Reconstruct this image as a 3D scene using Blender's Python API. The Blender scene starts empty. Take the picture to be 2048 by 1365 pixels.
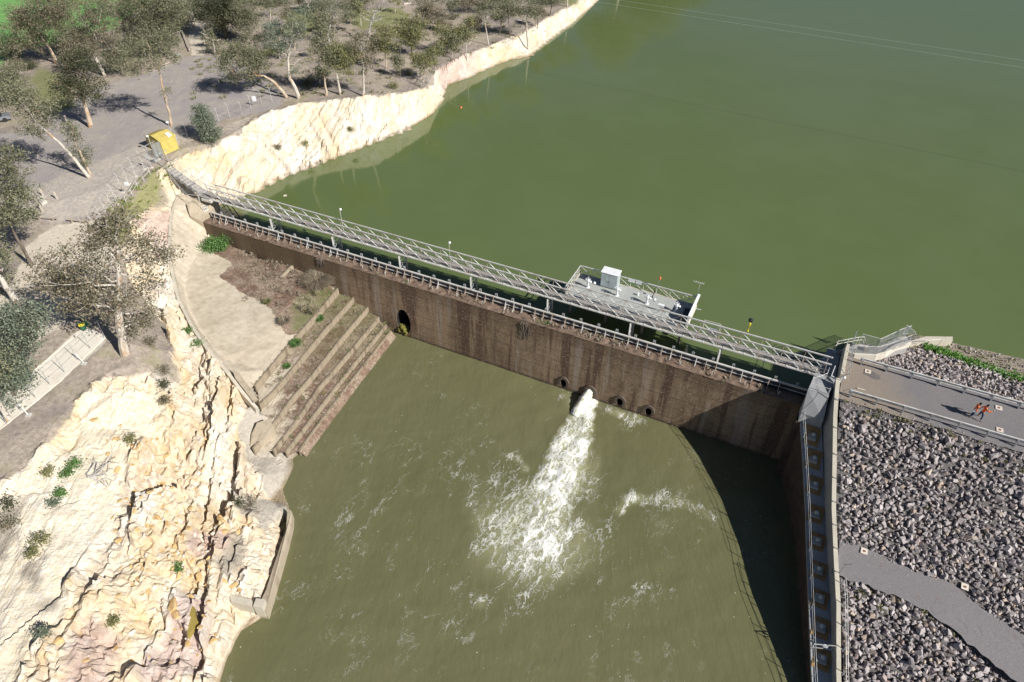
import bpy, bmesh, math, random
import numpy as np
from mathutils import Vector, Matrix, Euler
from mathutils.geometry import delaunay_2d_cdt

# ------------------------------------------------------------------ camera, sky, sun, exposure
SC = bpy.context.scene
COL = SC.collection
TH = math.radians(41.0)
CAMZ = 60.0
FPX = 2048 * 24.0 / 36.0
cam_d = bpy.data.cameras.new('camera')
cam_d.lens = 24.0; cam_d.sensor_width = 36.0; cam_d.clip_start = 0.5; cam_d.clip_end = 3000
cam = bpy.data.objects.new('camera', cam_d); COL.objects.link(cam)
cam.location = (0, 0, CAMZ); cam.rotation_euler = (math.radians(90) - TH, 0, 0)
SC.camera = cam
SUN_AZ = (0.80, -0.60)          # horizontal direction towards the sun
SUN_EL = 35.5
world = bpy.data.worlds.new('World'); SC.world = world; world.use_nodes = True
wn = world.node_tree; bgn = wn.nodes['Background']
sky = wn.nodes.new('ShaderNodeTexSky'); sky.sky_type = 'NISHITA'; sky.sun_disc = False
sky.sun_elevation = math.radians(SUN_EL); sky.sun_rotation = math.atan2(SUN_AZ[0], SUN_AZ[1])
sky.air_density = 0.65; sky.dust_density = 0.3; sky.ozone_density = 1.0
wn.links.new(sky.outputs[0], bgn.inputs['Color']); bgn.inputs['Strength'].default_value = 0.05
sl = bpy.data.lights.new('sun', 'SUN'); sl.energy = 5.0; sl.angle = math.radians(0.5); sl.color = (1.0, 0.95, 0.88)
so = bpy.data.objects.new('sun', sl); COL.objects.link(so)
ce = math.cos(math.radians(SUN_EL))
sdir = Vector((SUN_AZ[0] * ce, SUN_AZ[1] * ce, math.sin(math.radians(SUN_EL))))
so.rotation_euler = sdir.to_track_quat('Z', 'Y').to_euler(); so.location = (60, -40, 90)
SC.view_settings.view_transform = 'Standard'; SC.view_settings.look = 'None'
SC.view_settings.exposure = 0.38; SC.view_settings.gamma = 1.0

# ------------------------------------------------------------------ survey: from the photo's pixels to points of the site
S_, C_ = math.sin(TH), math.cos(TH)
def ray(px, py):
    u = (px - 1024) / FPX; v = (py - 682.5) / FPX
    return np.array([u, C_ - v * S_, -(S_ + v * C_)])
def at(px, py, z):
    r = ray(px, py); k = (z - CAMZ) / r[2]
    return np.array([r[0] * k, r[1] * k, z])
def atY(px, py, Y):
    r = ray(px, py); k = Y / r[1]
    return np.array([r[0] * k, Y, CAMZ + r[2] * k])
def pxm(p):                       # pixels (full photo) per metre at a point
    return FPX / ((CAMZ - p[2]) * S_ + p[1] * C_)
def proj(P):
    P = np.asarray(P); h = CAMZ - P[..., 2]; Zc = h * S_ + P[..., 1] * C_
    return 1024 + FPX * P[..., 0] / Zc, 682.5 + FPX * (h * C_ - P[..., 1] * S_) / Zc
DA = np.array([-41.52, 80.74]); DD = np.array([0.8992, -0.4375]); DN = np.array([-0.4375, -0.8992])
def F(s, t, z):                   # dam frame: s along the crest, t downstream
    p = DA + DD * s + DN * t
    return Vector((p[0], p[1], z))
def toST(X, Y):
    rx = X - DA[0]; ry = Y - DA[1]
    return rx * DD[0] + ry * DD[1], rx * DN[0] + ry * DN[1]
LAKE, POOL = 10.6, 2.7

# ------------------------------------------------------------------ materials
MATS = {}
class NB:
    def __init__(s, name):
        m = bpy.data.materials.new(name); m.use_nodes = True
        s.m = m; s.t = m.node_tree; s.n = s.t.nodes; s.l = s.t.links
        s.p = s.n['Principled BSDF']; s.tc = s.n.new('ShaderNodeTexCoord')
        s.pos = s.tc.outputs['Object']
        MATS[name] = m
    def geo(s):
        g = s.n.new('ShaderNodeNewGeometry'); return g
    def map(s, scale=(1, 1, 1), rot=(0, 0, 0), src=None):
        k = s.n.new('ShaderNodeMapping'); k.inputs['Scale'].default_value = scale; k.inputs['Rotation'].default_value = rot
        s.l.new(src or s.pos, k.inputs[0]); return k.outputs[0]
    def noise(s, scale, detail=4, rough=0.55, vec=None, dist=0.0, out=0):
        k = s.n.new('ShaderNodeTexNoise'); k.inputs['Scale'].default_value = scale
        k.inputs['Detail'].default_value = detail; k.inputs['Roughness'].default_value = rough
        k.inputs['Distortion'].default_value = dist
        s.l.new(vec or s.pos, k.inputs['Vector']); return k.outputs[out]
    def voro(s, scale, vec=None, feat='F1', out='Distance', rand=1.0):
        k = s.n.new('ShaderNodeTexVoronoi'); k.feature = feat; k.inputs['Scale'].default_value = scale
        k.inputs['Randomness'].default_value = rand
        s.l.new(vec or s.pos, k.inputs['Vector']); return k.outputs[out]
    def wave(s, scale, vec=None, dist=0, detail=2, dirn='X'):
        k = s.n.new('ShaderNodeTexWave'); k.inputs['Scale'].default_value = scale; k.bands_direction = dirn
        k.inputs['Distortion'].default_value = dist; k.inputs['Detail'].default_value = detail
        s.l.new(vec or s.pos, k.inputs['Vector']); return k.outputs['Fac']
    def ramp(s, fac, stops):
        k = s.n.new('ShaderNodeValToRGB'); e = k.color_ramp.elements
        while len(e) < len(stops): e.new(0.5)
        for i, (p, c) in enumerate(stops):
            e[i].position = p
            e[i].color = (c, c, c, 1) if not isinstance(c, tuple) else (c[0], c[1], c[2], 1)
        s.l.new(fac, k.inputs[0]); return k.outputs[0]
    def mix(s, fac, a, b, mode='MIX'):
        k = s.n.new('ShaderNodeMix'); k.data_type = 'RGBA'; k.blend_type = mode
        for i, v in ((0, fac), (6, a), (7, b)):
            if isinstance(v, bpy.types.NodeSocket): s.l.new(v, k.inputs[i])
            elif isinstance(v, tuple): k.inputs[i].default_value = (v[0], v[1], v[2], 1)
            else: k.inputs[i].default_value = v if i == 0 else (v, v, v, 1)
        return k.outputs[2]
    def math(s, op, a, b=0.0, clamp=False):
        k = s.n.new('ShaderNodeMath'); k.operation = op; k.use_clamp = clamp
        for i, v in enumerate((a, b)):
            if isinstance(v, bpy.types.NodeSocket): s.l.new(v, k.inputs[i])
            else: k.inputs[i].default_value = v
        return k.outputs[0]
    def attr(s, name):
        k = s.n.new('ShaderNodeAttribute'); k.attribute_name = name; return k
    def sep(s, v):
        k = s.n.new('ShaderNodeSeparateXYZ'); s.l.new(v, k.inputs[0]); return k.outputs
    def rand(s):                  # random per object
        k = s.n.new('ShaderNodeObjectInfo'); return k.outputs['Random']
    def color(s, c): 
        if isinstance(c, tuple): s.p.inputs['Base Color'].default_value = (c[0], c[1], c[2], 1)
        else: s.l.new(c, s.p.inputs['Base Color'])
    def rough(s, r):
        if isinstance(r, bpy.types.NodeSocket): s.l.new(r, s.p.inputs['Roughness'])
        else: s.p.inputs['Roughness'].default_value = r
    def bump(s, h, dist=0.05, strength=1.0, prev=None):
        k = s.n.new('ShaderNodeBump'); k.inputs['Distance'].default_value = dist; k.inputs['Strength'].default_value = strength
        s.l.new(h, k.inputs['Height'])
        if prev: s.l.new(prev, k.inputs['Normal'])
        s.l.new(k.outputs[0], s.p.inputs['Normal']); return k.outputs[0]
    def spec(s, v): s.p.inputs['Specular IOR Level'].default_value = v

def simple(name, col, rough=0.6, metal=0.0, var=0.15, scale=3.0, dirt=None):
    b = NB(name)
    n = b.noise(scale, 5, 0.65)
    lo = tuple(max(0, c * (1 - var)) for c in col); hi = tuple(min(1, c * (1 + var)) for c in col)
    c = b.ramp(n, [(0.3, lo), (0.7, hi)])
    if dirt:
        d = b.ramp(b.noise(scale * 0.7, 6, 0.7), [(0.5, 0.0), (0.68, 1.0)])
        c = b.mix(d, c, dirt)
    b.color(c); b.rough(rough); b.p.inputs['Metallic'].default_value = metal
    b.bump(n, 0.01, 0.4)
    return b.m

simple('galv', (0.42, 0.44, 0.46), 0.45, 0.35, 0.2, 2.5, (0.30, 0.29, 0.27))
simple('galv_pale', (0.62, 0.62, 0.60), 0.5, 0.1, 0.12, 1.2, (0.42, 0.36, 0.30))
simple('galv_rust', (0.40, 0.34, 0.29), 0.7, 0.1, 0.25, 2.0, (0.22, 0.11, 0.07))
simple('rust', (0.20, 0.10, 0.06), 0.85, 0.0, 0.3, 3.0)
simple('dark_steel', (0.035, 0.045, 0.065), 0.5, 0.3, 0.3, 1.5, (0.10, 0.09, 0.08))
simple('deck_grating', (0.33, 0.31, 0.29), 0.75, 0.1, 0.12, 6.0, (0.25, 0.23, 0.21))
simple('platform_grating', (0.40, 0.42, 0.40), 0.75, 0.1, 0.10, 6.0, (0.31, 0.32, 0.31))
simple('white_paint', (0.78, 0.80, 0.82), 0.35, 0.0, 0.06, 2.0, (0.62, 0.62, 0.62))
simple('cabinet_metal', (0.50, 0.57, 0.58), 0.4, 0.25, 0.14, 1.6, (0.40, 0.45, 0.46))
simple('black_plastic', (0.02, 0.02, 0.022), 0.5)
simple('orange_plastic', (0.65, 0.17, 0.05), 0.5)
simple('yellow_paint', (0.56, 0.46, 0.13), 0.6, 0.0, 0.1, 2.0, (0.44, 0.36, 0.12))
simple('grey_paint', (0.42, 0.45, 0.46), 0.5, 0.0, 0.08)
simple('timber', (0.36, 0.31, 0.25), 0.85, 0.0, 0.25, 5.0)
simple('timber_pale', (0.52, 0.47, 0.40), 0.85, 0.0, 0.2, 5.0)
simple('anchor_steel', (0.48, 0.50, 0.50), 0.6, 0.1, 0.1, 3.0)
simple('anchor_block', (0.38, 0.38, 0.36), 0.8, 0.0, 0.1, 3.0)
simple('anchor_recess', (0.33, 0.20, 0.08), 0.85, 0.0, 0.3, 2.5, (0.16, 0.10, 0.06))
simple('tunnel_dark', (0.012, 0.012, 0.012), 0.9)
simple('moss', (0.16, 0.15, 0.03), 0.9, 0.0, 0.5, 6.0)
simple('marker_white', (0.66, 0.60, 0.52), 0.6, 0.0, 0.05)
simple('marker_brown', (0.20, 0.09, 0.06), 0.7, 0.0, 0.1)
simple('skin', (0.42, 0.25, 0.17), 0.5, 0.0, 0.08, 8.0)
simple('hair', (0.012, 0.010, 0.010), 0.6)
simple('hi_vis', (0.80, 0.16, 0.035), 0.7, 0.0, 0.12, 10.0)
simple('jeans', (0.035, 0.055, 0.12), 0.85, 0.0, 0.25, 10.0)
simple('shoe', (0.10, 0.09, 0.08), 0.7)
simple('tyre', (0.02, 0.02, 0.02), 0.8)
simple('car_paint', (0.26, 0.27, 0.30), 0.3, 0.3, 0.05)
simple('glass_dark', (0.03, 0.035, 0.04), 0.1)
simple('bin_green', (0.02, 0.11, 0.06), 0.5)
simple('bin_yellow', (0.75, 0.65, 0.05), 0.5)

# concrete of several ages
def concrete(name, base, stain, scale=0.6, streak=0.5):
    b = NB(name)
    n = b.noise(scale, 8, 0.65); n2 = b.noise(9.0, 6, 0.7)
    st = b.noise(1.6, 6, 0.6, b.map((1, 1, 0.12)))
    c = b.ramp(n, [(0.3, tuple(v * 0.86 for v in base)), (0.65, base)])
    c = b.mix(b.math('MULTIPLY', b.ramp(st, [(0.5, 0.0), (0.72, 1.0)]), streak), c, stain)
    c = b.mix(0.5, c, b.ramp(n2, [(0.3, 0.35), (0.7, 0.65)]), 'OVERLAY')
    b.color(c); b.rough(0.88); b.bump(n2, 0.02, 0.5)
    return b.m
concrete('concrete_new', (0.36, 0.355, 0.34), (0.24, 0.23, 0.21), 0.6, 0.6)
concrete('concrete_cap', (0.56, 0.52, 0.43), (0.34, 0.31, 0.26), 0.6, 0.4)
concrete('concrete_grey', (0.34, 0.35, 0.36), (0.22, 0.23, 0.24), 0.6, 0.6)
concrete('concrete_old', (0.42, 0.36, 0.27), (0.20, 0.15, 0.10), 0.5, 0.6)
concrete('concrete_white', (0.66, 0.62, 0.54), (0.45, 0.38, 0.28), 0.6, 0.4)

concrete('apron_wall', (0.33, 0.275, 0.20), (0.13, 0.095, 0.065), 1.6, 0.95)
concrete('collar_concrete', (0.13, 0.10, 0.08), (0.06, 0.045, 0.04), 1.5, 0.6)
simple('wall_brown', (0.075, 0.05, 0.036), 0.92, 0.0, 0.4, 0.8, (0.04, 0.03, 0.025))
# old brown face of the dam
def dam_face():
    b = NB('dam_face')
    xyz = b.sep(b.pos)      # local object coords: x = s, y = t, z
    v1 = b.map((0.9, 0.9, 0.16)); v2 = b.map((2.2, 2.2, 0.12))
    big = b.noise(0.40, 7, 0.6, v1); fine = b.noise(0.8, 5, 0.6, v2); mot = b.noise(0.9, 8, 0.75)
    speck = b.noise(4.2, 4, 0.9); sp2 = b.noise(5.5, 4, 0.9, b.map((1, 1, 1), (1, 2, 3)))
    c = b.ramp(b.math('ADD', b.math('MULTIPLY', big, 0.6), b.math('MULTIPLY', mot, 0.4)), [(0.34, (0.125, 0.084, 0.052)), (0.46, (0.22, 0.155, 0.100)), (0.56, (0.31, 0.225, 0.150)), (0.68, (0.28, 0.185, 0.12))])
    stq = b.noise(0.55, 4, 0.55, b.map((1.0, 1.0, 0.05), (0, 0, 0.3)))
    c = b.mix(b.ramp(stq, [(0.565, 0.0), (0.61, 0.55)]), c, (0.36, 0.31, 0.265))
    c = b.mix(b.ramp(stq, [(0.40, 0.75), (0.44, 0.0)]), c, (0.085, 0.045, 0.034))
    bandn = b.math('ADD', xyz[2], b.math('MULTIPLY', b.noise(0.7, 4, .6, b.map((1, 1, .2))), 3.2))
    c = b.mix(b.ramp(b.math('DIVIDE', bandn, 14.0), [(0.72, 0.0), (0.86, 0.55)]), c, (0.10, 0.068, 0.045))
    c = b.mix(b.ramp(b.math('DIVIDE', bandn, 14.0), [(0.28, 0.6), (0.36, 0.0)]), c, (0.16, 0.095, 0.07))
    wt = b.ramp(b.math('DIVIDE', xyz[2], 14.0), [(0.20, 0.8), (0.225, 0.0)])
    c = b.mix(wt, c, (0.05, 0.04, 0.028))
    c = b.mix(b.ramp(fine, [(0.34, 0.45), (0.44, 0.0)]), c, (0.08, 0.056, 0.044))
    c = b.mix(b.ramp(fine, [(0.64, 0.0), (0.74, 0.65)]), c, (0.25, 0.21, 0.175))
    c = b.mix(b.ramp(speck, [(0.56, 0.0), (0.64, 0.75)]), c, (0.42, 0.345, 0.29))
    c = b.mix(b.ramp(sp2, [(0.36, 0.75), (0.45, 0.0)]), c, (0.035, 0.025, 0.02))
    # horizontal lift joints
    lf = b.wave(0.21, b.map((0, 0, 1)), 0, 0, 'Z')
    c = b.mix(b.math('MULTIPLY', b.ramp(lf, [(0.985, 0.0), (1.0, 1.0)]), 0.4), c, (0.025, 0.018, 0.014))
    # smoother olive brown upper part at the left end
    up = b.math('ADD', xyz[2], b.math('MULTIPLY', b.noise(0.5, 3), 1.4))
    le = b.ramp(b.math('DIVIDE', xyz[0], 80.0), [(0.20, 1.0), (0.30, 0.0)])
    c = b.mix(b.math('MULTIPLY', le, b.ramp(b.noise(0.8, 4, 0.6, v1), [(0.3, 0.5), (0.6, 0.8)])), c, (0.115, 0.088, 0.055))
    b.color(c); b.rough(0.92); b.spec(0.25)
    h = b.math('ADD', b.math('MULTIPLY', speck, 0.8), b.math('MULTIPLY', fine, 0.5))
    b.bump(h, 0.06, 0.8)
dam_face()
def crest_mat():
    b = NB('crest_debris')
    n = b.noise(1.2, 6, 0.7); v = b.voro(7.0, out='Color'); s2 = b.noise(16, 3, 0.8)
    c = b.ramp(n, [(0.3, (0.10, 0.066, 0.045)), (0.5, (0.175, 0.12, 0.085)), (0.7, (0.24, 0.17, 0.125))])
    c = b.mix(b.ramp(s2, [(0.55, 0.0), (0.66, 0.8)]), c, (0.38, 0.31, 0.26))
    c = b.mix(b.ramp(s2, [(0.30, 0.8), (0.42, 0.0)]), c, (0.05, 0.03, 0.02))
    b.color(c); b.rough(0.95); b.bump(s2, 0.08, 0.9)
crest_mat()

def bark(name, a, c2, patch):
    b = NB(name)
    n = b.noise(2.0, 5, 0.6, b.map((1.5, 1.5, 0.35)))
    c = b.ramp(n, [(0.35, a), (0.6, c2)])
    c = b.mix(b.ramp(b.noise(1.4, 4, 0.6, b.map((1, 1, 0.3))), [(0.54, 0.0), (0.66, 0.9)]), c, patch)
    b.color(c); b.rough(0.8); b.bump(n, 0.03, 0.6)
bark('bark_white', (0.42, 0.38, 0.33), (0.60, 0.56, 0.50), (0.40, 0.24, 0.12))
bark('bark_tan', (0.36, 0.28, 0.20), (0.55, 0.46, 0.36), (0.42, 0.22, 0.08))
bark('bark_dark', (0.09, 0.07, 0.055), (0.18, 0.15, 0.12), (0.26, 0.22, 0.18))
bark('bark_dead', (0.34, 0.32, 0.30), (0.50, 0.48, 0.45), (0.22, 0.19, 0.17))
def leafm(name, cols, trans=0.15):
    b = NB(name)
    g = b.geo(); r = g.outputs['Random Per Island']
    n = b.noise(0.35, 2)
    f = b.math('ADD', b.math('MULTIPLY', r, 0.62), b.math('MULTIPLY', n, 0.38))
    c = b.ramp(f, [(0.15, cols[0]), (0.42, cols[1]), (0.66, cols[2]), (0.85, cols[3])])
    b.color(c); b.rough(0.5); b.spec(0.35)
    tr = b.n.new('ShaderNodeBsdfTranslucent'); b.l.new(c, tr.inputs[0])
    ms = b.n.new('ShaderNodeMixShader'); ms.inputs[0].default_value = trans
    b.l.new(b.p.outputs[0], ms.inputs[1]); b.l.new(tr.outputs[0], ms.inputs[2])
    b.l.new(ms.outputs[0], b.n['Material Output'].inputs[0])
leafm('leaf_gum', [(0.088, 0.1, 0.059), (0.159, 0.171, 0.1), (0.236, 0.242, 0.147), (0.295, 0.26, 0.177)])
leafm('leaf_brown', [(0.094, 0.094, 0.061), (0.177, 0.165, 0.106), (0.254, 0.224, 0.153), (0.319, 0.248, 0.183)])
leafm('leaf_olive', [(0.1, 0.118, 0.057), (0.189, 0.201, 0.088), (0.271, 0.266, 0.118), (0.342, 0.307, 0.153)])
leafm('leaf_dark', [(0.035, 0.048, 0.024), (0.065, 0.078, 0.038), (0.10, 0.105, 0.055), (0.14, 0.13, 0.08)])
leafm('leaf_blue', [(0.088, 0.118, 0.083), (0.153, 0.189, 0.136), (0.212, 0.248, 0.177), (0.271, 0.283, 0.201)])
leafm('leaf_green', [(0.05, 0.11, 0.03), (0.09, 0.19, 0.05), (0.13, 0.26, 0.07), (0.18, 0.30, 0.10)])
leafm('leaf_lush', [(0.07, 0.17, 0.03), (0.12, 0.27, 0.05), (0.17, 0.35, 0.07), (0.24, 0.40, 0.10)])
leafm('leaf_dry', [(0.16, 0.13, 0.09), (0.26, 0.22, 0.16), (0.38, 0.33, 0.25), (0.46, 0.40, 0.32)])
leafm('leaf_fence_weed', [(0.14, 0.18, 0.04), (0.24, 0.30, 0.07), (0.34, 0.40, 0.10), (0.30, 0.26, 0.12)])

# ------------------------------------------------------------------ mesh builders
def orth(d, up=None):
    d = Vector(d).normalized()
    u = Vector(up) if up is not None else (Vector((0, 0, 1)) if abs(d.z) < 0.95 else Vector((1, 0, 0)))
    a = d.cross(u).normalized(); b = a.cross(d).normalized()
    return d, a, b
class MB:
    def __init__(s): s.v = []; s.f = []
    def add(s, vs, fs):
        o = len(s.v); s.v += [tuple(v) for v in vs]; s.f += [tuple(i + o for i in f) for f in fs]; return s
    def hexa(s, b4, t4):
        return s.add(list(b4) + list(t4), [(3, 2, 1, 0), (4, 5, 6, 7), (0, 1, 5, 4), (1, 2, 6, 5), (2, 3, 7, 6), (3, 0, 4, 7)])
    def beam(s, p0, p1, w, h=None, up=None):
        h = h or w; p0 = Vector(p0); p1 = Vector(p1); d, a, b = orth(p1 - p0, up)
        q = [a * (i * w / 2) + b * (j * h / 2) for i, j in ((-1, -1), (1, -1), (1, 1), (-1, 1))]
        return s.hexa([p0 + k for k in q], [p1 + k for k in q])
    def boxst(s, s0, s1, t0, t1, z0, z1):
        return s.hexa([F(s0, t0, z0), F(s1, t0, z0), F(s1, t1, z0), F(s0, t1, z0)], [F(s0, t0, z1), F(s1, t0, z1), F(s1, t1, z1), F(s0, t1, z1)])
    def prism(s, poly, z0, z1):     # poly: world xy; z1 may be a list
        n = len(poly); zt = z1 if hasattr(z1, '__len__') else [z1] * n
        b = [(p[0], p[1], z0) for p in poly]; t = [(p[0], p[1], zt[i]) for i, p in enumerate(poly)]
        return s.add(b + t, [tuple(range(n - 1, -1, -1)), tuple(range(n, 2 * n))] + [(i, (i + 1) % n, n + (i + 1) % n, n + i) for i in range(n)])
    def tube(s, pts, rad, n=6, cap=True):
        pts = [Vector(p) for p in pts]; m = len(pts)
        rad = rad if hasattr(rad, '__len__') else [rad] * m
        vs = []; fs = []
        prev = None
        for i, p in enumerate(pts):
            d = (pts[min(i + 1, m - 1)] - pts[max(i - 1, 0)])
            if d.length < 1e-6: d = Vector((0, 0, 1))
            d.normalize()
            if prev is None: _, a, b = orth(d)
            else:
                a = (prev - d * prev.dot(d))
                a = a.normalized() if a.length > 1e-5 else orth(d)[1]
                b = d.cross(a)
            prev = a
            for k in range(n):
                an = 2 * math.pi * k / n
                vs.append(p + (a * math.cos(an) + b * math.sin(an)) * rad[i])
        for i in range(m - 1):
            for k in range(n):
                fs.append((i * n + k, i * n + (k + 1) % n, (i + 1) * n + (k + 1) % n, (i + 1) * n + k))
        if cap: fs += [tuple(range(n - 1, -1, -1)), tuple(range((m - 1) * n, m * n))]
        return s.add(vs, fs)
    def lathe(s, c, prof, n=12, axis=(0, 0, 1)):
        d, a, b = orth(axis); c = Vector(c); vs = []; fs = []
        for r, h in prof:
            for k in range(n):
                an = 2 * math.pi * k / n; vs.append(c + d * h + (a * math.cos(an) + b * math.sin(an)) * r)
        for i in range(len(prof) - 1):
            for k in range(n): fs.append((i * n + k, i * n + (k + 1) % n, (i + 1) * n + (k + 1) % n, (i + 1) * n + k))
        fs += [tuple(range(n - 1, -1, -1)), tuple(range((len(prof) - 1) * n, len(prof) * n))]
        return s.add(vs, fs)
def link(o, parent=None):
    COL.objects.link(o)
    if parent is not None: o.parent = parent
    return o
def wloc(o):
    l = Vector((0, 0, 0))
    while o is not None: l = l + o.location; o = o.parent
    return l
def part(name, mb, mat, parent=None, smooth=False, label=None, origin=None):
    me = bpy.data.meshes.new(name)
    off = wloc(parent) if parent is not None else Vector(origin or (0, 0, 0))
    me.from_pydata([(v[0] - off.x, v[1] - off.y, v[2] - off.z) for v in mb.v], [], mb.f)
    me.materials.append(MATS[mat]); me.update()
    if smooth: me.polygons.foreach_set('use_smooth', [True] * len(me.polygons))
    o = bpy.data.objects.new(name, me)
    if parent is None and origin: o.location = origin
    link(o, parent)
    if label: o['label'] = label
    return o
def tag(o, label=None, cat=None, group=None, kind=None):
    if label: o['label'] = label
    if cat: o['category'] = cat
    if group: o['group'] = group
    if kind: o['kind'] = kind
    return o
def thing(name, label, cat, loc, group=None):
    o = bpy.data.objects.new(name, None); o.location = Vector(loc); o.empty_display_size = 0.3
    COL.objects.link(o); return tag(o, label, cat, group)
def kids(o): return [c for c in COL.objects if c.parent == o]
def copy_tree(o, ks, loc):
    r = o.copy(); COL.objects.link(r); r.location = Vector(loc)
    for k, sub in ks:
        c = k.copy(); COL.objects.link(c); c.parent = r
        for g in sub:
            d = g.copy(); COL.objects.link(d); d.parent = c
    return r
def np_mesh(name, V, Q, mat, parent=None, smooth=False, attrs=None, loc=None, tri=False):
    V = np.asarray(V, dtype=np.float32); Q = np.asarray(Q, dtype=np.int32); k = Q.shape[1]
    me = bpy.data.meshes.new(name)
    me.vertices.add(len(V)); me.vertices.foreach_set('co', V.ravel())
    me.loops.add(Q.size); me.loops.foreach_set('vertex_index', Q.ravel())
    me.polygons.add(len(Q)); me.polygons.foreach_set('loop_start', np.arange(0, Q.size, k, dtype=np.int32))
    me.polygons.foreach_set('loop_total', np.full(len(Q), k, dtype=np.int32))
    me.polygons.foreach_set('use_smooth', np.full(len(Q), bool(smooth)))
    for an, arr in (attrs or {}).items():
        if arr.ndim == 1:
            a = me.attributes.new(an, 'FLOAT', 'POINT'); a.data.foreach_set('value', arr.astype(np.float32))
        else:
            a = me.attributes.new(an, 'FLOAT_COLOR', 'POINT'); a.data.foreach_set('color', arr.astype(np.float32).ravel())
    me.materials.append(MATS[mat]); me.update(calc_edges=True); me.validate()
    o = bpy.data.objects.new(name, me)
    if loc is not None: o.location = loc
    return link(o, parent)

# ------------------------------------------------------------------ numpy noise
def _h(ix, iy, seed):
    n = (ix.astype(np.int64) * 374761393 + iy.astype(np.int64) * 668265263 + seed * 1442695041) & 0x7fffffff
    n = ((n ^ (n >> 13)) * 1274126177) & 0x7fffffff
    n = n ^ (n >> 16)
    return (n & 0xffffff) / float(0xffffff)
def vnoise(x, y, seed=0):
    ix = np.floor(x); iy = np.floor(y); fx = x - ix; fy = y - iy
    fx = fx * fx * (3 - 2 * fx); fy = fy * fy * (3 - 2 * fy)
    a = _h(ix, iy, seed); b = _h(ix + 1, iy, seed); c = _h(ix, iy + 1, seed); d = _h(ix + 1, iy + 1, seed)
    return (a * (1 - fx) + b * fx) * (1 - fy) + (c * (1 - fx) + d * fx) * fy
def fbm(x, y, oct=4, seed=0, gain=0.5):
    s = 0; a = 1; t = 0
    for i in range(oct):
        s = s + a * vnoise(x * 2 ** i, y * 2 ** i, seed + i * 17); t += a; a *= gain
    return s / t
def blocks(x, y, seed=0):           # tilted angular blocks: random plane per voronoi cell
    ix = np.floor(x); iy = np.floor(y); best = np.full(x.shape, 1e9); val = np.zeros(x.shape)
    for dx in (-1, 0, 1):
        for dy in (-1, 0, 1):
            cx = ix + dx; cy = iy + dy
            px = cx + _h(cx, cy, seed + 1); py = cy + _h(cx, cy, seed + 2)
            d = (px - x) ** 2 + (py - y) ** 2
            hh = _h(cx, cy, seed + 3) + (x - px) * (_h(cx, cy, seed + 4) - 0.5) * 1.2 + (y - py) * (_h(cx, cy, seed + 5) - 0.5) * 1.2
            m = d < best; best = np.where(m, d, best); val = np.where(m, hh, val)
    return val
def inpoly(X, Y, poly):
    r = np.zeros(X.shape, bool); n = len(poly)
    for i in range(n):
        x0, y0 = poly[i][:2]; x1, y1 = poly[(i + 1) % n][:2]
        if y0 == y1: continue
        c = ((y0 > Y) != (y1 > Y)) & (X < (x1 - x0) * (Y - y0) / (y1 - y0) + x0)
        r ^= c
    return r
def resample(pts, step):
    out = []
    for a, b in zip(pts[:-1], pts[1:]):
        a = np.array(a, float); b = np.array(b, float)
        n = max(1, int(np.linalg.norm((b - a)[:2]) / step))
        for i in range(n): out.append(a + (b - a) * i / n)
    out.append(np.array(pts[-1], float)); return out

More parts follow.
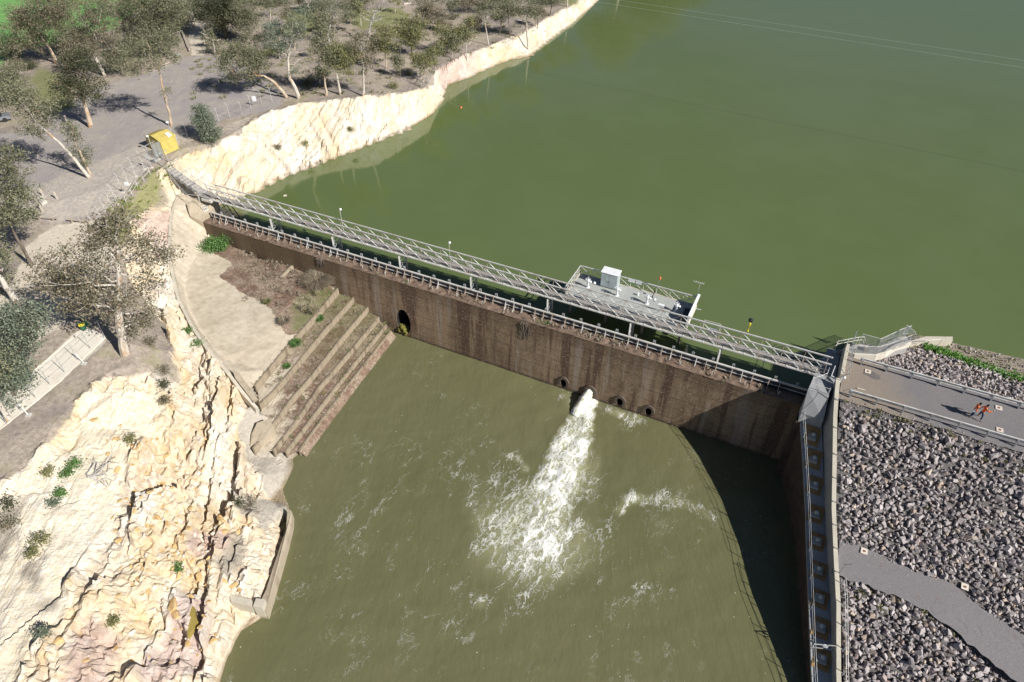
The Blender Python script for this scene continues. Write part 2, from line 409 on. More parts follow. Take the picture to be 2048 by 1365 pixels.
# ------------------------------------------------------------------ terrain: one ground sheet from surveyed levels (photo px, px, height)
LINES = [
 # waterline of the lake along the left bank (just below and just above)
 [(1700,-190,10.6),(1400,-115,10.6),(1290,-65,10.6),(1215,-15,10.6),(1190,8,10.6),(1140,52,10.6),(1100,82,10.6),(1060,118,10.6),(1010,124,10.6),(985,135,10.6),(940,155,10.6),(896,170,10.6),(888,200,10.6),(862,233,10.6),(820,256,10.6),(760,280,10.6),(710,300,10.6),(640,326,10.6),(580,349,10.6),(530,370,10.6),(500,388,10.6),(470,404,10.6),(436,412,10.6)],
 # cliff top
 [(1700,-225,13),(1400,-150,13),(1285,-100,13),(1200,-45,13),(1150,8,13.2),(1090,42,13.5),(1035,72,13.6),(985,92,13.6),(925,112,14),(872,142,14.3),(850,176,14.8),(800,186,15.6),(760,190,16.4),(715,193,16.9),(650,200,17),(600,207,17),(545,222,17),(510,238,17),(475,262,17),(440,279,17),(405,290,16.8),(372,296,16.8),(352,304,16.8)],
 # foot bench of the cliff
 [(820,248,11.5),(760,270,11.5),(700,290,11.6),(640,314,11.6),(580,336,11.6),(530,355,11.8),(490,370,12.0)],
 # spur between lake and spillway
 [(352,304,16.8),(335,330,16.6),(305,350,16.6),(285,375,16.5),(262,405,16.3),(240,440,16.1),(222,500,15.6),(215,560,15.2),(225,620,14.9),(262,690,14.3),(262,730,13.9),(215,745,14.0),(180,772,14.0),(130,830,13.7),(90,885,13.6),(40,930,13.6),(-60,1000,13.5)],
 [(400,330,14.6),(372,352,14.2),(352,372,13.8),(343,395,13.3),(338,440,12.6),(336,500,11.8),(341,545,11.0),(354,600,10.4),(380,655,10.0),(415,705,9.5),(450,745,8.9)],
 [(440,330,14.2),(470,350,12.8),(430,365,12.6),(400,362,13.4)],
 # plateau back edge along the top
 [(-200,-60,16.5),(100,-60,16.2),(400,-60,15.5),(700,-60,14.6),(900,-60,14.0),(1080,-60,13.6)],
 [(-200,120,17),(150,110,17),(400,100,16.8),(650,120,16.6),(800,110,15.6)],
 [(-200,420,17),(60,420,17),(200,380,17),(300,300,17),(500,190,17)],
 [(-200,700,15.6),(0,640,15.8),(120,560,15.9),(170,640,15.2)],
 [(-200,900,14.8),(0,800,14.8),(100,740,14.8),(200,670,14.8)],
 # upper bowl of the excavated bank
 [(262,760,13.0),(230,790,13.1),(190,800,12.9),(150,850,12.6),(110,920,12.5),(60,980,12.5),(0,1020,12.5),(-80,1080,12.3)],
 [(-100,1400,11.2),(0,1280,11.6),(80,1150,11.6),(150,1020,11.4),(220,930,11.2),(300,830,11.0),(345,760,11.0),(372,712,10.7)],
 [(100,1600,9.8),(150,1400,10.2),(190,1250,9.9),(230,1100,9.9),(290,980,9.5),(350,880,9.0),(390,800,9.0),(412,745,9.2)],
 # strata face
 [(330,1600,5.4),(330,1400,6.3),(340,1250,7.0),(360,1120,7.6),(390,1000,7.4),(420,900,7.7),(442,820,8.0),(470,775,8.3)],
 [(430,1450,3.2),(420,1365,4.0),(428,1290,4.6),(440,1210,5.0),(455,1100,5.8),(470,1000,5.4),(482,920,5.6),(490,870,6.0),(505,815,6.9)],
 # pool edge on the left
 [(330,1700,2.6),(400,1500,2.6),(440,1365,2.7),(450,1325,2.7),(478,1268,2.7),(505,1232,2.8),(528,1226,2.9),(560,1130,2.9),(580,1040,2.9),(575,1012,2.8),(545,1000,2.7),(562,978,2.8),(572,945,3.0),(592,930,2.6),(640,862,2.3),(700,778,2.3),(760,698,2.3),(790,664,2.3)],
 [(505,1215,3.8),(530,1130,4.2),(548,1060,4.2),(556,1016,4.0),(520,985,4.2),(528,950,4.5),(556,915,3.6)],
]
BL = [ # px polyline, top height
 ([(628,550),(606,577),(570,615),(526,665),(492,700),(466,725)], 7.95),
 ([(675,577),(620,641),(558,712),(509,771)], 7.2),
 ([(707.7,594),(651,657),(592,728),(543,786),(518,808)], 6.35),
 ([(735.4,613.8),(678,681.5),(620,755),(586,792),(543,851),(506,897)], 5.6),
 ([(757,634),(697,706),(635,777),(592,841.5),(546,900)], 4.85),
 ([(772,649),(697,740),(635,820),(571,903)], 4.2),
 ([(781.5,661.5),(688,780),(632,854),(598,901)], 3.6)]
outer = [(414,430,11.4),(404,408,12.3),(388,392,12.8),(358,388,13.1),(348,412,12.9),(341,440,12.6),(338,500,11.9),(344,545,11.1),(357,600,10.5),(385,655,10.0),(420,705,9.5),(455,745,8.9),(485,785,8.0),(512,815,7.3)]
toe = [(414.5,436,11.2),(416,473,8.9),(440,481,8.7),(465,491,8.6),(517,516,8.1),(583,532,8.1),(627,552,7.75),(674,578,7.05)]
inner = [(412,440,11.0),(400,470,9.7),(398,500,9.2),(376,540,9.3),(368,575,9.25),(378,620,9.1),(400,660,8.95),(435,705,8.6),(465,745,8.2),(492,780,7.5)]
mid_ = [(420,520,8.8),(470,560,8.5),(430,600,8.75),(520,600,8.2),(480,640,8.45),(450,680,8.5),(570,560,8.1),(560,590,8.1)]
l3 = [(x, y, 7.12) for x, y in [(620,641),(590,676),(558,712),(533,742),(509,771)]] + [(x, y, 8.0) for x, y in [(606,577),(570,615),(526,665),(492,700),(466,725)]]
LINES_OFF = [tuple(at(*q) + np.array([1.5, -1.1, -1.5])) for q in LINES[0]]
PTS = list(resample(LINES_OFF, 2.0))
for L in LINES:
    W = [at(*p) for p in L]
    PTS += resample(W, 1.6)
# the concrete apron is built on top of the sheet: keep the sheet a metre below it
for L in (outer[2:], inner, mid_): PTS += resample([at(p[0], p[1], p[2]) - np.array([0, 0, 1.0]) for p in L], 2.0)
for pl_, zz in BL: PTS += resample([at(x, y, zz) - np.array([0, 0, 1.3]) for x, y in pl_], 2.5)
PTS += [np.array(F(s_, .3, 6.8 - .12 * s_)) for s_ in (2, 8, 14)] + [np.array(F(-1.6, -3.5, 10.2)), np.array(F(-1.5, -8, 10.3)), np.array(F(0, -1.2, 10.0)), np.array(F(-1.5, -.5, 10.2))]
PTS += [at(x, y, -1.5) for x, y in ((860, 770), (780, 900), (700, 1000), (655, 1100), (640, 1200), (600, 1320), (540, 1450), (900, 900), (900, 1100), (850, 1300), (1100, 900), (1100, 1100), (1100, 1300), (1300, 950), (1350, 1150), (1400, 1350))]
# beds of lake and pool and the far land
for s in range(6, 90, 8): PTS += [np.array(F(s, -6, 5.0)), np.array(F(s, -20, 4.0)), np.array(F(max(s, 40), 6, -1.5)), np.array(F(max(s, 50), 34, -2)), np.array(F(max(s, 60), 70, -2))]
for s in (40, 60, 80, 110, 150, 260): PTS += [np.array(F(s, -45, 2.5)), np.array(F(s, -90, 2.0)), np.array(F(s + 10, -160, 2.0))]
for s in (95, 120, 160, 260): PTS += [np.array(F(s, -8, 3.0)), np.array(F(s, 20, -2.5)), np.array(F(s, 60, -2.5))]
PTS += [np.array(p) for p in [(-320, 60, 15), (-320, 300, 15), (-320, 620, 16), (-100, 620, 16), (60, 620, 15), (300, 620, 2), (600, 620, 2), (600, 200, 2), (600, -60, -2), (200, -80, -2), (0, -80, -3), (-60, -80, 8), (-320, -80, 13), (-160, 0, 13), (-110, 20, 13), (-100, -20, 12), (-50, 0, 9.5), (-38, 5, 6), (-20, -20, -2), (-90, 300, 15), (-20, 330, 14), (30, 300, 13), (80, 290, 13), (150, 320, 13)]]
P = np.array([tuple(p)[:3] for p in PTS])
vv, ee, ff, ov, _, _ = delaunay_2d_cdt([Vector((p[0], p[1])) for p in P], [], [], 0, 1e-3)
vx = np.array([[v.x, v.y] for v in vv]); vz = np.array([np.mean(P[list(o), 2]) if len(o) else 5.0 for o in ov])

def axis(segs):
    a = [segs[0][0]]
    for (x0, x1, st) in segs:
        n = max(1, int(round((x1 - x0) / st))); a += list(x0 + (x1 - x0) * (np.arange(n) + 1) / n)
    return np.array(a)
GX = axis([(-320, -130, 9), (-130, -88, 1.0), (-88, -64, 0.5), (-64, -9, 0.23), (-9, 30, 0.8), (30, 120, 3), (120, 600, 30)])
GY = axis([(-80, 2, 6), (2, 16, 0.6), (16, 76, 0.23), (76, 112, 0.33), (112, 200, 0.7), (200, 260, 3), (260, 620, 20)])
XX, YY = np.meshgrid(GX, GY)                # [iy, ix]
def raster(XX, YY, GX, GY, vx, vz, faces, fill):
    Z = np.full(XX.shape, fill, float)
    for f in faces:
        a, b, c = [vx[i] for i in f]; za, zb, zc = [vz[i] for i in f]
        x0 = np.searchsorted(GX, min(a[0], b[0], c[0]) - 1e-6); x1 = np.searchsorted(GX, max(a[0], b[0], c[0]) + 1e-6)
        y0 = np.searchsorted(GY, min(a[1], b[1], c[1]) - 1e-6); y1 = np.searchsorted(GY, max(a[1], b[1], c[1]) + 1e-6)
        if x1 <= x0 or y1 <= y0: continue
        X = XX[y0:y1, x0:x1]; Y = YY[y0:y1, x0:x1]
        det = (b[1] - c[1]) * (a[0] - c[0]) + (c[0] - b[0]) * (a[1] - c[1])
        if abs(det) < 1e-9: continue
        l1 = ((b[1] - c[1]) * (X - c[0]) + (c[0] - b[0]) * (Y - c[1])) / det
        l2 = ((c[1] - a[1]) * (X - c[0]) + (a[0] - c[0]) * (Y - c[1])) / det
        l3 = 1 - l1 - l2
        m = (l1 >= -1e-6) & (l2 >= -1e-6) & (l3 >= -1e-6)
        Z[y0:y1, x0:x1][m] = (l1 * za + l2 * zb + l3 * zc)[m]
    return Z
Z0 = raster(XX, YY, GX, GY, vx, vz, ff, 2.0)
def zbase(x, y):
    i = min(max(np.searchsorted(GX, x) - 1, 0), len(GX) - 2); j = min(max(np.searchsorted(GY, y) - 1, 0), len(GY) - 2)
    u = (x - GX[i]) / (GX[i + 1] - GX[i]); w = (y - GY[j]) / (GY[j + 1] - GY[j])
    return (Z0[j, i] * (1 - u) + Z0[j, i + 1] * u) * (1 - w) + (Z0[j + 1, i] * (1 - u) + Z0[j + 1, i + 1] * u) * w
def G(px, py):                    # where the sight line of a pixel meets the ground
    r = ray(px, py); k = (19.0 - CAMZ) / r[2]
    for _ in range(1400):
        p = r * k; z = CAMZ + p[2]
        if z <= zbase(p[0], p[1]): break
        k *= 1.0012
    return Vector((p[0], p[1], zbase(p[0], p[1])))
def Gp(poly): return [tuple(G(*p)[:2]) for p in poly]

# masks ---- --------------------------------------------------------
def soft(mask, it=1):
    m = mask.astype(float)
    for _ in range(it):
        m[1:-1, 1:-1] = (m[1:-1, 1:-1] * 2 + m[:-2, 1:-1] + m[2:, 1:-1] + m[1:-1, :-2] + m[1:-1, 2:]) / 6
    return m
WN = (fbm(XX * .35, YY * .35, 3, 91) - .5) * 3.0; WM = (fbm(XX * .35 + 50, YY * .35, 3, 92) - .5) * 3.0
def region(poly, it=2, wob=1.0):
    return soft(inpoly(XX + WN * wob, YY + WM * wob, Gp(poly)), it)
rock = region([(1240,-60),(1150,6),(1090,40),(1035,70),(985,90),(925,110),(872,140),(850,176),(800,186),(760,191),(715,194),(650,201),(600,208),(545,223),(510,239),(475,263),(440,284),(412,303),(378,312),(352,318),(325,352),(300,385),(270,440),(250,500),(262,560),(290,610),(330,650),(345,690),(330,730),(262,745),(215,752),(150,820),(100,890),(40,940),(-80,1010),(-80,1500),(440,1500),(620,1000),(600,900),(520,800),(440,720),(400,560),(420,480),(425,412),(520,402),(700,335),(900,268),(925,185),(1020,150),(1140,95),(1270,-5)], 2, 0.5)
slopeg = np.gradient(Z0, GY, GX); steep = np.sqrt(slopeg[0] ** 2 + slopeg[1] ** 2)
gravel = region([(-60,395),(-60,270),(60,262),(110,232),(150,205),(200,170),(290,150),(330,128),(395,112),(415,112),(470,120),(530,150),(560,185),(560,212),(510,228),(450,240),(400,268),(352,282),(335,300),(300,335),(262,370),(235,405),(215,440),(150,446),(60,440),(0,440)], 4, 0.7)
path = region([(-60,640),(0,590),(60,490),(120,448),(215,446),(235,470),(235,520),(200,560),(120,640),(60,690),(0,740),(-60,780)], 4, 0.8)
path = np.maximum(path, .47 * region([(0,400),(60,372),(160,340),(240,300),(300,270),(420,262),(540,215),(480,262),(400,280),(330,300),(270,365),(215,440),(100,446),(0,440)], 8, 1.0))
path = np.maximum(path, region([(385,112),(378,70),(378,20),(385,-40),(420,-40),(410,20),(412,70),(412,112)], 1, 0.2))
concp = soft(inpoly(XX, YY, Gp([(-120,905),(-60,855),(0,800),(90,725),(150,668),(175,655),(215,672),(210,690),(120,765),(0,860),(-60,905),(-120,950)])), 1)
grass = region([(-160,80),(-160,-160),(400,-160),(330,-10),(262,28),(230,60),(120,90),(60,95),(20,110),(-40,180)], 3, 0.8)
grass2 = np.maximum.reduce([region(p, 4, 1.2) for p in ([(70,130),(130,150),(150,210),(90,230),(60,180)], [(560,20),(640,10),(650,60),(570,75)], [(520,90),(560,92),(575,110),(530,112)], [(690,20),(800,15),(830,50),(720,60)], [(1130,-10),(1160,-6),(1150,12),(1120,14)])])
weedy = np.maximum(region([(235,430),(285,372),(300,345),(320,352),(312,385),(285,425),(255,455)], 2, 0.4), region([(215,470),(240,440),(262,455),(240,500)], 2, 0.3))
orange = np.maximum.reduce([region(p, 5, 1.5) for p in ([(120,840),(190,770),(300,745),(345,770),(380,850),(330,900),(200,870),(90,900)], [(290,860),(400,840),(400,960),(340,1010),(280,960)], [(330,1000),(460,1010),(500,1060),(440,1080),(400,1160),(330,1180),(270,1120)], [(60,1230),(190,1130),(220,1200),(200,1365),(90,1380)], [(360,290),(440,292),(470,330),(400,352)], [(950,95),(1010,85),(1060,100),(1040,125),(980,128)], [(450,760),(480,770),(470,860),(420,880)], [(240,1190),(290,1200),(280,1290),(230,1290)], [(320,650),(380,690),(380,770),(340,740)])])
purple = np.maximum.reduce([region(p, 5, 1.2) for p in ([(330,1190),(400,1210),(400,1330),(310,1380),(280,1300)], [(385,1060),(440,1070),(430,1110),(380,1105)], [(860,110),(950,90),(960,140),(880,170)], [(400,440),(330,400),(310,440),(330,500)], [(130,1300),(170,1240),(220,1300),(200,1400),(120,1400)], [(280,430),(330,420),(345,500),(300,520)])])
litter = np.maximum.reduce([region(p, 5, 1.6) for p in ([(130,860),(60,900),(-40,960),(-60,900),(60,850),(160,750),(215,735),(215,760)], [(262,640),(330,660),(340,730),(280,735),(240,700)], [(0,1030),(50,1000),(60,1060),(30,1130),(-40,1150)], [(470,1000),(545,1005),(555,1020),(520,1050),(470,1040)], [(440,1060),(480,1080),(500,1150),(450,1160),(410,1120)], [(60,1150),(110,1110),(100,1180),(60,1210)], [(285,350),(340,320),(345,350),(300,390),(275,420)])])
conc = np.maximum.reduce([region(p, 1, 0.2) for p in ([(500,890),(560,890),(600,905),(590,935),(560,985),(545,1000),(530,985),(520,950),(500,930),(490,905)], [(470,862),(520,812),(545,850),(500,900),(480,895)], [(500,1000),(560,1000),(585,1018),(560,1030),(530,1060),(515,1060),(520,1030),(470,1015)])])
# displaced heights ------------------------------------------------
rk = soft(rock > 0.5, 1) * (1 - np.clip(conc, 0, 1))
c17 = math.cos(math.radians(8)); s17 = math.sin(math.radians(8))
U = XX * c17 + YY * s17; V = -XX * s17 + YY * c17
bankzone = (YY < 74)
strat = fbm(U * 1.5, V * 0.16, 4, 5, 0.6) - .5
blk = blocks(U * 0.55, V * 0.26, 7) - .5
blk2 = blocks(U * 1.5 + 9, V * 0.9, 11) - .5
blk3 = blocks(U * 0.9 + 3, V * 0.9 + 5, 14) - .5
rub = fbm(XX * 0.09, YY * 0.09, 3, 44)
smoothz = region([(90,920),(200,790),(330,760),(352,850),(300,900),(230,1000),(190,1100),(100,1250),(0,1330),(-100,1380),(-100,1000)], 4, 1.4)
smoothz = np.maximum(smoothz, region([(0,1200),(80,1180),(60,1300),(40,1365),(0,1400),(-60,1400)], 4, 1.0))
amp = (0.35 + 1.0 * np.clip((rub - .35) * 2.5, 0, 1)) * (1 - 0.72 * smoothz)
sface = region([(440,740),(480,760),(505,830),(500,1000),(440,1060),(470,1200),(430,1365),(330,1420),(340,1250),(380,1000),(400,860)], 4, 1.0)
stA = blocks(U * 1.3, V * 0.10, 51) - .5; stB = blocks(U * 3.0, V * 0.22, 52) - .5
big_ = blocks(U * 0.36, V * 0.20, 57) - .5
edge = np.abs(blocks(U * 0.36, V * 0.20, 58) - blocks(U * 0.36 + .06, V * 0.20, 58))
terr = fbm(U * 0.34, V * 0.13, 3, 81, .45) * 7
rough_ = (1 - smoothz)
dz_bank = big_ * 1.3 * (.25 + .75 * rough_) + (blk * .9 + blk2 * .35) * rough_ * (1 - .7 * sface) + (stA * 1.3 + stB * 0.55) * sface + (blocks(XX * 2.1, YY * 2.1, 56) - .5) * .16 * rough_
dz_bank += (np.floor(terr) - terr + .5) * .28 * rough_ + (blocks(U * .75 + 4, V * .4 + 2, 59) - .5) * .7 * rough_ * (1 - .5 * sface) + (fbm(XX * .6, YY * .6, 4, 34) - .5) * .5
gul = 1 - np.abs(fbm(U * .5, V * .12, 4, 66, .55) - .5) * 9
dz_bank -= np.clip(gul, 0, 1) * .32 * (.35 + .65 * rough_)
UC, VC = toST(XX, YY); cl = fbm(UC * 0.55, VC * 0.06 + 3, 4, 71, 0.6) - .5
flt = 1 - np.abs(fbm(UC * 0.8, VC * 0.05, 4, 75, .6) - .5) * 8
dz_cliff = cl * 1.1 - np.clip(flt, 0, 1) * .38 + (blocks(UC * 0.9, VC * 0.10, 72) - .5) * 0.45 + (fbm(XX * 1.6, YY * 1.6, 3, 73) - .5) * 0.3
D = np.where(bankzone, dz_bank, dz_cliff)
D = D * np.clip((Z0 - 2.75) / .8, 0, 1) * np.where((VC < -1) & (Z0 < 10.75), 0.0, 1.0)
Z = Z0 + D * rk + (fbm(XX * 0.5, YY * 0.5, 4, 3) - .5) * 0.22 * (1 - rk) * (Z0 > 9) * (1 - np.clip(gravel + path, 0, 1) * .8)
Z -= 0.10 * concp
land = Z0 > LAKE
# crisp rock blocks standing on the bank are separate boulders, see below
MA = np.stack([rock, gravel, np.clip(grass, 0, 1), path], -1).reshape(-1, 4)
MBk = np.stack([orange, purple, litter, np.clip(conc + concp, 0, 1)], -1).reshape(-1, 4)
MC = np.stack([grass2, weedy, smoothz, np.clip(steep, 0, 2) / 2], -1).reshape(-1, 4)

def ground_mat():
    b = NB('ground')
    A = b.attr('ma'); B = b.attr('mb'); C3 = b.attr('mc')
    a = b.sep(A.outputs['Vector']); bb = b.sep(B.outputs['Vector']); c3 = b.sep(C3.outputs['Vector'])
    n1 = b.noise(0.45, 6, 0.65); n2 = b.noise(2.2, 6, 0.7); n3 = b.noise(9.0, 4, 0.75); n4 = b.noise(0.12, 4, 0.6)
    stv = b.map((1.0, 0.12, 0.5), (0, 0, math.radians(8)))
    stn = b.noise(1.3, 7, 0.68, stv)
    stn2 = b.noise(0.30, 6, 0.6, b.map((1.0, 0.35, 0.6), (0, 0, math.radians(10))))
    def M(x, edge=0.35, nz=None):   # mask sharpened with noise
        f = b.math('ADD', x, b.math('MULTIPLY', b.math('SUBTRACT', nz or n2, 0.5), 0.7))
        return b.ramp(f, [(0.5 - edge / 2, 0.0), (0.5 + edge / 2, 1.0)])
    # litter covered soil under the gums
    soil = b.ramp(n2, [(0.25, (0.20, 0.165, 0.14)), (0.43, (0.33, 0.28, 0.235)), (0.57, (0.42, 0.36, 0.30)), (0.75, (0.52, 0.46, 0.375))])
    soil = b.mix(b.ramp(n1, [(0.50, 0.0), (0.68, 0.7)]), soil, (0.29, 0.28, 0.15))
    soil = b.mix(b.ramp(n4, [(0.48, 0.0), (0.62, 0.55)]), soil, (0.21, 0.185, 0.18))
    soil = b.mix(b.ramp(n3, [(0.60, 0.0), (0.72, 0.6)]), soil, (0.42, 0.36, 0.30))
    soil = b.mix(b.ramp(n3, [(0.28, 0.7), (0.40, 0.0)]), soil, (0.07, 0.055, 0.045))
    # gravel car park
    gr = b.ramp(n3, [(0.25, (0.27, 0.245, 0.24)), (0.5, (0.34, 0.31, 0.305)), (0.75, (0.40, 0.37, 0.36))])
    gr = b.mix(b.ramp(n1, [(0.42, 0.0), (0.62, 0.55)]), gr, (0.42, 0.38, 0.32))
    gr = b.mix(b.ramp(b.noise(0.8, 4, 0.6, b.map((1, 0.35, 1), (0, 0, math.radians(-35)))), [(0.50, 0.0), (0.66, 0.35)]), gr, (0.47, 0.43, 0.38))
    sand = b.ramp(n2, [(0.3, (0.52, 0.46, 0.37)), (0.7, (0.66, 0.60, 0.50))])
    grs = b.ramp(n2, [(0.3, (0.13, 0.31, 0.09)), (0.7, (0.21, 0.42, 0.13))])
    grs2 = b.ramp(n3, [(0.3, (0.15, 0.17, 0.06)), (0.7, (0.26, 0.28, 0.11))])
    # rock
    rc = b.ramp(stn, [(0.26, (0.44, 0.36, 0.29)), (0.40, (0.62, 0.55, 0.46)), (0.54, (0.74, 0.69, 0.61)), (0.72, (0.80, 0.77, 0.72))])
    rc = b.mix(b.ramp(stn2, [(0.45, 0.0), (0.60, 0.65)]), rc, (0.70, 0.57, 0.38))
    rc = b.mix(b.ramp(n4, [(0.46, 0.0), (0.58, 0.35)]), rc, (0.76, 0.62, 0.42))
    rc = b.mix(b.math('MULTIPLY', M(bb[0], 0.6), b.ramp(b.noise(0.8, 6, 0.7), [(0.38, 0.1), (0.62, 0.85)])), rc, b.ramp(n2, [(0.3, (0.52, 0.34, 0.16)), (0.5, (0.68, 0.51, 0.29)), (0.7, (0.78, 0.67, 0.48))]))
    vst = b.noise(1.1, 6, .65, b.map((1.0, 1.0, 0.14)))
    rc = b.mix(b.math('MULTIPLY', b.ramp(vst, [(0.54, 0.0), (0.64, 0.75)]), b.ramp(c3[3] if len(c3) > 3 else n1, [(0.3, 0.3), (0.6, 1.0)])), rc, (0.60, 0.46, 0.30))
    rc = b.mix(b.ramp(vst, [(0.32, 0.5), (0.40, 0.0)]), rc, (0.46, 0.40, 0.34))
    rc = b.mix(b.math('MULTIPLY', M(bb[1], 0.6), 0.65), rc, b.ramp(stn, [(0.3, (0.36, 0.26, 0.25)), (0.6, (0.58, 0.45, 0.42))]))
    sm = b.ramp(n2, [(0.3, (0.74, 0.63, 0.46)), (0.5, (0.82, 0.75, 0.61)), (0.7, (0.86, 0.83, 0.75))])
    rc = b.mix(b.math('MULTIPLY', c3[2], 0.7), rc, sm)
    rc = b.mix(b.ramp(n3, [(0.27, 0.55), (0.38, 0.0)]), rc, (0.30, 0.23, 0.16))
    vc = b.voro(1.4, b.map((1.0, 0.5, 1.0), (0, 0, math.radians(8))), out='Color'); vc2 = b.voro(3.6, b.map((1.0, 0.55, 1.0), (0, 0, math.radians(14))), out='Color')
    rc = b.mix(0.22, rc, b.ramp(vc, [(0.1, (.36, .34, .32)), (0.9, (.66, .66, .66))]), 'OVERLAY')
    rc = b.mix(b.ramp(b.noise(5.0, 5, .8, b.map((1, 0.4, 1), (0, 0, math.radians(8)))), [(0.30, .65), (0.40, 0.0)]), rc, (.33, .26, .19))
    # lichen and soil on flat rock, dry litter
    rc = b.mix(b.math('MULTIPLY', M(bb[2], 0.7, n1), 0.8), rc, b.ramp(n3, [(0.3, (0.17, 0.15, 0.12)), (0.7, (0.42, 0.38, 0.32))]))
    c = b.mix(M(a[0], 0.25), soil, rc)
    ao = b.attr('ma').outputs['Alpha']; bo = b.attr('mb').outputs['Alpha']
    c = b.mix(M(a[1], 0.5), c, gr)
    c = b.mix(M(ao, 0.4), c, sand)
    c = b.mix(M(a[2], 0.4), c, grs)
    c = b.mix(b.math('MULTIPLY', M(c3[0], 0.8, n1), 0.8), c, grs2)
    c = b.mix(b.math('MULTIPLY', M(c3[1], 0.8), 0.75), c, b.ramp(n3, [(0.35, (0.16, 0.12, 0.07)), (0.5, (0.26, 0.27, 0.10)), (0.65, (0.36, 0.40, 0.13))]))
    cc = b.ramp(n2, [(0.3, (0.42, 0.38, 0.32)), (0.7, (0.56, 0.52, 0.45))])
    c = b.mix(b.ramp(bo, [(0.4, 0.0), (0.6, 1.0)]), c, cc)
    # wet and weedy band at the water's edge (a real tide mark)
    z = b.sep(b.pos)[2]
    wl = b.math('ADD', z, b.math('MULTIPLY', n2, 0.25))
    pxy = b.sep(b.pos)
    tdn = b.math('SUBTRACT', b.math('ADD', b.math('MULTIPLY', pxy[0], float(DN[0])), b.math('MULTIPLY', pxy[1], float(DN[1]))), float(DA @ DN))
    ups = b.math('LESS_THAN', tdn, -1.0)
    for lv in (LAKE, POOL):
        w = b.math('MULTIPLY', b.ramp(b.math('SUBTRACT', wl, lv + 0.12 - 0.0), [(0.0, 1.0), (0.42, 0.0)]), b.ramp(b.math('ADD', b.math('SUBTRACT', wl, lv), 0.6), [(0.0, 0.0), (0.2, 1.0)]))
        w = b.math('MULTIPLY', w, ups if lv == LAKE else b.math('SUBTRACT', 1.0, ups))
        c = b.mix(b.math('MULTIPLY', w, 0.75), c, (0.20, 0.145, 0.075))
    b.color(c); b.rough(0.93); b.spec(0.2)
    h = b.math('ADD', b.math('MULTIPLY', n3, 0.35), b.math('ADD', b.math('MULTIPLY', n2, 0.6), b.math('MULTIPLY', b.math('MULTIPLY', stn, 1.6), a[0])))
    h = b.math('ADD', h, b.math('MULTIPLY', b.math('MULTIPLY', b.math('ADD', b.sep(vc)[0], b.math('MULTIPLY', b.sep(vc2)[1], 0.5)), 0.8), a[0]))
    b.bump(h, 0.2, 1.0)
ground_mat()
nx, ny = len(GX), len(GY)
idx = np.arange(nx * ny).reshape(ny, nx)
Q = np.stack([idx[:-1, :-1], idx[:-1, 1:], idx[1:, 1:], idx[1:, :-1]], -1).reshape(-1, 4)
g = np_mesh('ground', np.stack([XX, YY, Z], -1).reshape(-1, 3), Q, 'ground', None, False, {'ma': MA, 'mb': MBk, 'mc': MC})
tag(g, kind='structure')
def zsurf(x, y):
    i = min(max(np.searchsorted(GX, x) - 1, 0), len(GX) - 2); j = min(max(np.searchsorted(GY, y) - 1, 0), len(GY) - 2)
    u = (x - GX[i]) / (GX[i + 1] - GX[i]); w = (y - GY[j]) / (GY[j + 1] - GY[j])
    return (Z[j, i] * (1 - u) + Z[j, i + 1] * u) * (1 - w) + (Z[j + 1, i] * (1 - u) + Z[j + 1, i + 1] * u) * w
def GS(px, py):
    p = G(px, py); return Vector((p.x, p.y, zsurf(p.x, p.y)))

# ------------------------------------------------------------------ concrete footpath on the terrace, lower left
fp = [(-120,905),(-60,855),(0,800),(90,725),(150,668),(172,656),(213,674),(120,765),(0,860),(-60,905),(-120,950)]
fpw = [G(*p) for p in fp]
mb = MB(); mb.prism([(p.x, p.y) for p in fpw], 12.0, [p.z + 0.06 for p in fpw]); o = part('footpath', mb, 'concrete_white'); tag(o, kind='structure')

# ------------------------------------------------------------------ lake and pool
def water(name, base, alt, bump1, nsc):
    b = NB(name)
    n = b.noise(0.02, 4, 0.5); n2 = b.noise(0.15, 4, 0.6)
    c = b.mix(b.ramp(n, [(0.38, 0.0), (0.62, 1.0)]), base, alt)
    c = b.mix(b.math('MULTIPLY', b.ramp(n2, [(0.4, 0.0), (0.65, 1.0)]), 0.25), c, tuple(v * 1.15 for v in alt))
    return b, c
b, c = water('lake_water', (0.104, 0.142, 0.044), (0.112, 0.148, 0.060), 0, 0)
b.color(c); b.rough(0.06); b.p.inputs['IOR'].default_value = 1.5
r1 = b.noise(2.2, 3, 0.5, b.map((1.0, 1.5, 1), (0, 0, 0.4)))
b.bump(r1, 0.012, 0.25)
lk = [F(-70, -2.62, LAKE), F(79.6, -2.62, LAKE), F(82.6, -8.0, LAKE), F(84, -2.62, LAKE), F(700, -2.62, LAKE), F(700, -520, LAKE), F(-420, -520, LAKE), F(-420, -2.62, LAKE)]
lk = [lk[0], lk[1], F(80.2, -9.2, LAKE), F(83, -13, LAKE), F(92, -16, LAKE), F(700, -16, LAKE)] + lk[5:]
mb = MB(); mb.add(lk, [tuple(range(len(lk)))]); o = part('lake', mb, 'lake_water'); tag(o, kind='structure')

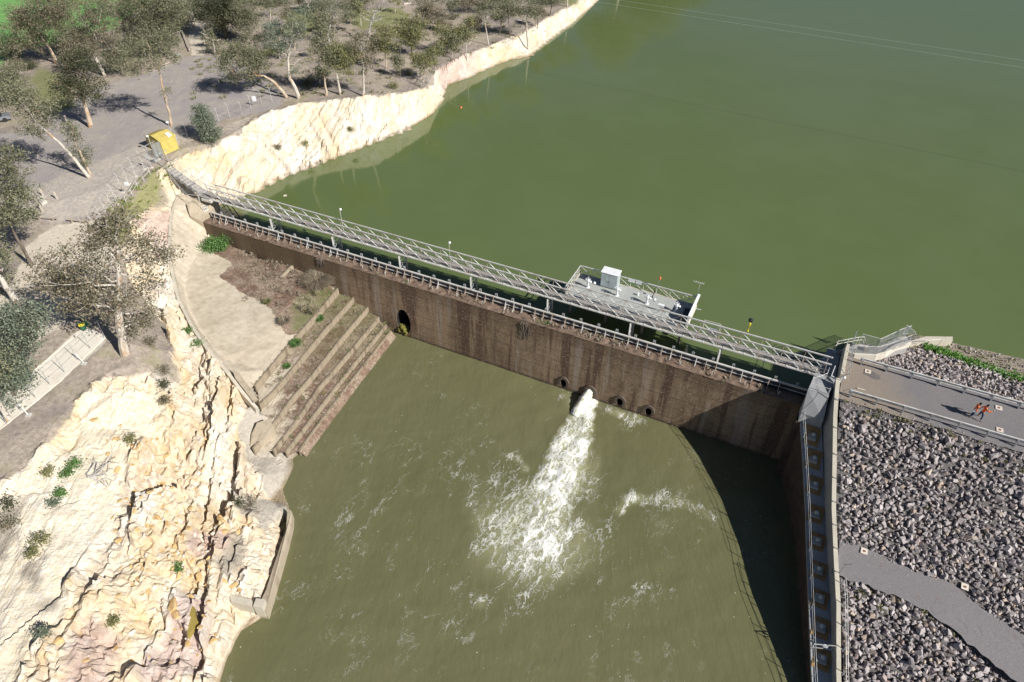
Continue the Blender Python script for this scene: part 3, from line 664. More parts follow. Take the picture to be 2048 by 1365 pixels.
# pool with foam
FO = [  # px, py, radius px, density
 (1178,803,20,1.0),(1168,828,24,1.0),(1158,850,30,1.0),(1148,872,36,.98),(1138,897,42,.95),(1128,925,44,.92),(1120,950,46,.88),(1112,975,46,.82),(1102,1000,44,.72),(1094,1027,44,.6),(1086,1055,46,.5),(1068,1085,56,.42),(1100,1100,50,.40),(1140,1060,50,.33),(1040,1020,40,.38),(1010,1040,50,.30),(1165,960,44,.42),(1175,920,42,.42),(1060,975,34,.42),(1050,935,14,.42),(1038,918,14,.42),(1020,912,12,.36),(1000,1070,60,.26),(960,1020,50,.2),(1020,1110,60,.28),(1090,1130,60,.26),(1180,1000,50,.16),(1150,1110,60,.22),(1000,960,60,.22),(1200,880,40,.25),(960,1100,80,.18),(930,980,70,.15),(1060,1150,90,.16),(1200,1060,80,.15),(980,900,60,.16),
 (1252,1000,18,.5),(1270,995,16,.5),(1290,1000,22,.36),(1320,998,24,.36),(1350,1003,26,.36),(1380,1010,24,.32),(1405,1022,20,.3),(1240,1020,16,.36),(1420,1040,20,.25),
 (1222,822,18,.5),(1240,828,14,.5),(1275,836,20,.45),(1256,840,22,.32),(1130,790,18,.35),(1105,782,16,.25),(1140,810,30,.35),(1010,745,14,.22),
 (700,900,60,.1),(700,1000,90,.12),(800,1150,120,.12),(740,1050,80,.1),(900,1180,130,.13),(1050,1250,150,.13),(700,1260,120,.12),(1250,1120,130,.13),(850,1000,110,.12),(960,1205,16,.35),(1300,1200,150,.11),(820,900,100,.1),(640,1180,80,.1),(1350,1100,60,.12),(600,1300,100,.09)]
# right edge follows the training wall, left edge lies under the bank
px_ = np.arange(-36, 31, 0.24); py_ = np.arange(-30, 72, 0.24)
PX, PY = np.meshgrid(px_, py_)
den = np.zeros(PX.shape)
for (a0, b0, r0, dn) in FO:
    w = at(a0, b0, POOL); rr = r0 / pxm(w)
    d2 = ((PX - w[0]) ** 2 + (PY - w[1]) ** 2 * 0.8) / rr ** 2
    den = np.maximum(den, dn * np.clip(1.25 - d2, 0, 1) ** 0.8 * (.70 + .5 * fbm(PX * .5 + 7, PY * .5, 3, 15))) if dn > .6 else 1 - (1 - den) * (1 - dn * np.exp(-d2 * 1.4))
jet = at(1150, 880, POOL)
dj = np.hypot(PX - jet[0], PY - jet[1])
big = np.clip(den - .25, 0, 1)
zp = (fbm(PX * .35, PY * .6, 4, 5) - .5) * .10 + big * ((fbm(PX * 1.1, PY * 1.1, 4, 6) - .35) * .75 + .12) + np.sin(dj * 1.9 + fbm(PX * .15, PY * .15, 3, 8) * 7) * .018 * np.exp(-dj / 26)
PS, PT = toST(PX, PY)
keep = (PT > -0.2) & (PS < 80.6 + 0.25 * PT)
jj = np.arange(PX.size).reshape(PX.shape)
kq = keep[:-1, :-1] & keep[:-1, 1:] & keep[1:, 1:] & keep[1:, :-1]
Qp = np.stack([jj[:-1, :-1], jj[:-1, 1:], jj[1:, 1:], jj[1:, :-1]], -1)[kq]
us = np.unique(Qp); rm = np.full(PX.size, -1); rm[us] = np.arange(len(us))
b = NB('pool_water')
n = b.noise(0.05, 4, 0.55); fo = b.attr('foam').outputs['Fac']
c = b.ramp(n, [(0.3, (0.126, 0.128, 0.062)), (0.7, (0.150, 0.149, 0.078))])
warp = b.n.new('ShaderNodeVectorMath'); warp.operation = 'ADD'
wsc = b.n.new('ShaderNodeVectorMath'); wsc.operation = 'SCALE'; wsc.inputs['Scale'].default_value = 2.6
fl0 = b.map((1.25, 0.55, 1), (0, 0, 0), b.map((1, 1, 1), (0, 0, math.radians(26))))
b.l.new(b.noise(0.32, 4, 0.6, out=1), wsc.inputs[0]); b.l.new(fl0, warp.inputs[0]); b.l.new(wsc.outputs[0], warp.inputs[1])
def ridge(sc, det, vec):
    f = b.noise(sc, det, 0.6, vec)
    return b.math('SUBTRACT', 1.0, b.math('MULTIPLY', b.math('ABSOLUTE', b.math('SUBTRACT', f, 0.5)), 11.0), True)
rg = b.math('MAXIMUM', b.math('MAXIMUM', ridge(0.5, 6, warp.outputs[0]), b.math('MULTIPLY', ridge(1.15, 6, warp.outputs[0]), 0.92)), b.math('MULTIPLY', ridge(2.6, 5, warp.outputs[0]), 0.8))
sp = b.noise(7.0, 4, 0.8); bk = b.noise(0.8, 6, 0.7, warp.outputs[0])
swl = b.noise(0.33, 4, 0.6, warp.outputs[0])
pat = b.math('ADD', b.math('MULTIPLY', b.math('SUBTRACT', swl, 0.5), 0.8), b.math('ADD', b.math('MULTIPLY', rg, 0.66), b.math('ADD', b.math('MULTIPLY', sp, 0.20), b.math('MULTIPLY', bk, 0.34))))
thr = b.math('SUBTRACT', 1.00, b.math('MULTIPLY', fo, 0.54))
fm = b.math('MULTIPLY', b.math('SUBTRACT', pat, thr), 3.2, True)
lowd = b.ramp(fo, [(0.03, 0.0), (0.20, 1.0)])
fm = b.math('MULTIPLY', fm, lowd)
dots = b.math('MULTIPLY', b.ramp(b.voro(1.3), [(0.045, 1.0), (0.075, 0.0)]), b.ramp(b.noise(0.25, 3), [(0.48, 0.0), (0.6, 0.8)]))
fl = b.noise(3.4, 5, 0.75, warp.outputs[0]); area = b.ramp(b.noise(0.13, 4, 0.6), [(0.46, 0.0), (0.60, 1.0)])
fleck = b.math('MULTIPLY', b.math('MULTIPLY', b.ramp(fl, [(0.655, 0.0), (0.70, 1.0)]), area), 0.18)
thin = b.math('MULTIPLY', b.math('MULTIPLY', b.ramp(ridge(0.8, 6, warp.outputs[0]), [(0.75, 0.0), (1.0, 1.0)]), b.ramp(b.noise(0.5, 3), [(0.55, 0.0), (0.66, 1.0)])), b.math('MULTIPLY', area, 0.22))
fm2 = b.math('MAXIMUM', b.math('MAXIMUM', fm, b.math('MAXIMUM', fleck, thin)), b.math('MULTIPLY', dots, 0.8))
c = b.mix(b.math('MULTIPLY', b.ramp(fo, [(0.25, 0.0), (0.95, 1.0)]), 0.8), c, (0.46, 0.46, 0.27))
c = b.mix(fm2, c, (0.86, 0.88, 0.84))
b.color(c); b.rough(b.math('ADD', 0.10, b.math('MULTIPLY', fm2, 0.6)))
b.p.inputs['IOR'].default_value = 1.333
w1 = b.noise(0.62, 5, 0.6, b.map((1.0, 0.42, 1), (0, 0, math.radians(30)))); w2 = b.noise(3.2, 3, 0.5, b.map((1, 0.5, 1), (0, 0, math.radians(20))))
hh = b.math('ADD', b.math('MULTIPLY', w1, 1.0), b.math('ADD', b.math('MULTIPLY', w2, 0.16), b.math('MULTIPLY', fm, 0.55)))
b.bump(hh, 0.14, 0.75)
o = np_mesh('pool', np.stack([PX, PY, zp + POOL], -1).reshape(-1, 3)[us], rm[Qp], 'pool_water', None, True, {'foam': den.ravel()[us]})
tag(o, kind='structure')

# ------------------------------------------------------------------ the dam (its own frame: x along the crest, y upstream)
dam = thing('dam', 'long brown weathered concrete dam wall with round outlets at its foot', 'dam', (DA[0], DA[1], 0))
dam.rotation_euler = (0, 0, math.atan2(DD[1], DD[0]))
def lpart(name, V, Fc, mat, parent=dam, smooth=False, label=None):
    me = bpy.data.meshes.new(name); me.from_pydata(V, [], Fc); me.materials.append(MATS[mat]); me.update()
    if smooth: me.polygons.foreach_set('use_smooth', [True] * len(me.polygons))
    o = bpy.data.objects.new(name, me); link(o, parent)
    if label: o['label'] = label
    return o
CR = 11.0
S0, S1 = -0.9, 78.25
def yface(z): return -(CR - z) * 0.035           # slight batter, y = -t
OUT = [(31.0, 4.95, 1.0, 1.95), (53.05, 3.72, .37, .58), (56.4, 3.6, .46, .66), (60.0, 3.68, .37, .58), (63.4, 3.68, .37, .58)]
rnd = random.Random(4)
pv = []; pe = []
bd = [(S0, -0.5), (S1, -0.5), (S1, CR), (S0, CR)]
for a, b2 in zip(bd, bd[1:] + bd[:1]):
    n = max(1, int(math.dist(a, b2) / 1.5)); 
    for i in range(n): pv.append((a[0] + (b2[0] - a[0]) * i / n, a[1] + (b2[1] - a[1]) * i / n))
nb = len(pv); pe += [(i, (i + 1) % nb) for i in range(nb)]
holes = []
for (s0, z0, rs, rz) in OUT:
    k0 = len(pv); m = 20
    for i in range(m): pv.append((s0 + rs * math.cos(2 * math.pi * i / m), z0 + rz * math.sin(2 * math.pi * i / m)))
    pe += [(k0 + i, k0 + (i + 1) % m) for i in range(m)]; holes.append((s0, z0, rs, rz))
for i in range(int(S0), int(S1), 2):
    for zz in (1, 3, 5, 7, 9):
        q = (i + rnd.uniform(0, 1.4) + .3, zz + rnd.uniform(-.6, .6))
        if all(((q[0] - h[0]) / (h[2] + .2)) ** 2 + ((q[1] - h[1]) / (h[3] + .2)) ** 2 > 1 for h in holes): pv.append(q)
v2, e2, f2, *_ = delaunay_2d_cdt([Vector(p) for p in pv], pe, [], 0, 1e-4)
Vf = [(v.x, yface(v.y), v.y) for v in v2]; Ff = []
for f in f2:
    cx = sum(v2[i].x for i in f) / 3; cz = sum(v2[i].y for i in f) / 3
    if any(((cx - h[0]) / h[2]) ** 2 + ((cz - h[1]) / h[3]) ** 2 < 0.97 for h in holes): continue
    if v2[f[0]].y == v2[f[1]].y == v2[f[2]].y: continue
    Ff.append(tuple(f)[::-1])
nV = len(Vf)
# back and sides
B = [(S0, 2.6, -.5), (S1, 2.6, -.5), (S1, 2.6, CR - .25), (S0, 2.6, CR - .25), (S0, yface(-.5), -.5), (S1, yface(-.5), -.5), (S1, 0, CR), (S0, 0, CR)]
Vf += B; Ff += [(nV, nV + 1, nV + 2, nV + 3), (nV + 4, nV, nV + 3, nV + 7), (nV + 1, nV + 5, nV + 6, nV + 2)]
lpart('wall_face', Vf, Ff, 'dam_face')
# outlets: black bores, collars on the small ones, moss in the big one
for i, (s0, z0, rs, rz) in enumerate(OUT):
    m = 20; V = []; Fo = []
    for y in (0.0, 3.0 if i else 2.2):
        for k in range(m):
            zz = z0 + rz * math.sin(2 * math.pi * k / m); V.append((s0 + rs * math.cos(2 * math.pi * k / m), (yface(zz) if y == 0 else y * .8), zz))
    Fo = [(k, (k + 1) % m, m + (k + 1) % m, m + k) for k in range(m)] + [tuple(range(m, 2 * m))]
    out_o = lpart('outlet', V, Fo, 'tunnel_dark', dam, label=['large arched outlet with moss at its foot', 'left small outlet above the water', 'outlet pouring white water', 'small outlet right of the water jet', 'rightmost small outlet'][i])
    if i:
        V = []; Fo = []; m2 = 16
        for (ra, rb, y) in ((1.0, 1.0, -0.02), (1.0, 1.0, -.14), (1.85, 1.6, -.14), (1.85, 1.6, .15)):
            for k in range(m2 + 1):
                an = -0.55 + (math.pi + 1.1) * k / m2
                V.append((s0 + rs * ra * math.cos(an), yface(z0) + y, z0 + rz * rb * math.sin(an)))
        for r in range(3):
            for k in range(m2): Fo.append((r * (m2 + 1) + k, r * (m2 + 1) + k + 1, (r + 1) * (m2 + 1) + k + 1, (r + 1) * (m2 + 1) + k))
        lpart('collar', V, Fo, 'collar_concrete', out_o)
    else:
        t = MB(); r7 = random.Random(5)
        for k in range(90):
            a = r7.uniform(0, 1.2); zz = 3.05 + a; xx = s0 - .85 + r7.uniform(0, 1.2) * (1.3 - a * .6); y = r7.uniform(-.35, .5)
            t.lathe((xx, y, zz - .2), [(.16, 0), (.2, .12), (.02, .3)], 5, (r7.uniform(-.5, .5), r7.uniform(-.5, .5), 1))
        lpart('moss_mound', t.v, t.f, 'moss', out_o)
# crest with rubble and debris, surface dips towards the edge
ns, nt = 400, 12; V = []; Fo = []
for i in range(ns + 1):
    for j in range(nt + 1):
        x = S0 + (S1 - S0) * i / ns; y = -0.02 + 1.5 * j / nt
        e = 1 if 0 < j < nt else 0
        z = CR + .01 + 0.10 * math.sin(math.pi * j / nt) + e * (float(vnoise(np.array(x * 2.1), np.array(y * 2.5), 3)) - .4) * .22
        V.append((x, y - (e * 0 if j else (float(vnoise(np.array(x * 1.4), np.array(2.), 5)) - .5) * .12), z))
for i in range(ns):
    for j in range(nt): a = i * (nt + 1) + j; Fo.append((a, a + nt + 1, a + nt + 2, a + 1))
lpart('crest', V, Fo, 'crest_debris')
V = [(S0, 1.48, CR - .3), (S1, 1.48, CR - .3), (S1, 2.62, CR - .28), (S0, 2.62, CR - .28), (S0, 1.48, CR + .02), (S1, 1.48, CR + .02), (S1, 2.62, CR - .22), (S0, 2.62, CR - .22)]
lpart('back_ledge', V, [(3, 2, 1, 0), (4, 5, 6, 7), (0, 1, 5, 4), (1, 2, 6, 5), (2, 3, 7, 6), (3, 0, 4, 7)], 'crest_debris')

# ------------------------------------------------------------------ steel flashboards along the crest
fb = thing('flashboard_barrier', 'long low steel flashboard with white top rail and slanted props on the dam crest', 'barrier', F(39, -1.35, CR))
mb = MB(); mb.boxst(-0.3, 78.2, -1.38, -1.32, CR, 11.95); part('steel_plate', mb, 'dark_steel', fb)
mb = MB(); mb.boxst(-0.4, 78.3, -1.44, -1.25, 11.95, 12.07); mb.boxst(-0.4, 78.3, -1.30, -1.24, 11.42, 11.50); part('top_rail', mb, 'galv_pale', fb)
rnd = random.Random(11)
bk = []
sx = 0.4
while sx < 78 and len(bk) < 62:
    bk.append(sx); sx += 1.05 + (0.55 if len(bk) % 3 == 0 else 0)
for sx in bk:
    mb = MB(); mb.beam(F(sx, -1.22, 11.85), F(sx, -.72, 11.08), .05, .07); mb.beam(F(sx, -1.2, 11.1), F(sx, -1.2, 12.0), .06, .06)
    mb.beam(F(sx, -1.2, 11.12), F(sx, -.62, 11.12), .07, .05)
    part('prop', mb, 'galv_rust' if rnd.random() < .75 else 'galv_pale', fb)
for sx in np.arange(1.4, 78, 2.1):
    mb = MB(); mb.boxst(sx - .1, sx + .1, -1.60, -1.54, 11.0, 12.38); mb.boxst(sx - .13, sx - .09, -1.64, -1.5, 11.0, 12.36); mb.boxst(sx + .09, sx + .13, -1.64, -1.5, 11.0, 12.36)
    part('upright', mb, 'galv', fb)
for k, sx in enumerate(np.arange(1.9, 77, 3.35)):
    mb = MB(); mb.beam(F(sx, -.42, 10.95), F(sx + .02, -.36, 11.62), .06, .06); mb.beam(F(sx - .03, -.42, 11.5), F(sx + .10, -.40, 11.62), .05, .05)
    o = part('crest_stake', mb, 'galv_pale', None, origin=tuple(F(sx, -.42, 11)))
    tag(o, 'short pale steel stake standing alone on the front edge of the dam crest', 'stake', 'stakes along the front edge of the dam crest')
# weeds on the crest and rubble
def tuft_mesh(n, h, spread, seed, droop=.5, w=.03):
    r = np.random.RandomState(seed); V = []; Q = []
    a = r.rand(n) * 2 * np.pi; rad = np.sqrt(r.rand(n)) * spread * .35; ln = h * (.5 + r.rand(n) * .6)
    for i in range(n):
        bx, by = rad[i] * math.cos(a[i]), rad[i] * math.sin(a[i]); d = a[i] + r.randn() * .5
        o = spread * (.3 + r.rand() * .5) * droop
        p0 = np.array([bx, by, 0]); p1 = np.array([bx + math.cos(d) * o * .4, by + math.sin(d) * o * .4, ln[i] * .7]); p2 = np.array([bx + math.cos(d) * o, by + math.sin(d) * o, ln[i] * (1 - droop * .3)])
        s2 = np.array([-math.sin(d), math.cos(d), 0]) * w
        k = len(V); V += [p0 - s2, p0 + s2, p1 + s2, p1 - s2, p2 + s2 * .3, p2 - s2 * .3]; Q += [(k, k + 1, k + 2, k + 3), (k + 3, k + 2, k + 4, k + 5)]
    return np.array(V), np.array(Q)
def scatter_tufts(name, spots, mat, seed, h=.4, spread=.5, n=26, w=.03):
    VV = []; QQ = []; o = 0
    for i, p in enumerate(spots):
        V, Q = tuft_mesh(n, h * random.Random(seed + i).uniform(.5, 1.3), spread, seed + i, .6, w)
        V = V + np.array(p)[None, :]; VV.append(V); QQ.append(Q + o); o += len(V)
    return np_mesh(name, np.concatenate(VV), np.concatenate(QQ), mat)
rr = random.Random(8)
sp = [tuple(F(s, rr.uniform(-1.1, -.1), 11.0)) for s in [rr.gauss(54, 4) for _ in range(26)] + [rr.uniform(0, 78) for _ in range(40)]]
o = scatter_tufts('crest_weeds', sp, 'leaf_dry', 50, .42, .5, 22); tag(o, 'dry straw coloured weeds along the dam crest', 'weeds', None, 'stuff')
sp = [tuple(F(s, rr.uniform(-.7, .15), 10.9)) for s in (49.5, 50, 50.4, 20.5, 32)]
o = scatter_tufts('green_weeds', sp, 'leaf_green', 60, .5, .6, 30); tag(o, 'small green weeds sprouting on the dam crest', 'weeds', None, 'stuff')
# dead vine hanging over the face
for (sv, L) in ((48.0, 3.2), (19.2, 1.6)):
    mb = MB(); r7 = random.Random(3)
    for k in range(26):
        x = sv + r7.gauss(0, .3); pts = [F(x, -.3, 11.15)]
        zz = 11.1; xx = x
        for q in range(5):
            xx += r7.gauss(0, .12); zz -= L * r7.uniform(.08, .22); pts.append(F(xx, .06 + r7.uniform(0, .12), zz))
        mb.tube(pts, [.03] * 3 + [.02] * 3, 4)
    o = part('dead_vine', mb, 'bark_dark', None, origin=tuple(F(sv, 0, 11)))
    tag(o, 'dark dead vine hanging from the middle of the crest down the dam face' if sv > 30 else 'short dead vine hanging from the crest above the stepped apron', 'vine')

# ------------------------------------------------------------------ footbridge
TN, TF = -2.28, -3.38; ZB, ZT, ZD = 13.45, 15.15, 13.62
BS0, BS1 = -0.6, 79.1
br = thing('footbridge', 'long pale steel truss footbridge running above the dam crest', 'bridge', F(39, -2.8, 13.5))
mb = MB(); mb.boxst(BS0, BS1, TF + .1, TN - .1, ZD - .04, ZD); part('deck', mb, 'deck_grating', br)
mb = MB()
for s in np.arange(BS0 + .5, BS1, 1.05): mb.boxst(s - .05, s + .05, TF - .05, TN + .22, ZD - .22, ZD - .045)
part('cross_beam', mb, 'galv_pale', br)
for t, nm in ((TN, 'near_truss'), (TF, 'far_truss')):
    ch = MB(); ch.boxst(BS0, BS1 + .2, t - .055, t + .055, ZT - .06, ZT + .06); part('top_chord', ch, 'galv_pale', br)
    ch = MB(); ch.boxst(BS0, BS1, t - .07, t + .07, ZB - .08, ZB + .08)
    if t == TN: ch.boxst(BS0, BS1, t + .12, t + .22, ZB - .02, ZB + .10)
    part('bottom_chord', ch, 'galv_pale', br)
    mid = MB(); mid.boxst(BS0, BS1, t - .02, t + .02, ZB + .9, ZB + .94); mid.boxst(BS0, BS1, t - .02, t + .02, ZB + .5, ZB + .53); part('hand_rail', mid, 'galv', br)
    k = 0; P0 = BS0 + .2; NPN = 38; pl = (BS1 - BS0 - .4) / NPN
    for i in range(NPN):
        a = P0 + i * pl
        w = MB(); w.beam(F(a, t, ZT), F(a + pl, t, ZB), .085, .06); part('diagonal', w, 'timber_pale' if False else 'galv_pale', br)
    for i in range(NPN + 1):
        w = MB(); w.beam(F(P0 + i * pl, t, ZB), F(P0 + i * pl, t, ZT), .045, .045); part('vertical', w, 'galv_rust', br)
        if i < NPN: w = MB(); w.beam(F(P0 + i * pl, t + .03, ZB), F(P0 + (i + 1) * pl, t + .03, ZT), .028, .028); part('counter_brace', w, 'galv', br)
# trestles on the crest
mb0 = None
for sx in (10, 20, 30, 39.9, 49.7, 59.4, 69):
    z0 = CR - .3
    tr = thing('bridge_trestle', 'x', 'trestle', F(sx, -2.6, z0), 'steel trestles carrying the footbridge')
    for t in (TN + .42, TF + .1):
        mb = MB(); mb.beam(F(sx, t, z0), F(sx, t, ZB - .08), .2, .16); part('leg', mb, 'galv_pale', tr)
    mb = MB(); nz = 3
    for q in range(nz):
        za = z0 + .1 + (ZB - z0 - .3) * q / nz; zb2 = z0 + .1 + (ZB - z0 - .3) * (q + 1) / nz
        mb.beam(F(sx, TN + .42, za), F(sx, TF + .1, zb2), .09, .06); mb.beam(F(sx, TF + .1, za), F(sx, TN + .42, zb2), .09, .06)
    part('cross_brace', mb, 'galv', tr)
    tr['label'] = {10: 'lattice steel trestle under the footbridge nearest its left end', 20: 'second lattice trestle from the left end of the footbridge', 30: 'lattice trestle roughly above the large arched outlet', 39.9: 'trestle midway between the arched outlet and the valve platform', 49.7: 'trestle just left of the valve platform', 59.4: 'trestle below the middle of the valve platform', 69: 'trestle nearest the right end of the footbridge'}[sx]
# raking braces between bridge and platform
# lamps on the bridge
def lamp(s, t, z, h, label, rot=0, part_dark=False):
    o = thing('bridge_lamp', label, 'lamp', F(s, t, z), 'globe lamps on thin poles along the footbridge')
    mb = MB(); mb.tube([F(s, t, z), F(s, t, z + h - .25), F(s, t - .12, z + h - .12)], [.035, .03, .025], 6); part('pole', mb, 'galv_pale', o)
    mb = MB(); mb.lathe(F(s, t - .14, z + h - .14), [(.02, -.02), (.12, .0), (.16, .1), (.15, .2), (.08, .27), (.02, .28)], 10); part('lamp_head', mb, 'white_paint', o, True)
    mb = MB(); mb.lathe(F(s, t - .14, z + h - .22), [(.05, -.04), (.13, .06), (.12, .1)], 10); part('lamp_fitting', mb, 'black_plastic', o, True)
lamp(20.9, TN - .9, 13.6, 3.2, 'thin lamp pole on the far side of the footbridge nearest its left end')
lamp(37.0, TN, 13.6, 3.4, 'thin lamp pole midway along the footbridge left of the valve platform')
lamp(54.7, TN - .2, 13.5, 3.3, 'thin lamp pole in front of the metal cabinet on the platform')
lamp(61.36, TN - .2, 13.5, 3.3, 'thin lamp pole in front of the right half of the platform')
o = thing('siren_pole', 'pole with a dark horn and yellow sleeve behind the footbridge near its right end', 'pole', F(71.0, -3.6, 13.5))
mb = MB(); mb.tube([F(71, -3.6, 13.4), F(71, -3.6, 15.6)], .04, 6); part('pole', mb, 'dark_steel', o)
mb = MB(); mb.tube([F(71, -3.6, 15.3), F(71.05, -3.7, 16.3)], .1, 8); part('sleeve', mb, 'bin_yellow', o)
mb = MB(); mb.lathe(F(71.0, -3.7, 16.5), [(.05, 0), (.22, .05), (.25, .28), (.1, .36)], 10); part('horn', mb, 'black_plastic', o)

# ------------------------------------------------------------------ valve platform
PF0, PF1, PT0, PT1 = 51.1, 64.9, -8.15, -3.5; PZ = 13.4
pf = thing('valve_platform', 'grey steel platform with braced railings standing in the lake behind the footbridge', 'platform', F(58, -6, PZ))
mb = MB(); mb.boxst(PF0, PF1, PT0, PT1, PZ - .12, PZ); part('floor', mb, 'platform_grating', pf)
mb = MB(); mb.boxst(PF0, PF1, PT0 - .06, PT0 + .12, PZ - .35, PZ + .04); mb.boxst(PF0 - .1, PF0 + .1, PT0, PT1, PZ - .35, PZ + .04); mb.boxst(PF1 - .1, PF1 + .1, PT0, PT1, PZ - .35, PZ + .04)
part('edge_beam', mb, 'concrete_cap', pf)
for sx in (51.6, 55.9, 60.2, 64.4):
    for t in (-7.9, -4.2):
        mb = MB(); mb.boxst(sx - .12, sx + .12, t - .12, t + .12, 4, PZ - .13); part('pile', mb, 'galv_rust', pf)
ZR = 14.5
mb = MB()
mb.boxst(PF0 - .05, PF1 + .05, PT0 - .05, PT0 + .05, ZR - .05, ZR + .05); part('back_rail', mb, 'galv_pale', pf)
mb = MB(); mb.boxst(PF0 - .05, PF0 + .05, PT0, PT1, ZR - .05, ZR + .05); mb.boxst(PF0 - .03, PF0 + .03, PT0, PT1, PZ + .55, PZ + .6)
for t in np.arange(PT0, PT1, .95): mb.beam(F(PF0, t, PZ), F(PF0, t, ZR), .05); mb.beam(F(PF0, t, PZ + .05), F(PF0, t + .95, ZR), .035)
part('side_rail', mb, 'galv_pale', pf)
mb = MB(); NX = 9; w = (PF1 - PF0) / NX
for i in range(NX):
    a = PF0 + i * w; mb.beam(F(a, PT0, PZ), F(a + w, PT0, ZR), .05, .035); mb.beam(F(a + w, PT0 + .03, PZ), F(a, PT0 + .03, ZR), .05, .035); mb.beam(F(a, PT0, PZ), F(a, PT0, ZR), .05)
part('cross_brace', mb, 'galv_pale', pf)
mb = MB(); mb.beam(F(PF0 + 7.6, PT0, ZR), F(PF0 + 9.2, PT0, PZ), .09, .06); mb.beam(F(PF0 + 9.6, PT0, ZR), F(PF0 + 11.2, PT0, PZ), .09, .06); part('diagonal', mb, 'timber_pale', pf)
o = thing('end_panel', 'tall plain white metal screen closing the right end of the platform', 'screen', F(65.0, -5.9, PZ))
mb = MB(); mb.hexa([F(64.78, PT0, PZ), F(64.9, PT0, PZ), F(64.9, -3.9, PZ), F(64.78, -3.9, PZ)], [F(64.85, PT0, PZ + 1.55), F(65.12, PT0, PZ + 1.5), F(65.12, -3.9, PZ + 1.5), F(64.85, -3.9, PZ + 1.55)]); part('panel', mb, 'white_paint', o)
mb = MB(); mb.beam(F(65.1, -6.3, PZ + .9), F(65.75, -6.35, PZ + .9), .05); mb.beam(F(65.1, -4.9, PZ + .5), F(65.7, -4.9, PZ + .5), .05); part('bracket', mb, 'galv_pale', o)
mb = MB(); mb.boxst(64.0, 64.75, -5.9, -4.0, PZ + .01, PZ + 1.0); o = part('equipment_box', mb, 'dark_steel', None, origin=tuple(F(64.4, -5, PZ))); tag(o, 'low dark metal box against the right end screen of the platform', 'box')
# cabinet
cb = thing('control_cabinet', 'large pale galvanised double door cabinet on the valve platform', 'cabinet', F(55.08, -7.3, PZ))
mb = MB(); mb.boxst(54.1, 56.05, -7.85, -6.8, PZ + .08, PZ + 1.98); part('cabinet_body', mb, 'cabinet_metal', cb)
mb = MB(); mb.hexa([F(54.04, -7.92, PZ + 1.98), F(56.11, -7.92, PZ + 1.98), F(56.11, -6.72, PZ + 1.98), F(54.04, -6.72, PZ + 1.98)], [F(54.04, -7.92, PZ + 2.10), F(56.11, -7.92, PZ + 2.10), F(56.11, -6.72, PZ + 2.04), F(54.04, -6.72, PZ + 2.04)]); part('lid', mb, 'white_paint', cb)
for a, b2 in ((54.16, 55.05), (55.1, 55.99)):
    mb = MB(); mb.boxst(a, b2, -6.79, -6.75, PZ + .2, PZ + 1.9); d_ = part('door', mb, 'cabinet_metal', cb)
    hx = b2 - .08 if a < 55 else a + .08
    mb = MB(); mb.boxst(hx - .025, hx + .025, -6.745, -6.70, PZ + .9, PZ + 1.1); part('handle', mb, 'galv', d_)
mb = MB(); mb.boxst(54.08, 56.07, -7.83, -6.83, PZ, PZ + .08); part('plinth', mb, 'dark_steel', cb)
# valve actuators
def valve(s, t, label):
    o = thing('valve_actuator', label, 'valve', F(s, t, PZ), 'white valve actuators in a row on the platform')
    mb = MB(); mb.lathe(F(s, t, PZ), [(.22, 0), (.22, .05), (.12, .08), (.10, .55), (.14, .6), (.14, .75)], 12); mb.boxst(s - .18, s + .18, t - .18, t + .18, PZ, PZ + .06); part('pedestal', mb, 'white_paint', o)
    mb = MB(); mb.lathe(F(s, t, PZ + .74), [(.17, 0), (.2, .08), (.2, .28), (.14, .36), (.04, .38)], 12); mb.lathe(F(s - .28, t, PZ + .92), [(.11, -.02), (.13, .03), (.13, .22), (.05, .25)], 10, (1, 0, 0)); mb.lathe(F(s + .2, t + .08, PZ + .9), [(.08, 0), (.12, .04), (.12, .2), (.04, .23)], 10, (1, 0, 0)); part('gearbox', mb, 'white_paint', o, True)
    mb = MB(); c = F(s - .04, t + .05, PZ + 1.14)
    for k in range(16):
        a = 2 * math.pi * k / 16; b2 = 2 * math.pi * (k + 1) / 16
        mb.beam(c + Vector((math.cos(a) * .27, math.sin(a) * .27, 0)), c + Vector((math.cos(b2) * .27, math.sin(b2) * .27, 0)), .045)
    for k in range(4): a = math.pi * k / 2; mb.beam(c, c + Vector((math.cos(a) * .27, math.sin(a) * .27, 0)), .03)
    part('handwheel', mb, 'white_paint', o)
    mb = MB(); mb.tube([F(s, t, PZ + 1.1), F(s, t, PZ + 1.5)], .04, 8); part('stem_cover', mb, 'white_paint', o)
valve(52.92, -5.97, 'white valve actuator with handwheel left of the metal cabinet')
valve(56.42, -5.93, 'white valve actuator with handwheel at the right front corner of the cabinet')
valve(59.91, -5.97, 'white valve actuator standing alone in the middle of the platform')
valve(63.2, -5.95, 'white valve actuator beside the dark box at the right end')
o = thing('platform_bollard', 'very small white post on the platform floor between two valves', 'post', F(58.54, -7.0, PZ))
mb = MB(); mb.lathe(F(58.54, -7.0, PZ), [(.1, 0), (.09, .28), (.13, .3), (.13, .36), (.04, .4)], 10); part('post', mb, 'white_paint', o)
o = thing('level_sensor', 'slim dark sensor post with an orange head at the platform back rail', 'sensor', F(60.2, -7.4, PZ))
mb = MB(); mb.tube([F(60.1, -7.3, PZ), F(60.25, -7.5, PZ + .9)], .09, 8); part('housing', mb, 'black_plastic', o)
mb = MB(); mb.tube([F(60.25, -7.5, PZ + .6), F(60.5, -7.9, PZ + 2.3)], .03, 6); part('pole', mb, 'galv', o)
mb = MB(); mb.lathe(F(60.5, -7.9, PZ + 2.25), [(.1, 0), (.13, .1), (.12, .3), (.04, .36)], 10); part('head', mb, 'orange_plastic', o)
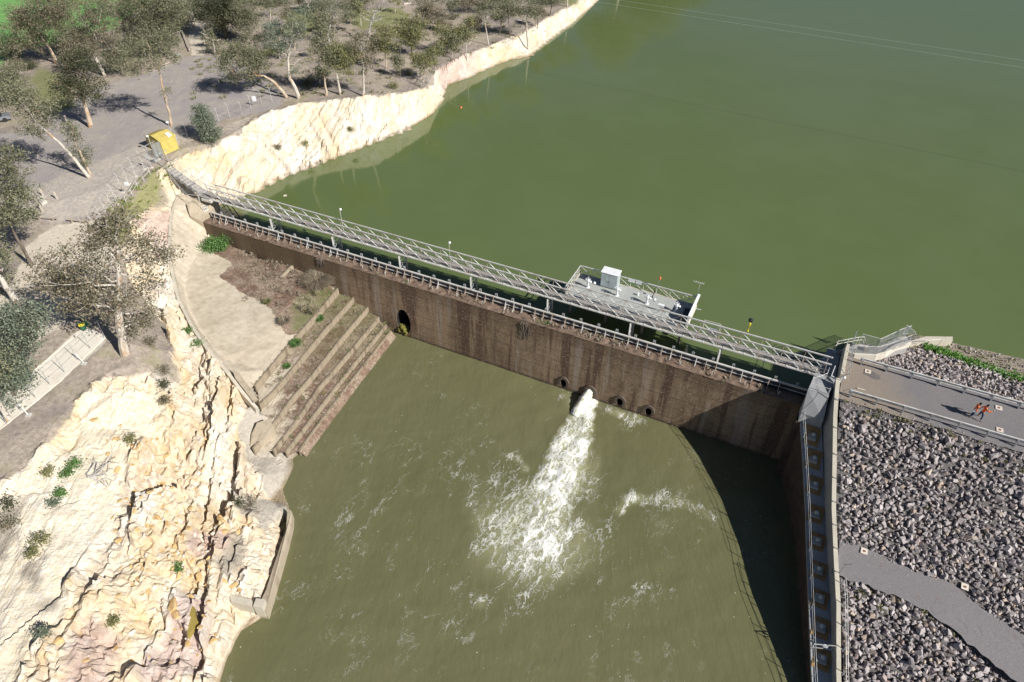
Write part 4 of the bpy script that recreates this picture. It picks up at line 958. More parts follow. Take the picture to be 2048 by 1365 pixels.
o = thing('instrument_box', 'small white instrument box on a leg beside the footbridge on the platform', 'box', F(61.67, -5.3, PZ))
mb = MB(); mb.boxst(61.3, 61.95, -5.45, -5.15, PZ + .7, PZ + .95); part('box', mb, 'white_paint', o)
mb = MB(); mb.beam(F(61.6, -5.3, PZ), F(61.6, -5.3, PZ + .7), .06); part('leg', mb, 'galv', o)
for k, (sa, sb) in enumerate(((56.95, 57.75), (57.85, 58.5))):
    mb = MB(); mb.boxst(sa, sb, PT0 + .06, PT0 + .09, ZR - .35, ZR + .15); o = part('platform_sign', mb, 'white_paint', None, origin=tuple(F(sa, PT0, ZR)))
    tag(o, ('left' if k == 0 else 'right') + ' one of two small white plates on the platform back rail', 'sign', 'white plates on the platform railing')
o = thing('antenna_mast', 'thin antenna mast on the corner post of the platform', 'antenna', F(64.8, -8.1, ZR))
mb = MB(); mb.tube([F(64.8, -8.1, PZ), F(64.8, -8.1, ZR + 2.0)], .035, 6); part('mast', mb, 'galv_pale', o)
mb = MB(); mb.beam(F(64.1, -8.1, ZR + 1.95), F(65.2, -8.1, ZR + 1.95), .04)
for q in (64.1, 64.35, 64.6, 65.0, 65.2): mb.beam(F(q, -8.3, ZR + 1.95), F(q, -7.9, ZR + 1.95), .025)
part('aerial', mb, 'galv_pale', o)
mb = MB(); mb.lathe(F(64.8, -8.1, ZR + .02), [(.14, 0), (.14, .2), (.05, .24)], 8); part('mast_base', mb, 'white_paint', o)
o = thing('maintenance_gate', 'small open rail gate and grey box outside the footbridge right of the platform', 'gate', F(67.5, -3.8, 14))
mb = MB(); mb.beam(F(66.6, -3.9, 13.9), F(66.6, -3.9, 15.0), .05); mb.beam(F(68.3, -3.9, 13.9), F(68.3, -3.9, 15.0), .05); mb.beam(F(66.6, -3.9, 15.0), F(68.3, -3.9, 15.0), .05); part('frame', mb, 'galv_pale', o)
mb = MB(); mb.boxst(67.2, 68.2, -3.95, -3.5, 13.6, 14.2); part('box', mb, 'galv', o)

# ------------------------------------------------------------------ right abutment, training wall
ab = thing('abutment', 'shaded grey concrete landing block at the right end of the footbridge', 'abutment', F(79, -2, 10))
mb = MB()
poly = [F(78.22, -2.4, 0), F(78.15, -1.7, 0), F(80.1, -1.7, 0), F(80.15, -7.2, 0), F(78.9, -7.0, 0)]
mb.prism([(p.x, p.y) for p in poly][::-1], -1, 13.4); part('landing', mb, 'concrete_grey', ab)
mb = MB(); poly = [F(78.15, -1.69, 0), F(77.85, 1.0, 0), F(79.72, 1.0, 0), F(80.08, -1.69, 0)]
mb.prism([(p.x, p.y) for p in poly][::-1], 11.02, 14.15); part('upper_block', mb, 'concrete_grey', ab)
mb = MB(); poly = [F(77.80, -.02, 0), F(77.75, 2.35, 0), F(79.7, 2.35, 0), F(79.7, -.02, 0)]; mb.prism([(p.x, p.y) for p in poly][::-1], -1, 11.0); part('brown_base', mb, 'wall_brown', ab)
mb = MB(); mb.hexa([F(77.85, 1.01, 11.02), F(79.72, 1.01, 11.02), F(79.95, 2.3, 11.02), F(77.95, 2.3, 11.02)], [F(77.85, 1.01, 14.13), F(79.72, 1.01, 14.13), F(79.95, 2.3, 12.1), F(77.95, 2.1, 12.0)]); part('ramp_block', mb, 'concrete_grey', ab)
mb = MB(); mb.hexa([F(80.12, -7.6, 9), F(80.55, -7.6, 9), F(80.6, -1.6, 9), F(80.05, -1.6, 9)], [F(80.30, -6.6, 14.9), F(80.62, -6.6, 14.9), F(80.55, -1.6, 14.9), F(80.25, -1.6, 14.9)]); part('parapet', mb, 'concrete_cap', ab)
# training wall, loft of stations down the slope
ST = [  # t, outer edge, inner edge, cap, z ledge, z cap
 (1.0, 77.8, 79.7, 80.15, 11.75, 14.5), (2.5, 78.25, 80.15, 80.6, 10.9, 13.1), (5.5, 79.4, 81.15, 81.5, 9.1, 11.0), (9.7, 80.7, 82.3, 82.45, 7.3, 9.1), (13.9, 81.68, 83.35, 83.45, 6.3, 7.9),
 (17.5, 82.45, 84.1, 84.25, 5.75, 7.15), (22.3, 83.7, 85.25, 85.3, 4.3, 5.4), (26.0, 84.7, 86.1, 86.15, 3.3, 4.4), (32, 86.2, 87.6, 87.65, 2.9, 3.6), (44, 89.2, 90.6, 90.65, 2.8, 3.2)]
tw = thing('training_wall', 'long stepped concrete training wall with a pale cap descending beside the rock slope', 'wall', F(82, 10, 5))
def loft(name, rows, mat, close_ends=True):
    mb = MB(); n = len(rows[0]); V = [p for r in rows for p in r]; Fc = []
    for i in range(len(rows) - 1):
        for k in range(n): Fc.append((i * n + k, i * n + (k + 1) % n, (i + 1) * n + (k + 1) % n, (i + 1) * n + k))
    Fc += [tuple(range(n))[::-1], tuple(range((len(rows) - 1) * n, len(rows) * n))]
    mb.add(V, Fc); return part(name, mb, mat, tw)
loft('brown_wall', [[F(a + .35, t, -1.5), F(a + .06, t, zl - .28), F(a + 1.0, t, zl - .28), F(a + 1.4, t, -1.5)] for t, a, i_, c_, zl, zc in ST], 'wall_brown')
loft('ledge', [[F(a, t, zl - .28), F(a, t, zl), F(i_ + .05, t, zl), F(i_ + .05, t, zl - .28)] for t, a, i_, c_, zl, zc in ST], 'concrete_grey')
loft('upstand', [[F(i_, t, zl - 1.5), F(c_, t, zc - .12), F(c_ + .30, t, zc - .12), F(c_ + .6, t, zl - 1.5)] for t, a, i_, c_, zl, zc in [(-.8, 79.5, 79.75, 79.95, 12.2, 15.0)] + ST], 'concrete_new')
loft('cap', [[F(c_ - .03, t, zc - .12), F(c_ - .03, t, zc), F(c_ + .33, t, zc), F(c_ + .33, t, zc - .12)] for t, a, i_, c_, zl, zc in [(-.8, 79.5, 79.75, 79.95, 12.2, 15.0)] + ST], 'concrete_cap')
TS = [r[0] for r in ST]
def wst(t, k): return float(np.interp(t, TS, [r[k] for r in ST]))
# anchor heads in recesses along the ledge: find t for the surveyed image rows
anch = [(1621, 840), (1624, 872), (1626, 918), (1628, 970), (1631, 1028), (1633, 1082), (1635, 1140), (1637, 1197), (1639, 1255), (1643, 1318)]
at_t = []
for (ax, ay) in anch:
    bt = min(np.arange(.8, 30, .02), key=lambda t: abs(proj(np.array(F((wst(t, 1) + wst(t, 2)) / 2, t, wst(t, 4))))[1] - ay)); at_t.append(bt)
names = ['highest', 'second highest', 'third', 'fourth', 'fifth', 'sixth', 'seventh', 'eighth', 'ninth, beside the small gate', 'lowest, partly sunlit']
for k, t in enumerate(at_t):
    s = wst(t, 1) * .42 + wst(t, 2) * .58; z = wst(t, 4)
    a0 = s - .72; a1 = s + .62; t0 = t - .75; t1 = t + .8
    zf = lambda tt: wst(tt, 4)
    o = thing('anchor_head', 'domed anchor head in a rust coloured recess on the ledge, ' + names[k] + (' of the row' if k < 8 else ''), 'anchor', F(s, t, z), 'anchor heads on the training wall ledge')
    fr = MB(); fr.hexa([F(a0, t0, zf(t0) - .1), F(a1, t0, zf(t0) - .1), F(a1, t1, zf(t1) - .1), F(a0, t1, zf(t1) - .1)], [F(a0, t0, zf(t0) + .02), F(a1, t0, zf(t0) + .02), F(a1, t1, zf(t1) + .02), F(a0, t1, zf(t1) + .02)])
    for (sa, sb, ta, tb, hh) in ((a0, a1, t0, t0 + .16, .05), (a0, a1, t1 - .30, t1, .07), (a1 - .2, a1, t0 + .16, t1 - .3, .06), (a0, a0 + .08, t0 + .16, t1 - .3, .03)):
        fr.hexa([F(sa, ta, zf(ta) - .1), F(sb, ta, zf(ta) - .1), F(sb, tb, zf(tb) - .1), F(sa, tb, zf(tb) - .1)], [F(sa, ta, zf(ta) + hh), F(sb, ta, zf(ta) + hh), F(sb, tb, zf(tb) + hh), F(sa, tb, zf(tb) + hh)])
    part('recess_frame', fr, 'anchor_recess', o)
    mb = MB(); mb.hexa([F(s - .45, t - .35, z - .3), F(s + .3, t - .35, z - .3), F(s + .3, t + .4, z - .3), F(s - .45, t + .4, z - .3)], [F(s - .45, t - .35, z + .12), F(s + .3, t - .35, z + .12), F(s + .3, t + .4, z + .12), F(s - .45, t + .4, z + .12)]); part('block', mb, 'anchor_block', o)
    mb = MB(); mb.lathe(F(s, t - .02, z + .12), [(.2, 0), (.2, .15), (.17, .24), (.09, .31), (.02, .33)], 14); part('dome', mb, 'anchor_steel', o, True)
# ledge edge handrail
hr = thing('ledge_handrail', 'thin green grey handrail along the water side of the training wall ledge', 'railing', F(81, 10, 8))
mb = MB(); mb2 = MB(); tt = np.arange(1.2, 40, 1.2)
P1 = [F(wst(t, 1) + .1, t, wst(t, 4) + 1.05) for t in tt]; P2 = [F(wst(t, 1) + .1, t, wst(t, 4) + .55) for t in tt]
mb.tube(P1, .018, 5); mb2.tube(P2, .012, 5); part('top_rail', mb, 'galv', hr); part('middle_rail', mb2, 'galv', hr)
for t in tt[::2]:
    m3 = MB(); m3.beam(F(wst(t, 1) + .1, t, wst(t, 4) - .05), F(wst(t, 1) + .1, t, wst(t, 4) + 1.05), .04); part('post', m3, 'galv', hr)
gt = thing('ledge_gate', 'small horizontal steel gate with a white plate across the training wall ledge', 'gate', F(84.5, 20.3, 6))
tg = 20.6; mb = MB(); mb.beam(F(wst(tg, 1) + .1, tg + .4, wst(tg, 4) + .9), F(wst(tg, 3), tg, wst(tg, 4) + 1.25), .06); mb.beam(F(wst(tg, 1) + .1, tg + .4, wst(tg, 4) + .35), F(wst(tg, 3), tg, wst(tg, 4) + .6), .05)
mb.beam(F(wst(tg, 1) + .1, tg + .4, wst(tg, 4)), F(wst(tg, 1) + .1, tg + .4, wst(tg, 4) + .95), .05); mb.beam(F(wst(tg, 3), tg, wst(tg, 4)), F(wst(tg, 3), tg, wst(tg, 4) + 1.3), .05); part('gate_frame', mb, 'galv_pale', gt)
mb = MB(); s = (wst(tg, 1) + wst(tg, 3)) / 2 + .1; mb.hexa([F(s - .18, tg + .24, wst(tg, 4) + .78), F(s + .18, tg + .2, wst(tg, 4) + .78), F(s + .18, tg + .24, wst(tg, 4) + .78), F(s - .18, tg + .28, wst(tg, 4) + .78)], [F(s - .18, tg + .2, wst(tg, 4) + 1.12), F(s + .18, tg + .16, wst(tg, 4) + 1.12), F(s + .18, tg + .2, wst(tg, 4) + 1.12), F(s - .18, tg + .24, wst(tg, 4) + 1.12)]); part('plate', mb, 'white_paint', gt)
# fence on the rock side of the wall cap: cranked posts, wires
wf = thing('wall_fence', 'tall light steel fence following the pale cap of the training wall', 'fence', F(82.5, 8, 10))
tt = list(np.arange(-.6, 15.2, 1.95)); top = []
for t in tt:
    c = float(np.interp(t, [-.8] + TS, [80.02] + [r[3] for r in ST])) + .33; z = float(np.interp(t, [-.8] + TS, [14.3] + [r[5] for r in ST]))
    m3 = MB(); m3.tube([F(c + .02, t, z - .5), F(c + .05, t, z + 1.35), F(c + .50, t, z + 1.75)], [.03, .03, .025], 6); m3.beam(F(c - .3, t, z + .03), F(c + .04, t, z + .06), .06); part('post', m3, 'galv', wf); top.append((c, t, z))
for (ds, dzz) in ((.05, 1.35), (.5, 1.75)):
    m3 = MB(); m3.tube([F(c + ds, t, z + dzz) for c, t, z in top], .009, 4); part('wire', m3, 'galv', wf)
wr = thing('wall_handrail', 'low twin rail handrail beside the lower part of the training wall cap', 'railing', F(85, 22, 6))
tt = np.arange(15.8, 40, 1.6)
for h in (1.0, .5):
    m3 = MB(); m3.tube([F(wst(t, 3) + .55, t, wst(t, 5) + h) for t in tt], .024, 5); part('rail', m3, 'galv_pale', wr)
for t in tt:
    m3 = MB(); m3.beam(F(wst(t, 3) + .55, t, wst(t, 5) - .4), F(wst(t, 3) + .55, t, wst(t, 5) + 1.0), .045); m3.beam(F(wst(t, 3) + .3, t, wst(t, 5) - .05), F(wst(t, 3) + .55, t, wst(t, 5) - .05), .06); part('post', m3, 'galv', wr)

# ------------------------------------------------------------------ embankment
ZT_ = [-5, 0.9, 2.5, 5.5, 9.7, 12.0, 15.0, 18.5, 22.3, 30, 60]; ZZ_ = [14.15, 14.1, 12.9, 10.6, 8.5, 7.45, 7.15, 5.9, 4.5, 1.3, -2]
def zemb(s, t):
    z = np.interp(t, ZT_, ZZ_)
    tsh = -np.clip(8.8 + (s - 80) * 1.15, 8.8, 17.6) - np.clip((s - 92) * .12, 0, 4)
    k = (-5.0 - t) / (-5.0 - tsh)
    return np.where(t < -5.0, 14.15 - (14.15 - 10.55) * k, z)
es = np.concatenate([np.arange(80.3, 112, .5), np.arange(112, 400, 12)]); et = np.concatenate([np.arange(-60, -20, 4), np.arange(-20, 30, .5), np.arange(30, 90, 5)])
ES, ET = np.meshgrid(es, et)
EZ = zemb(ES, ET) + (fbm(ES * .6, ET * .6, 3, 60) - .5) * .25
ES2 = ES + np.where(ES < 80.4, .25 * np.clip(ET, 0, 40) + np.where(ET > 0, .2, 0) , .25 * np.clip(ET, 0, 40) * np.clip(1 - (ES - 80.3) / 12, 0, 1))
EX = DA[0] + DD[0] * ES2 + DN[0] * ET; EY = DA[1] + DD[1] * ES2 + DN[1] * ET
sand_m = soft((ET < -8) & (EZ < 12.6), 2)
b = NB('embankment')
n1 = b.noise(0.5, 5, .6); n3 = b.noise(8.0, 4, .75); n2 = b.noise(2.5, 5, .7)
c = b.ramp(n3, [(0.3, (.09, .082, .082)), (0.6, (.20, .185, .18))])
up = b.ramp(n3, [(0.3, (.24, .20, .15)), (0.55, (.38, .33, .26)), (0.7, (.50, .45, .37))])
up = b.mix(b.ramp(n2, [(0.48, 0.0), (0.6, 0.6)]), up, (.22, .17, .11))
f = b.attr('sandy').outputs['Fac']
c = b.mix(b.ramp(b.math('ADD', f, b.math('MULTIPLY', b.math('SUBTRACT', n2, .5), .9)), [(0.35, 0.0), (0.6, 1.0)]), c, up)
b.color(c); b.rough(.95); b.bump(n3, .12, 1.0)
ne = len(es); mt = len(et); ix = np.arange(ne * mt).reshape(mt, ne)
Qe = np.stack([ix[:-1, :-1], ix[1:, :-1], ix[1:, 1:], ix[:-1, 1:]], -1).reshape(-1, 4)
o = np_mesh('embankment', np.stack([EX, EY, EZ], -1).reshape(-1, 3), Qe, 'embankment', None, False, {'sandy': sand_m.ravel()}); tag(o, kind='structure')
# crest road
b = NB('road')
n1 = b.noise(0.35, 5, .6); n3 = b.noise(12.0, 4, .8); n2 = b.noise(2.0, 5, .7)
c = b.ramp(n3, [(0.3, (.115, .11, .118)), (0.5, (.175, .168, .175)), (0.72, (.27, .255, .26))])
c = b.mix(b.ramp(n1, [(0.42, 0.0), (0.6, .35)]), c, (.23, .21, .20))
x = b.sep(b.pos)[0]
be = b.ramp(b.math('ADD', b.math('MULTIPLY', x, .1), b.math('MULTIPLY', n2, .35)), [(0.42, 1.0), (0.75, 0.0)])
c = b.mix(b.math('MULTIPLY', be, .85), c, b.ramp(n3, [(0.3, (.18, .145, .11)), (0.6, (.30, .25, .20)), (0.75, (.42, .36, .30))]))
b.color(c); b.rough(.93); b.bump(n3, .04, .8)
def strip(name, cl, mat, origin):    # cl rows of (s, t) quads, z above embankment
    V = []; Fc = []
    for r in cl:
        for (s, t, z) in r: V.append(F(s, t, z))
    n = len(cl[0])
    for i in range(len(cl) - 1):
        for k in range(n - 1): Fc.append((i * n + k, i * n + k + 1, (i + 1) * n + k + 1, (i + 1) * n + k))
    mb = MB(); mb.add(V, Fc); return part(name, mb, mat, None, origin=origin)
rr = random.Random(5)
rows = []
for s in list(np.arange(80.55, 112, .6)) + [130, 180, 390]:
    e0 = rr.uniform(-.12, .12); rows.append([(s, t + (e0 if k in (0, 8) else 0), 14.22 - .04 * abs(k - 4) / 4) for k, t in enumerate(np.linspace(-5.6, 1.0, 9))])
o = strip('road', rows, 'road', tuple(F(81, -2, 14.2))); tag(o, kind='structure')
# lower track on the berm
rows = []
TU = [(83.6, 11.5), (84.15, 11.6), (86.96, 11.65), (89.73, 12.0), (92.4, 11.8), (94.6, 12.9), (96.1, 13.5), (97.8, 14.1), (104, 16.5), (120, 23)]
TL = [(83.6, 15.2), (84.65, 15.1), (87, 14.95), (88.9, 14.9), (90.8, 15.2), (92.6, 15.9), (94.8, 17.0), (97.85, 18.2), (104, 21), (120, 28)]
def tu(s): return float(np.interp(s, [p[0] for p in TU], [p[1] for p in TU]))
def tl(s): return float(np.interp(s, [p[0] for p in TL], [p[1] for p in TL]))
for s in np.arange(83.75, 118, .5):
    e0, e1 = rr.uniform(-.15, .15), rr.uniform(-.15, .15); a, c_ = tu(s) + e0, tl(s) + e1
    rows.append([(s + .02 * k, a + (c_ - a) * k / 6, float(zemb(np.array(s), np.array(a + (c_ - a) * k / 6))) * .5 + 7.35 * .5 * (1 if s < 92 else 1) - max(0, s - 92) * .02 + .18) for k in range(7)])
b = NB('track')
n1 = b.noise(0.35, 5, .6); n3 = b.noise(11.0, 4, .8); n2 = b.noise(1.2, 5, .7)
c = b.ramp(n3, [(0.3, (.14, .13, .138)), (0.5, (.20, .188, .195)), (0.72, (.27, .255, .26))])
c = b.mix(b.ramp(n2, [(0.6, 0.0), (0.72, .5)]), c, (.17, .10, .075))
b.color(c); b.rough(.93); b.bump(n3, .03, .8)
o = strip('track', rows, 'track', tuple(F(86, 13, 7.5))); tag(o, kind='structure')
# square survey markers
for k, (p, z, lab) in enumerate([((1736, 743), 14.26, 'white square survey marker on brown gravel beside the start of the upper guardrail'), ((1998, 816), 14.26, 'white square survey marker on the road just right of the two people'), ((2000, 860), 14.26, 'white square survey marker on the road tucked against the lower guardrail'), ((1729, 1102), 7.75, 'white square survey marker at the wall end of the lower track'), ((1930, 1174), 7.7, 'white square survey marker midway along the lower track')]):
    w = at(p[0], p[1], z); o = thing('survey_marker', lab, 'marker', w, 'white square survey markers with a brown centre')
    s, t = toST(w[0], w[1]); h = .27
    zz = [14.23] * 4 if z > 10 else [float(zemb(np.array(s + a), np.array(t + b2))) * .5 + 7.35 * .5 + .24 for a, b2 in ((-h, -h), (h, -h), (h, h), (-h, h))]
    mb = MB(); mb.hexa([F(s + a, t + b2, zz[i] - .02) for i, (a, b2) in enumerate(((-h, -h), (h, -h), (h, h), (-h, h)))], [F(s + a, t + b2, zz[i] + .035) for i, (a, b2) in enumerate(((-h, -h), (h, -h), (h, h), (-h, h)))]); part('plate', mb, 'marker_white', o)
    mb = MB(); mb.lathe(F(s, t, sum(zz) / 4 + .036), [(.12, 0), (.12, .012), (.02, .014)], 14); part('centre_disc', mb, 'marker_brown', o)
mb = MB(); w = at(1722, 779, 14.25); s, t = toST(w[0], w[1]); mb.boxst(s - .35, s + .35, t - .07, t + .07, 14.2, 14.3); o = part('concrete_strip', mb, 'concrete_cap', None, origin=tuple(w)); tag(o, 'short white strip on the ground beside the lower guardrail', 'kerb stone')
# guardrails
def guardrail(t, s0, s1, side, lab):
    g_ = thing('guardrail', lab, 'guardrail', F(s0, t, 14.2), 'galvanised guardrails along the crest road')
    mb = MB(); prof = [(0, .0), (.05, .05), (.0, .12), (.0, .19), (.05, .26), (0, .31)]
    V = []; 
    for s in (s0, s1):
        for (a, h) in prof: V.append(F(s, t - side * a, 14.72 + h))
    n = len(prof)
    Fc = [(k, k + 1, n + k + 1, n + k) for k in range(n - 1)]
    V += [v + (Vector((DN[0], DN[1], 0)) * side * .012) for v in V]; Fc += [tuple(i + 2 * n for i in f) for f in Fc]
    mb.add(V, Fc); mb.boxst(s0, s1, t + side * .02 - .05, t + side * .02 + .09, 15.03, 15.06); part('beam', mb, 'galv_pale', g_)
    s = s0 + .1
    while s < min(s1, 108):
        m3 = MB(); m3.boxst(s - .06, s + .06, t + side * .05 - .02, t + side * .05 + .14, 13.7, 15.0); m3.boxst(s - .08, s + .08, t + side * .02 - .04, t + side * .02 + .06, 14.7, 15.05); part('post', m3, 'galv', g_); s += 2.25
    m3 = MB(); m3.lathe(F(s0, t, 14.7), [(.13, 0), (.13, .36)], 10); part('end_cap', m3, 'galv', g_)
guardrail(-4.75, 81.9, 140, -1, 'galvanised guardrail on the lake side of the crest road')
guardrail(.35, 81.35, 140, 1, 'galvanised guardrail on the downstream side of the crest road')

# ------------------------------------------------------------------ riprap
b = NB('riprap_rock')
g_ = b.geo(); r = g_.outputs['Random Per Island']; n3 = b.noise(6.0, 4, .7); orr = b.rand()
r2 = b.math('FRACT', b.math('ADD', r, b.math('MULTIPLY', orr, 7.31)))
c = b.ramp(r2, [(0.0, (.24, .21, .21)), (0.3, (.33, .30, .30)), (0.6, (.39, .355, .355)), (0.80, (.46, .425, .42)), (0.90, (.34, .27, .25)), (0.96, (.42, .34, .27)), (1.0, (.50, .44, .38))])
c = b.mix(.45, c, b.ramp(n3, [(0.3, .32), (0.7, .68)]), 'OVERLAY')
b.color(c); b.rough(.85); b.bump(n3, .04, .7)
def rock_mesh(seed):
    r = random.Random(seed); bm = bmesh.new(); el = (r.uniform(.8, 1.15), r.uniform(.6, .95), r.uniform(.5, .8))
    for q in range(8):
        v = Vector(((q & 1) * 2 - 1, (q >> 1 & 1) * 2 - 1, (q >> 2) * 2 - 1)) * .68 + Vector((r.uniform(-.34, .34), r.uniform(-.34, .34), r.uniform(-.34, .34)))
        bm.verts.new((v.x * el[0], v.y * el[1], v.z * el[2]))
    for q in range(2): bm.verts.new((r.choice((-1, 1)) * el[0] * r.uniform(.7, 1.05), r.uniform(-.4, .4) * el[1], r.uniform(-.3, .3)))
    res = bmesh.ops.convex_hull(bm, input=bm.verts)
    bmesh.ops.delete(bm, geom=[v for v in bm.verts if not v.link_faces], context='VERTS')
    bmesh.ops.triangulate(bm, faces=bm.faces); bm.verts.ensure_lookup_table(); bm.verts.index_update()
    V = np.array([v.co[:] for v in bm.verts]); T = np.array([[v.index for v in f.verts] for f in bm.faces]); bm.free(); return V, T
RK = [rock_mesh(i) for i in range(12)]
rs = np.random.RandomState(3)
rocks = []   # x,y,z,size,variant,euler, s, t
def place(s, t, size, up=False):
    if min(math.hypot(s - 85.75, t - 11.9), math.hypot(s - 93.45, t - 11.9)) < .62: return
    z = float(zemb(np.array(s), np.array(t))); rocks.append((s, t, z, size, rs.randint(12), rs.rand(3) * 6.28))
step = .315
for t in np.arange(1.1, 33, step):
    for s in np.arange(80.0, 114, step):
        ss = s + (rs.rand() - .5) * .3; t2 = t + (rs.rand() - .5) * .3
        lo = float(np.interp(t2, [0] + TS, [80.3] + [r_[3] for r_ in ST])) + .75
        if ss < lo: continue
        if tu(ss) - .1 < t2 < tl(ss) + .1 and ss > 83: continue
        if t2 < 1.25 + .3 * math.sin(ss * .9) * .6 + (.5 if ss < 84 else 0): continue
        sz = .13 + .15 * rs.rand() ** 1.2 + (.12 if rs.rand() < .05 else 0)
        place(ss, t2, sz)
nd = len(rocks)
for t in np.arange(-19.5, -5.6, .38):
    for s in np.arange(81.5, 114, .38):
        ss = s + (rs.rand() - .5) * .3; t2 = t + (rs.rand() - .5) * .3
        tsh = -float(np.clip(8.8 + (ss - 80) * 1.15, 8.8, 17.6))
        d = (-5.4 - t2) / (-5.4 - tsh)
        if d > .98 or ss < 82.6 + max(0, (-6.4 - t2)) * .7: continue
        if d > .62 and rs.rand() > .40: continue
        place(ss, t2, (.12 + .13 * rs.rand()) * (1.0 if d < .62 else .6))
for s in np.arange(83.6, 116, .10):
    for e in (tu(s), tl(s)):
        for q in range(2): place(s + rs.randn() * .1, e + rs.randn() * .28, .035 + .08 * rs.rand())
for s in np.arange(81, 114, .10):
    for q in range(2): place(s + rs.randn() * .1, 1.1 + rs.randn() * .22, .03 + .07 * rs.rand()); place(s + rs.randn() * .1 + 1.5, -5.6 + rs.randn() * .2, .03 + .07 * rs.rand())
rocks = [(r_, np.array(F(r_[0], r_[1], r_[2]))) for r_ in rocks]
def inframe(p):
    a, b2 = proj(p); return 0 < a < 2048 and 0 < b2 < 1365
cand = [(np.linalg.norm(p - np.array([0, 0, CAMZ])) - r_[3] * 20, i) for i, (r_, p) in enumerate(rocks) if inframe(p)]
near = set(i for _, i in sorted(cand)[:300])
pm = []
for k, (V, T) in enumerate(RK):
    me = bpy.data.meshes.new('riprap_boulder'); me.from_pydata([tuple(v) for v in V], [], [tuple(f) for f in T]); me.materials.append(MATS['riprap_rock']); me.update(); pm.append(me)
VV = []; TT = []; off = 0
VU = []; TU_ = []; offu = 0
for i, (r_, p) in enumerate(rocks):
    s, t, z, size, k, eu = r_
    pos = p + np.array([0, 0, size * (.38 + .6 * ((i * 7919) % 97) / 97.)])
    if i in near:
        o = bpy.data.objects.new('riprap_boulder', pm[k]); COL.objects.link(o); o.location = pos; o.rotation_euler = eu; o.scale = (size,) * 3
        tag(o, 'angular grey boulder on the lowest and nearest part of the rock slope', 'boulder', 'grey riprap boulders on the slope below the track')
    else:
        M = np.array(Euler(eu).to_matrix()); V = RK[k][0] @ M.T * size + pos
        if r_[1] > 0: VV.append(V); TT.append(RK[k][1] + off); off += len(V)
        else: VU.append(V); TU_.append(RK[k][1] + offu); offu += len(V)
o = np_mesh('riprap', np.concatenate(VV), np.concatenate(TT), 'riprap_rock'); tag(o, 'field of angular grey riprap rocks below the crest road', 'rocks', None, 'stuff')
o = np_mesh('upstream_riprap', np.concatenate(VU), np.concatenate(TU_), 'riprap_rock'); tag(o, 'grey riprap rocks between the crest road and the lake', 'rocks', None, 'stuff')
print('rocks', len(rocks), 'near', len(near))
# green grass band on the lake side
VV = []; QQ = []; off = 0; rg = np.random.RandomState(2)
line = [at(1850, 692, 11.6), at(1900, 705, 12.0), at(1960, 730, 12.3), at(2048, 757, 12.6), at(2150, 790, 12.8)]
pts = resample(line, .16)
for p in pts:
    wd = .8 + .3 * rg.rand()
    for q in range(8):
        s, t = toST(p[0], p[1]); s += rg.randn() * .12; t += rg.randn() * wd * .55
        V, Qd = tuft_mesh(9, .42 * (.6 + rg.rand() * .7), .35, rg.randint(1e6), .6, .035)
        VV.append(V + np.array(F(s, t, float(zemb(np.array(s), np.array(t)))))[None]); QQ.append(Qd + off); off += len(V)
o = np_mesh('grass_band', np.concatenate(VV), np.concatenate(QQ), 'leaf_lush'); tag(o, 'bright green grass band on the lake side of the embankment', 'grass', None, 'stuff')
sp = []
for _ in range(110):
    s = rg.uniform(84, 100); t = -rg.uniform(11, 17); sp.append(tuple(F(s, t, float(zemb(np.array(s), np.array(t))))))
o = scatter_tufts('shore_weeds', sp, 'leaf_olive', 300, .22, .4, 14); tag(o, 'sparse low weeds on the stony lake shore of the embankment', 'weeds', None, 'stuff')
sp = []
for _ in range(130):
    s = rg.uniform(81, 101); t = rg.choice([rg.uniform(1.0, 2.4), rg.uniform(2, 28), rg.uniform(15, 16.5)]); lo = float(np.interp(t, [0] + TS, [80.3] + [r_[3] for r_ in ST])) + .7
    if s < lo or tu(s) < t < tl(s): continue
    sp.append(tuple(F(s, t, float(zemb(np.array(s), np.array(t))) + .12)))
o = scatter_tufts('slope_weeds', sp, 'leaf_olive', 500, .25, .4, 14); tag(o, 'scattered small weeds between the riprap rocks', 'weeds', None, 'stuff')

# ------------------------------------------------------------------ landing by the lake with mesh fences (upper right of the bridge)
lp = thing('lakeside_landing', 'small white edged concrete landing with handrails at the lake end of the abutment', 'landing', F(82, -7, 13.9))
mb = MB(); poly = [F(79.85, -6.4, 0), F(80.5, -6.55, 0), F(81.3, -6.35, 0), F(83.2, -7.1, 0), F(84.0, -7.8, 0), F(85.0, -9.6, 0), F(86.3, -10.9, 0), F(85.9, -11.9, 0), F(85.0, -11.1, 0), F(83.6, -8.9, 0), F(81.9, -8.7, 0), F(81.0, -7.8, 0)]
mb.prism([(p.x, p.y) for p in poly][::-1], 8, 13.9); part('slab', mb, 'concrete_new', lp)
mb = MB()
for a, b2 in zip(poly[1:6], poly[2:7]): mb.beam(Vector((a.x, a.y, 13.75)), Vector((b2.x, b2.y, 13.75)), .28, .75)
part('white_kerb', mb, 'concrete_white', lp)
mb = MB(); mb.hexa([F(82.1, -7.9, 13.9), F(82.5, -7.9, 13.9), F(82.5, -7.4, 13.9), F(82.1, -7.4, 13.9)], [F(82.15, -7.9, 14.35), F(82.55, -7.9, 14.35), F(82.55, -7.4, 14.35), F(82.15, -7.4, 14.35)]); o2 = part('concrete_block', mb, 'concrete_cap', None, origin=tuple(F(82.3, -7.6, 13.9))); tag(o2, 'pale rectangular block on the lakeside landing', 'block')
hr = thing('landing_handrail', 'curved twin pipe handrail on the lake edge of the landing', 'railing', F(80.5, -7.5, 14))
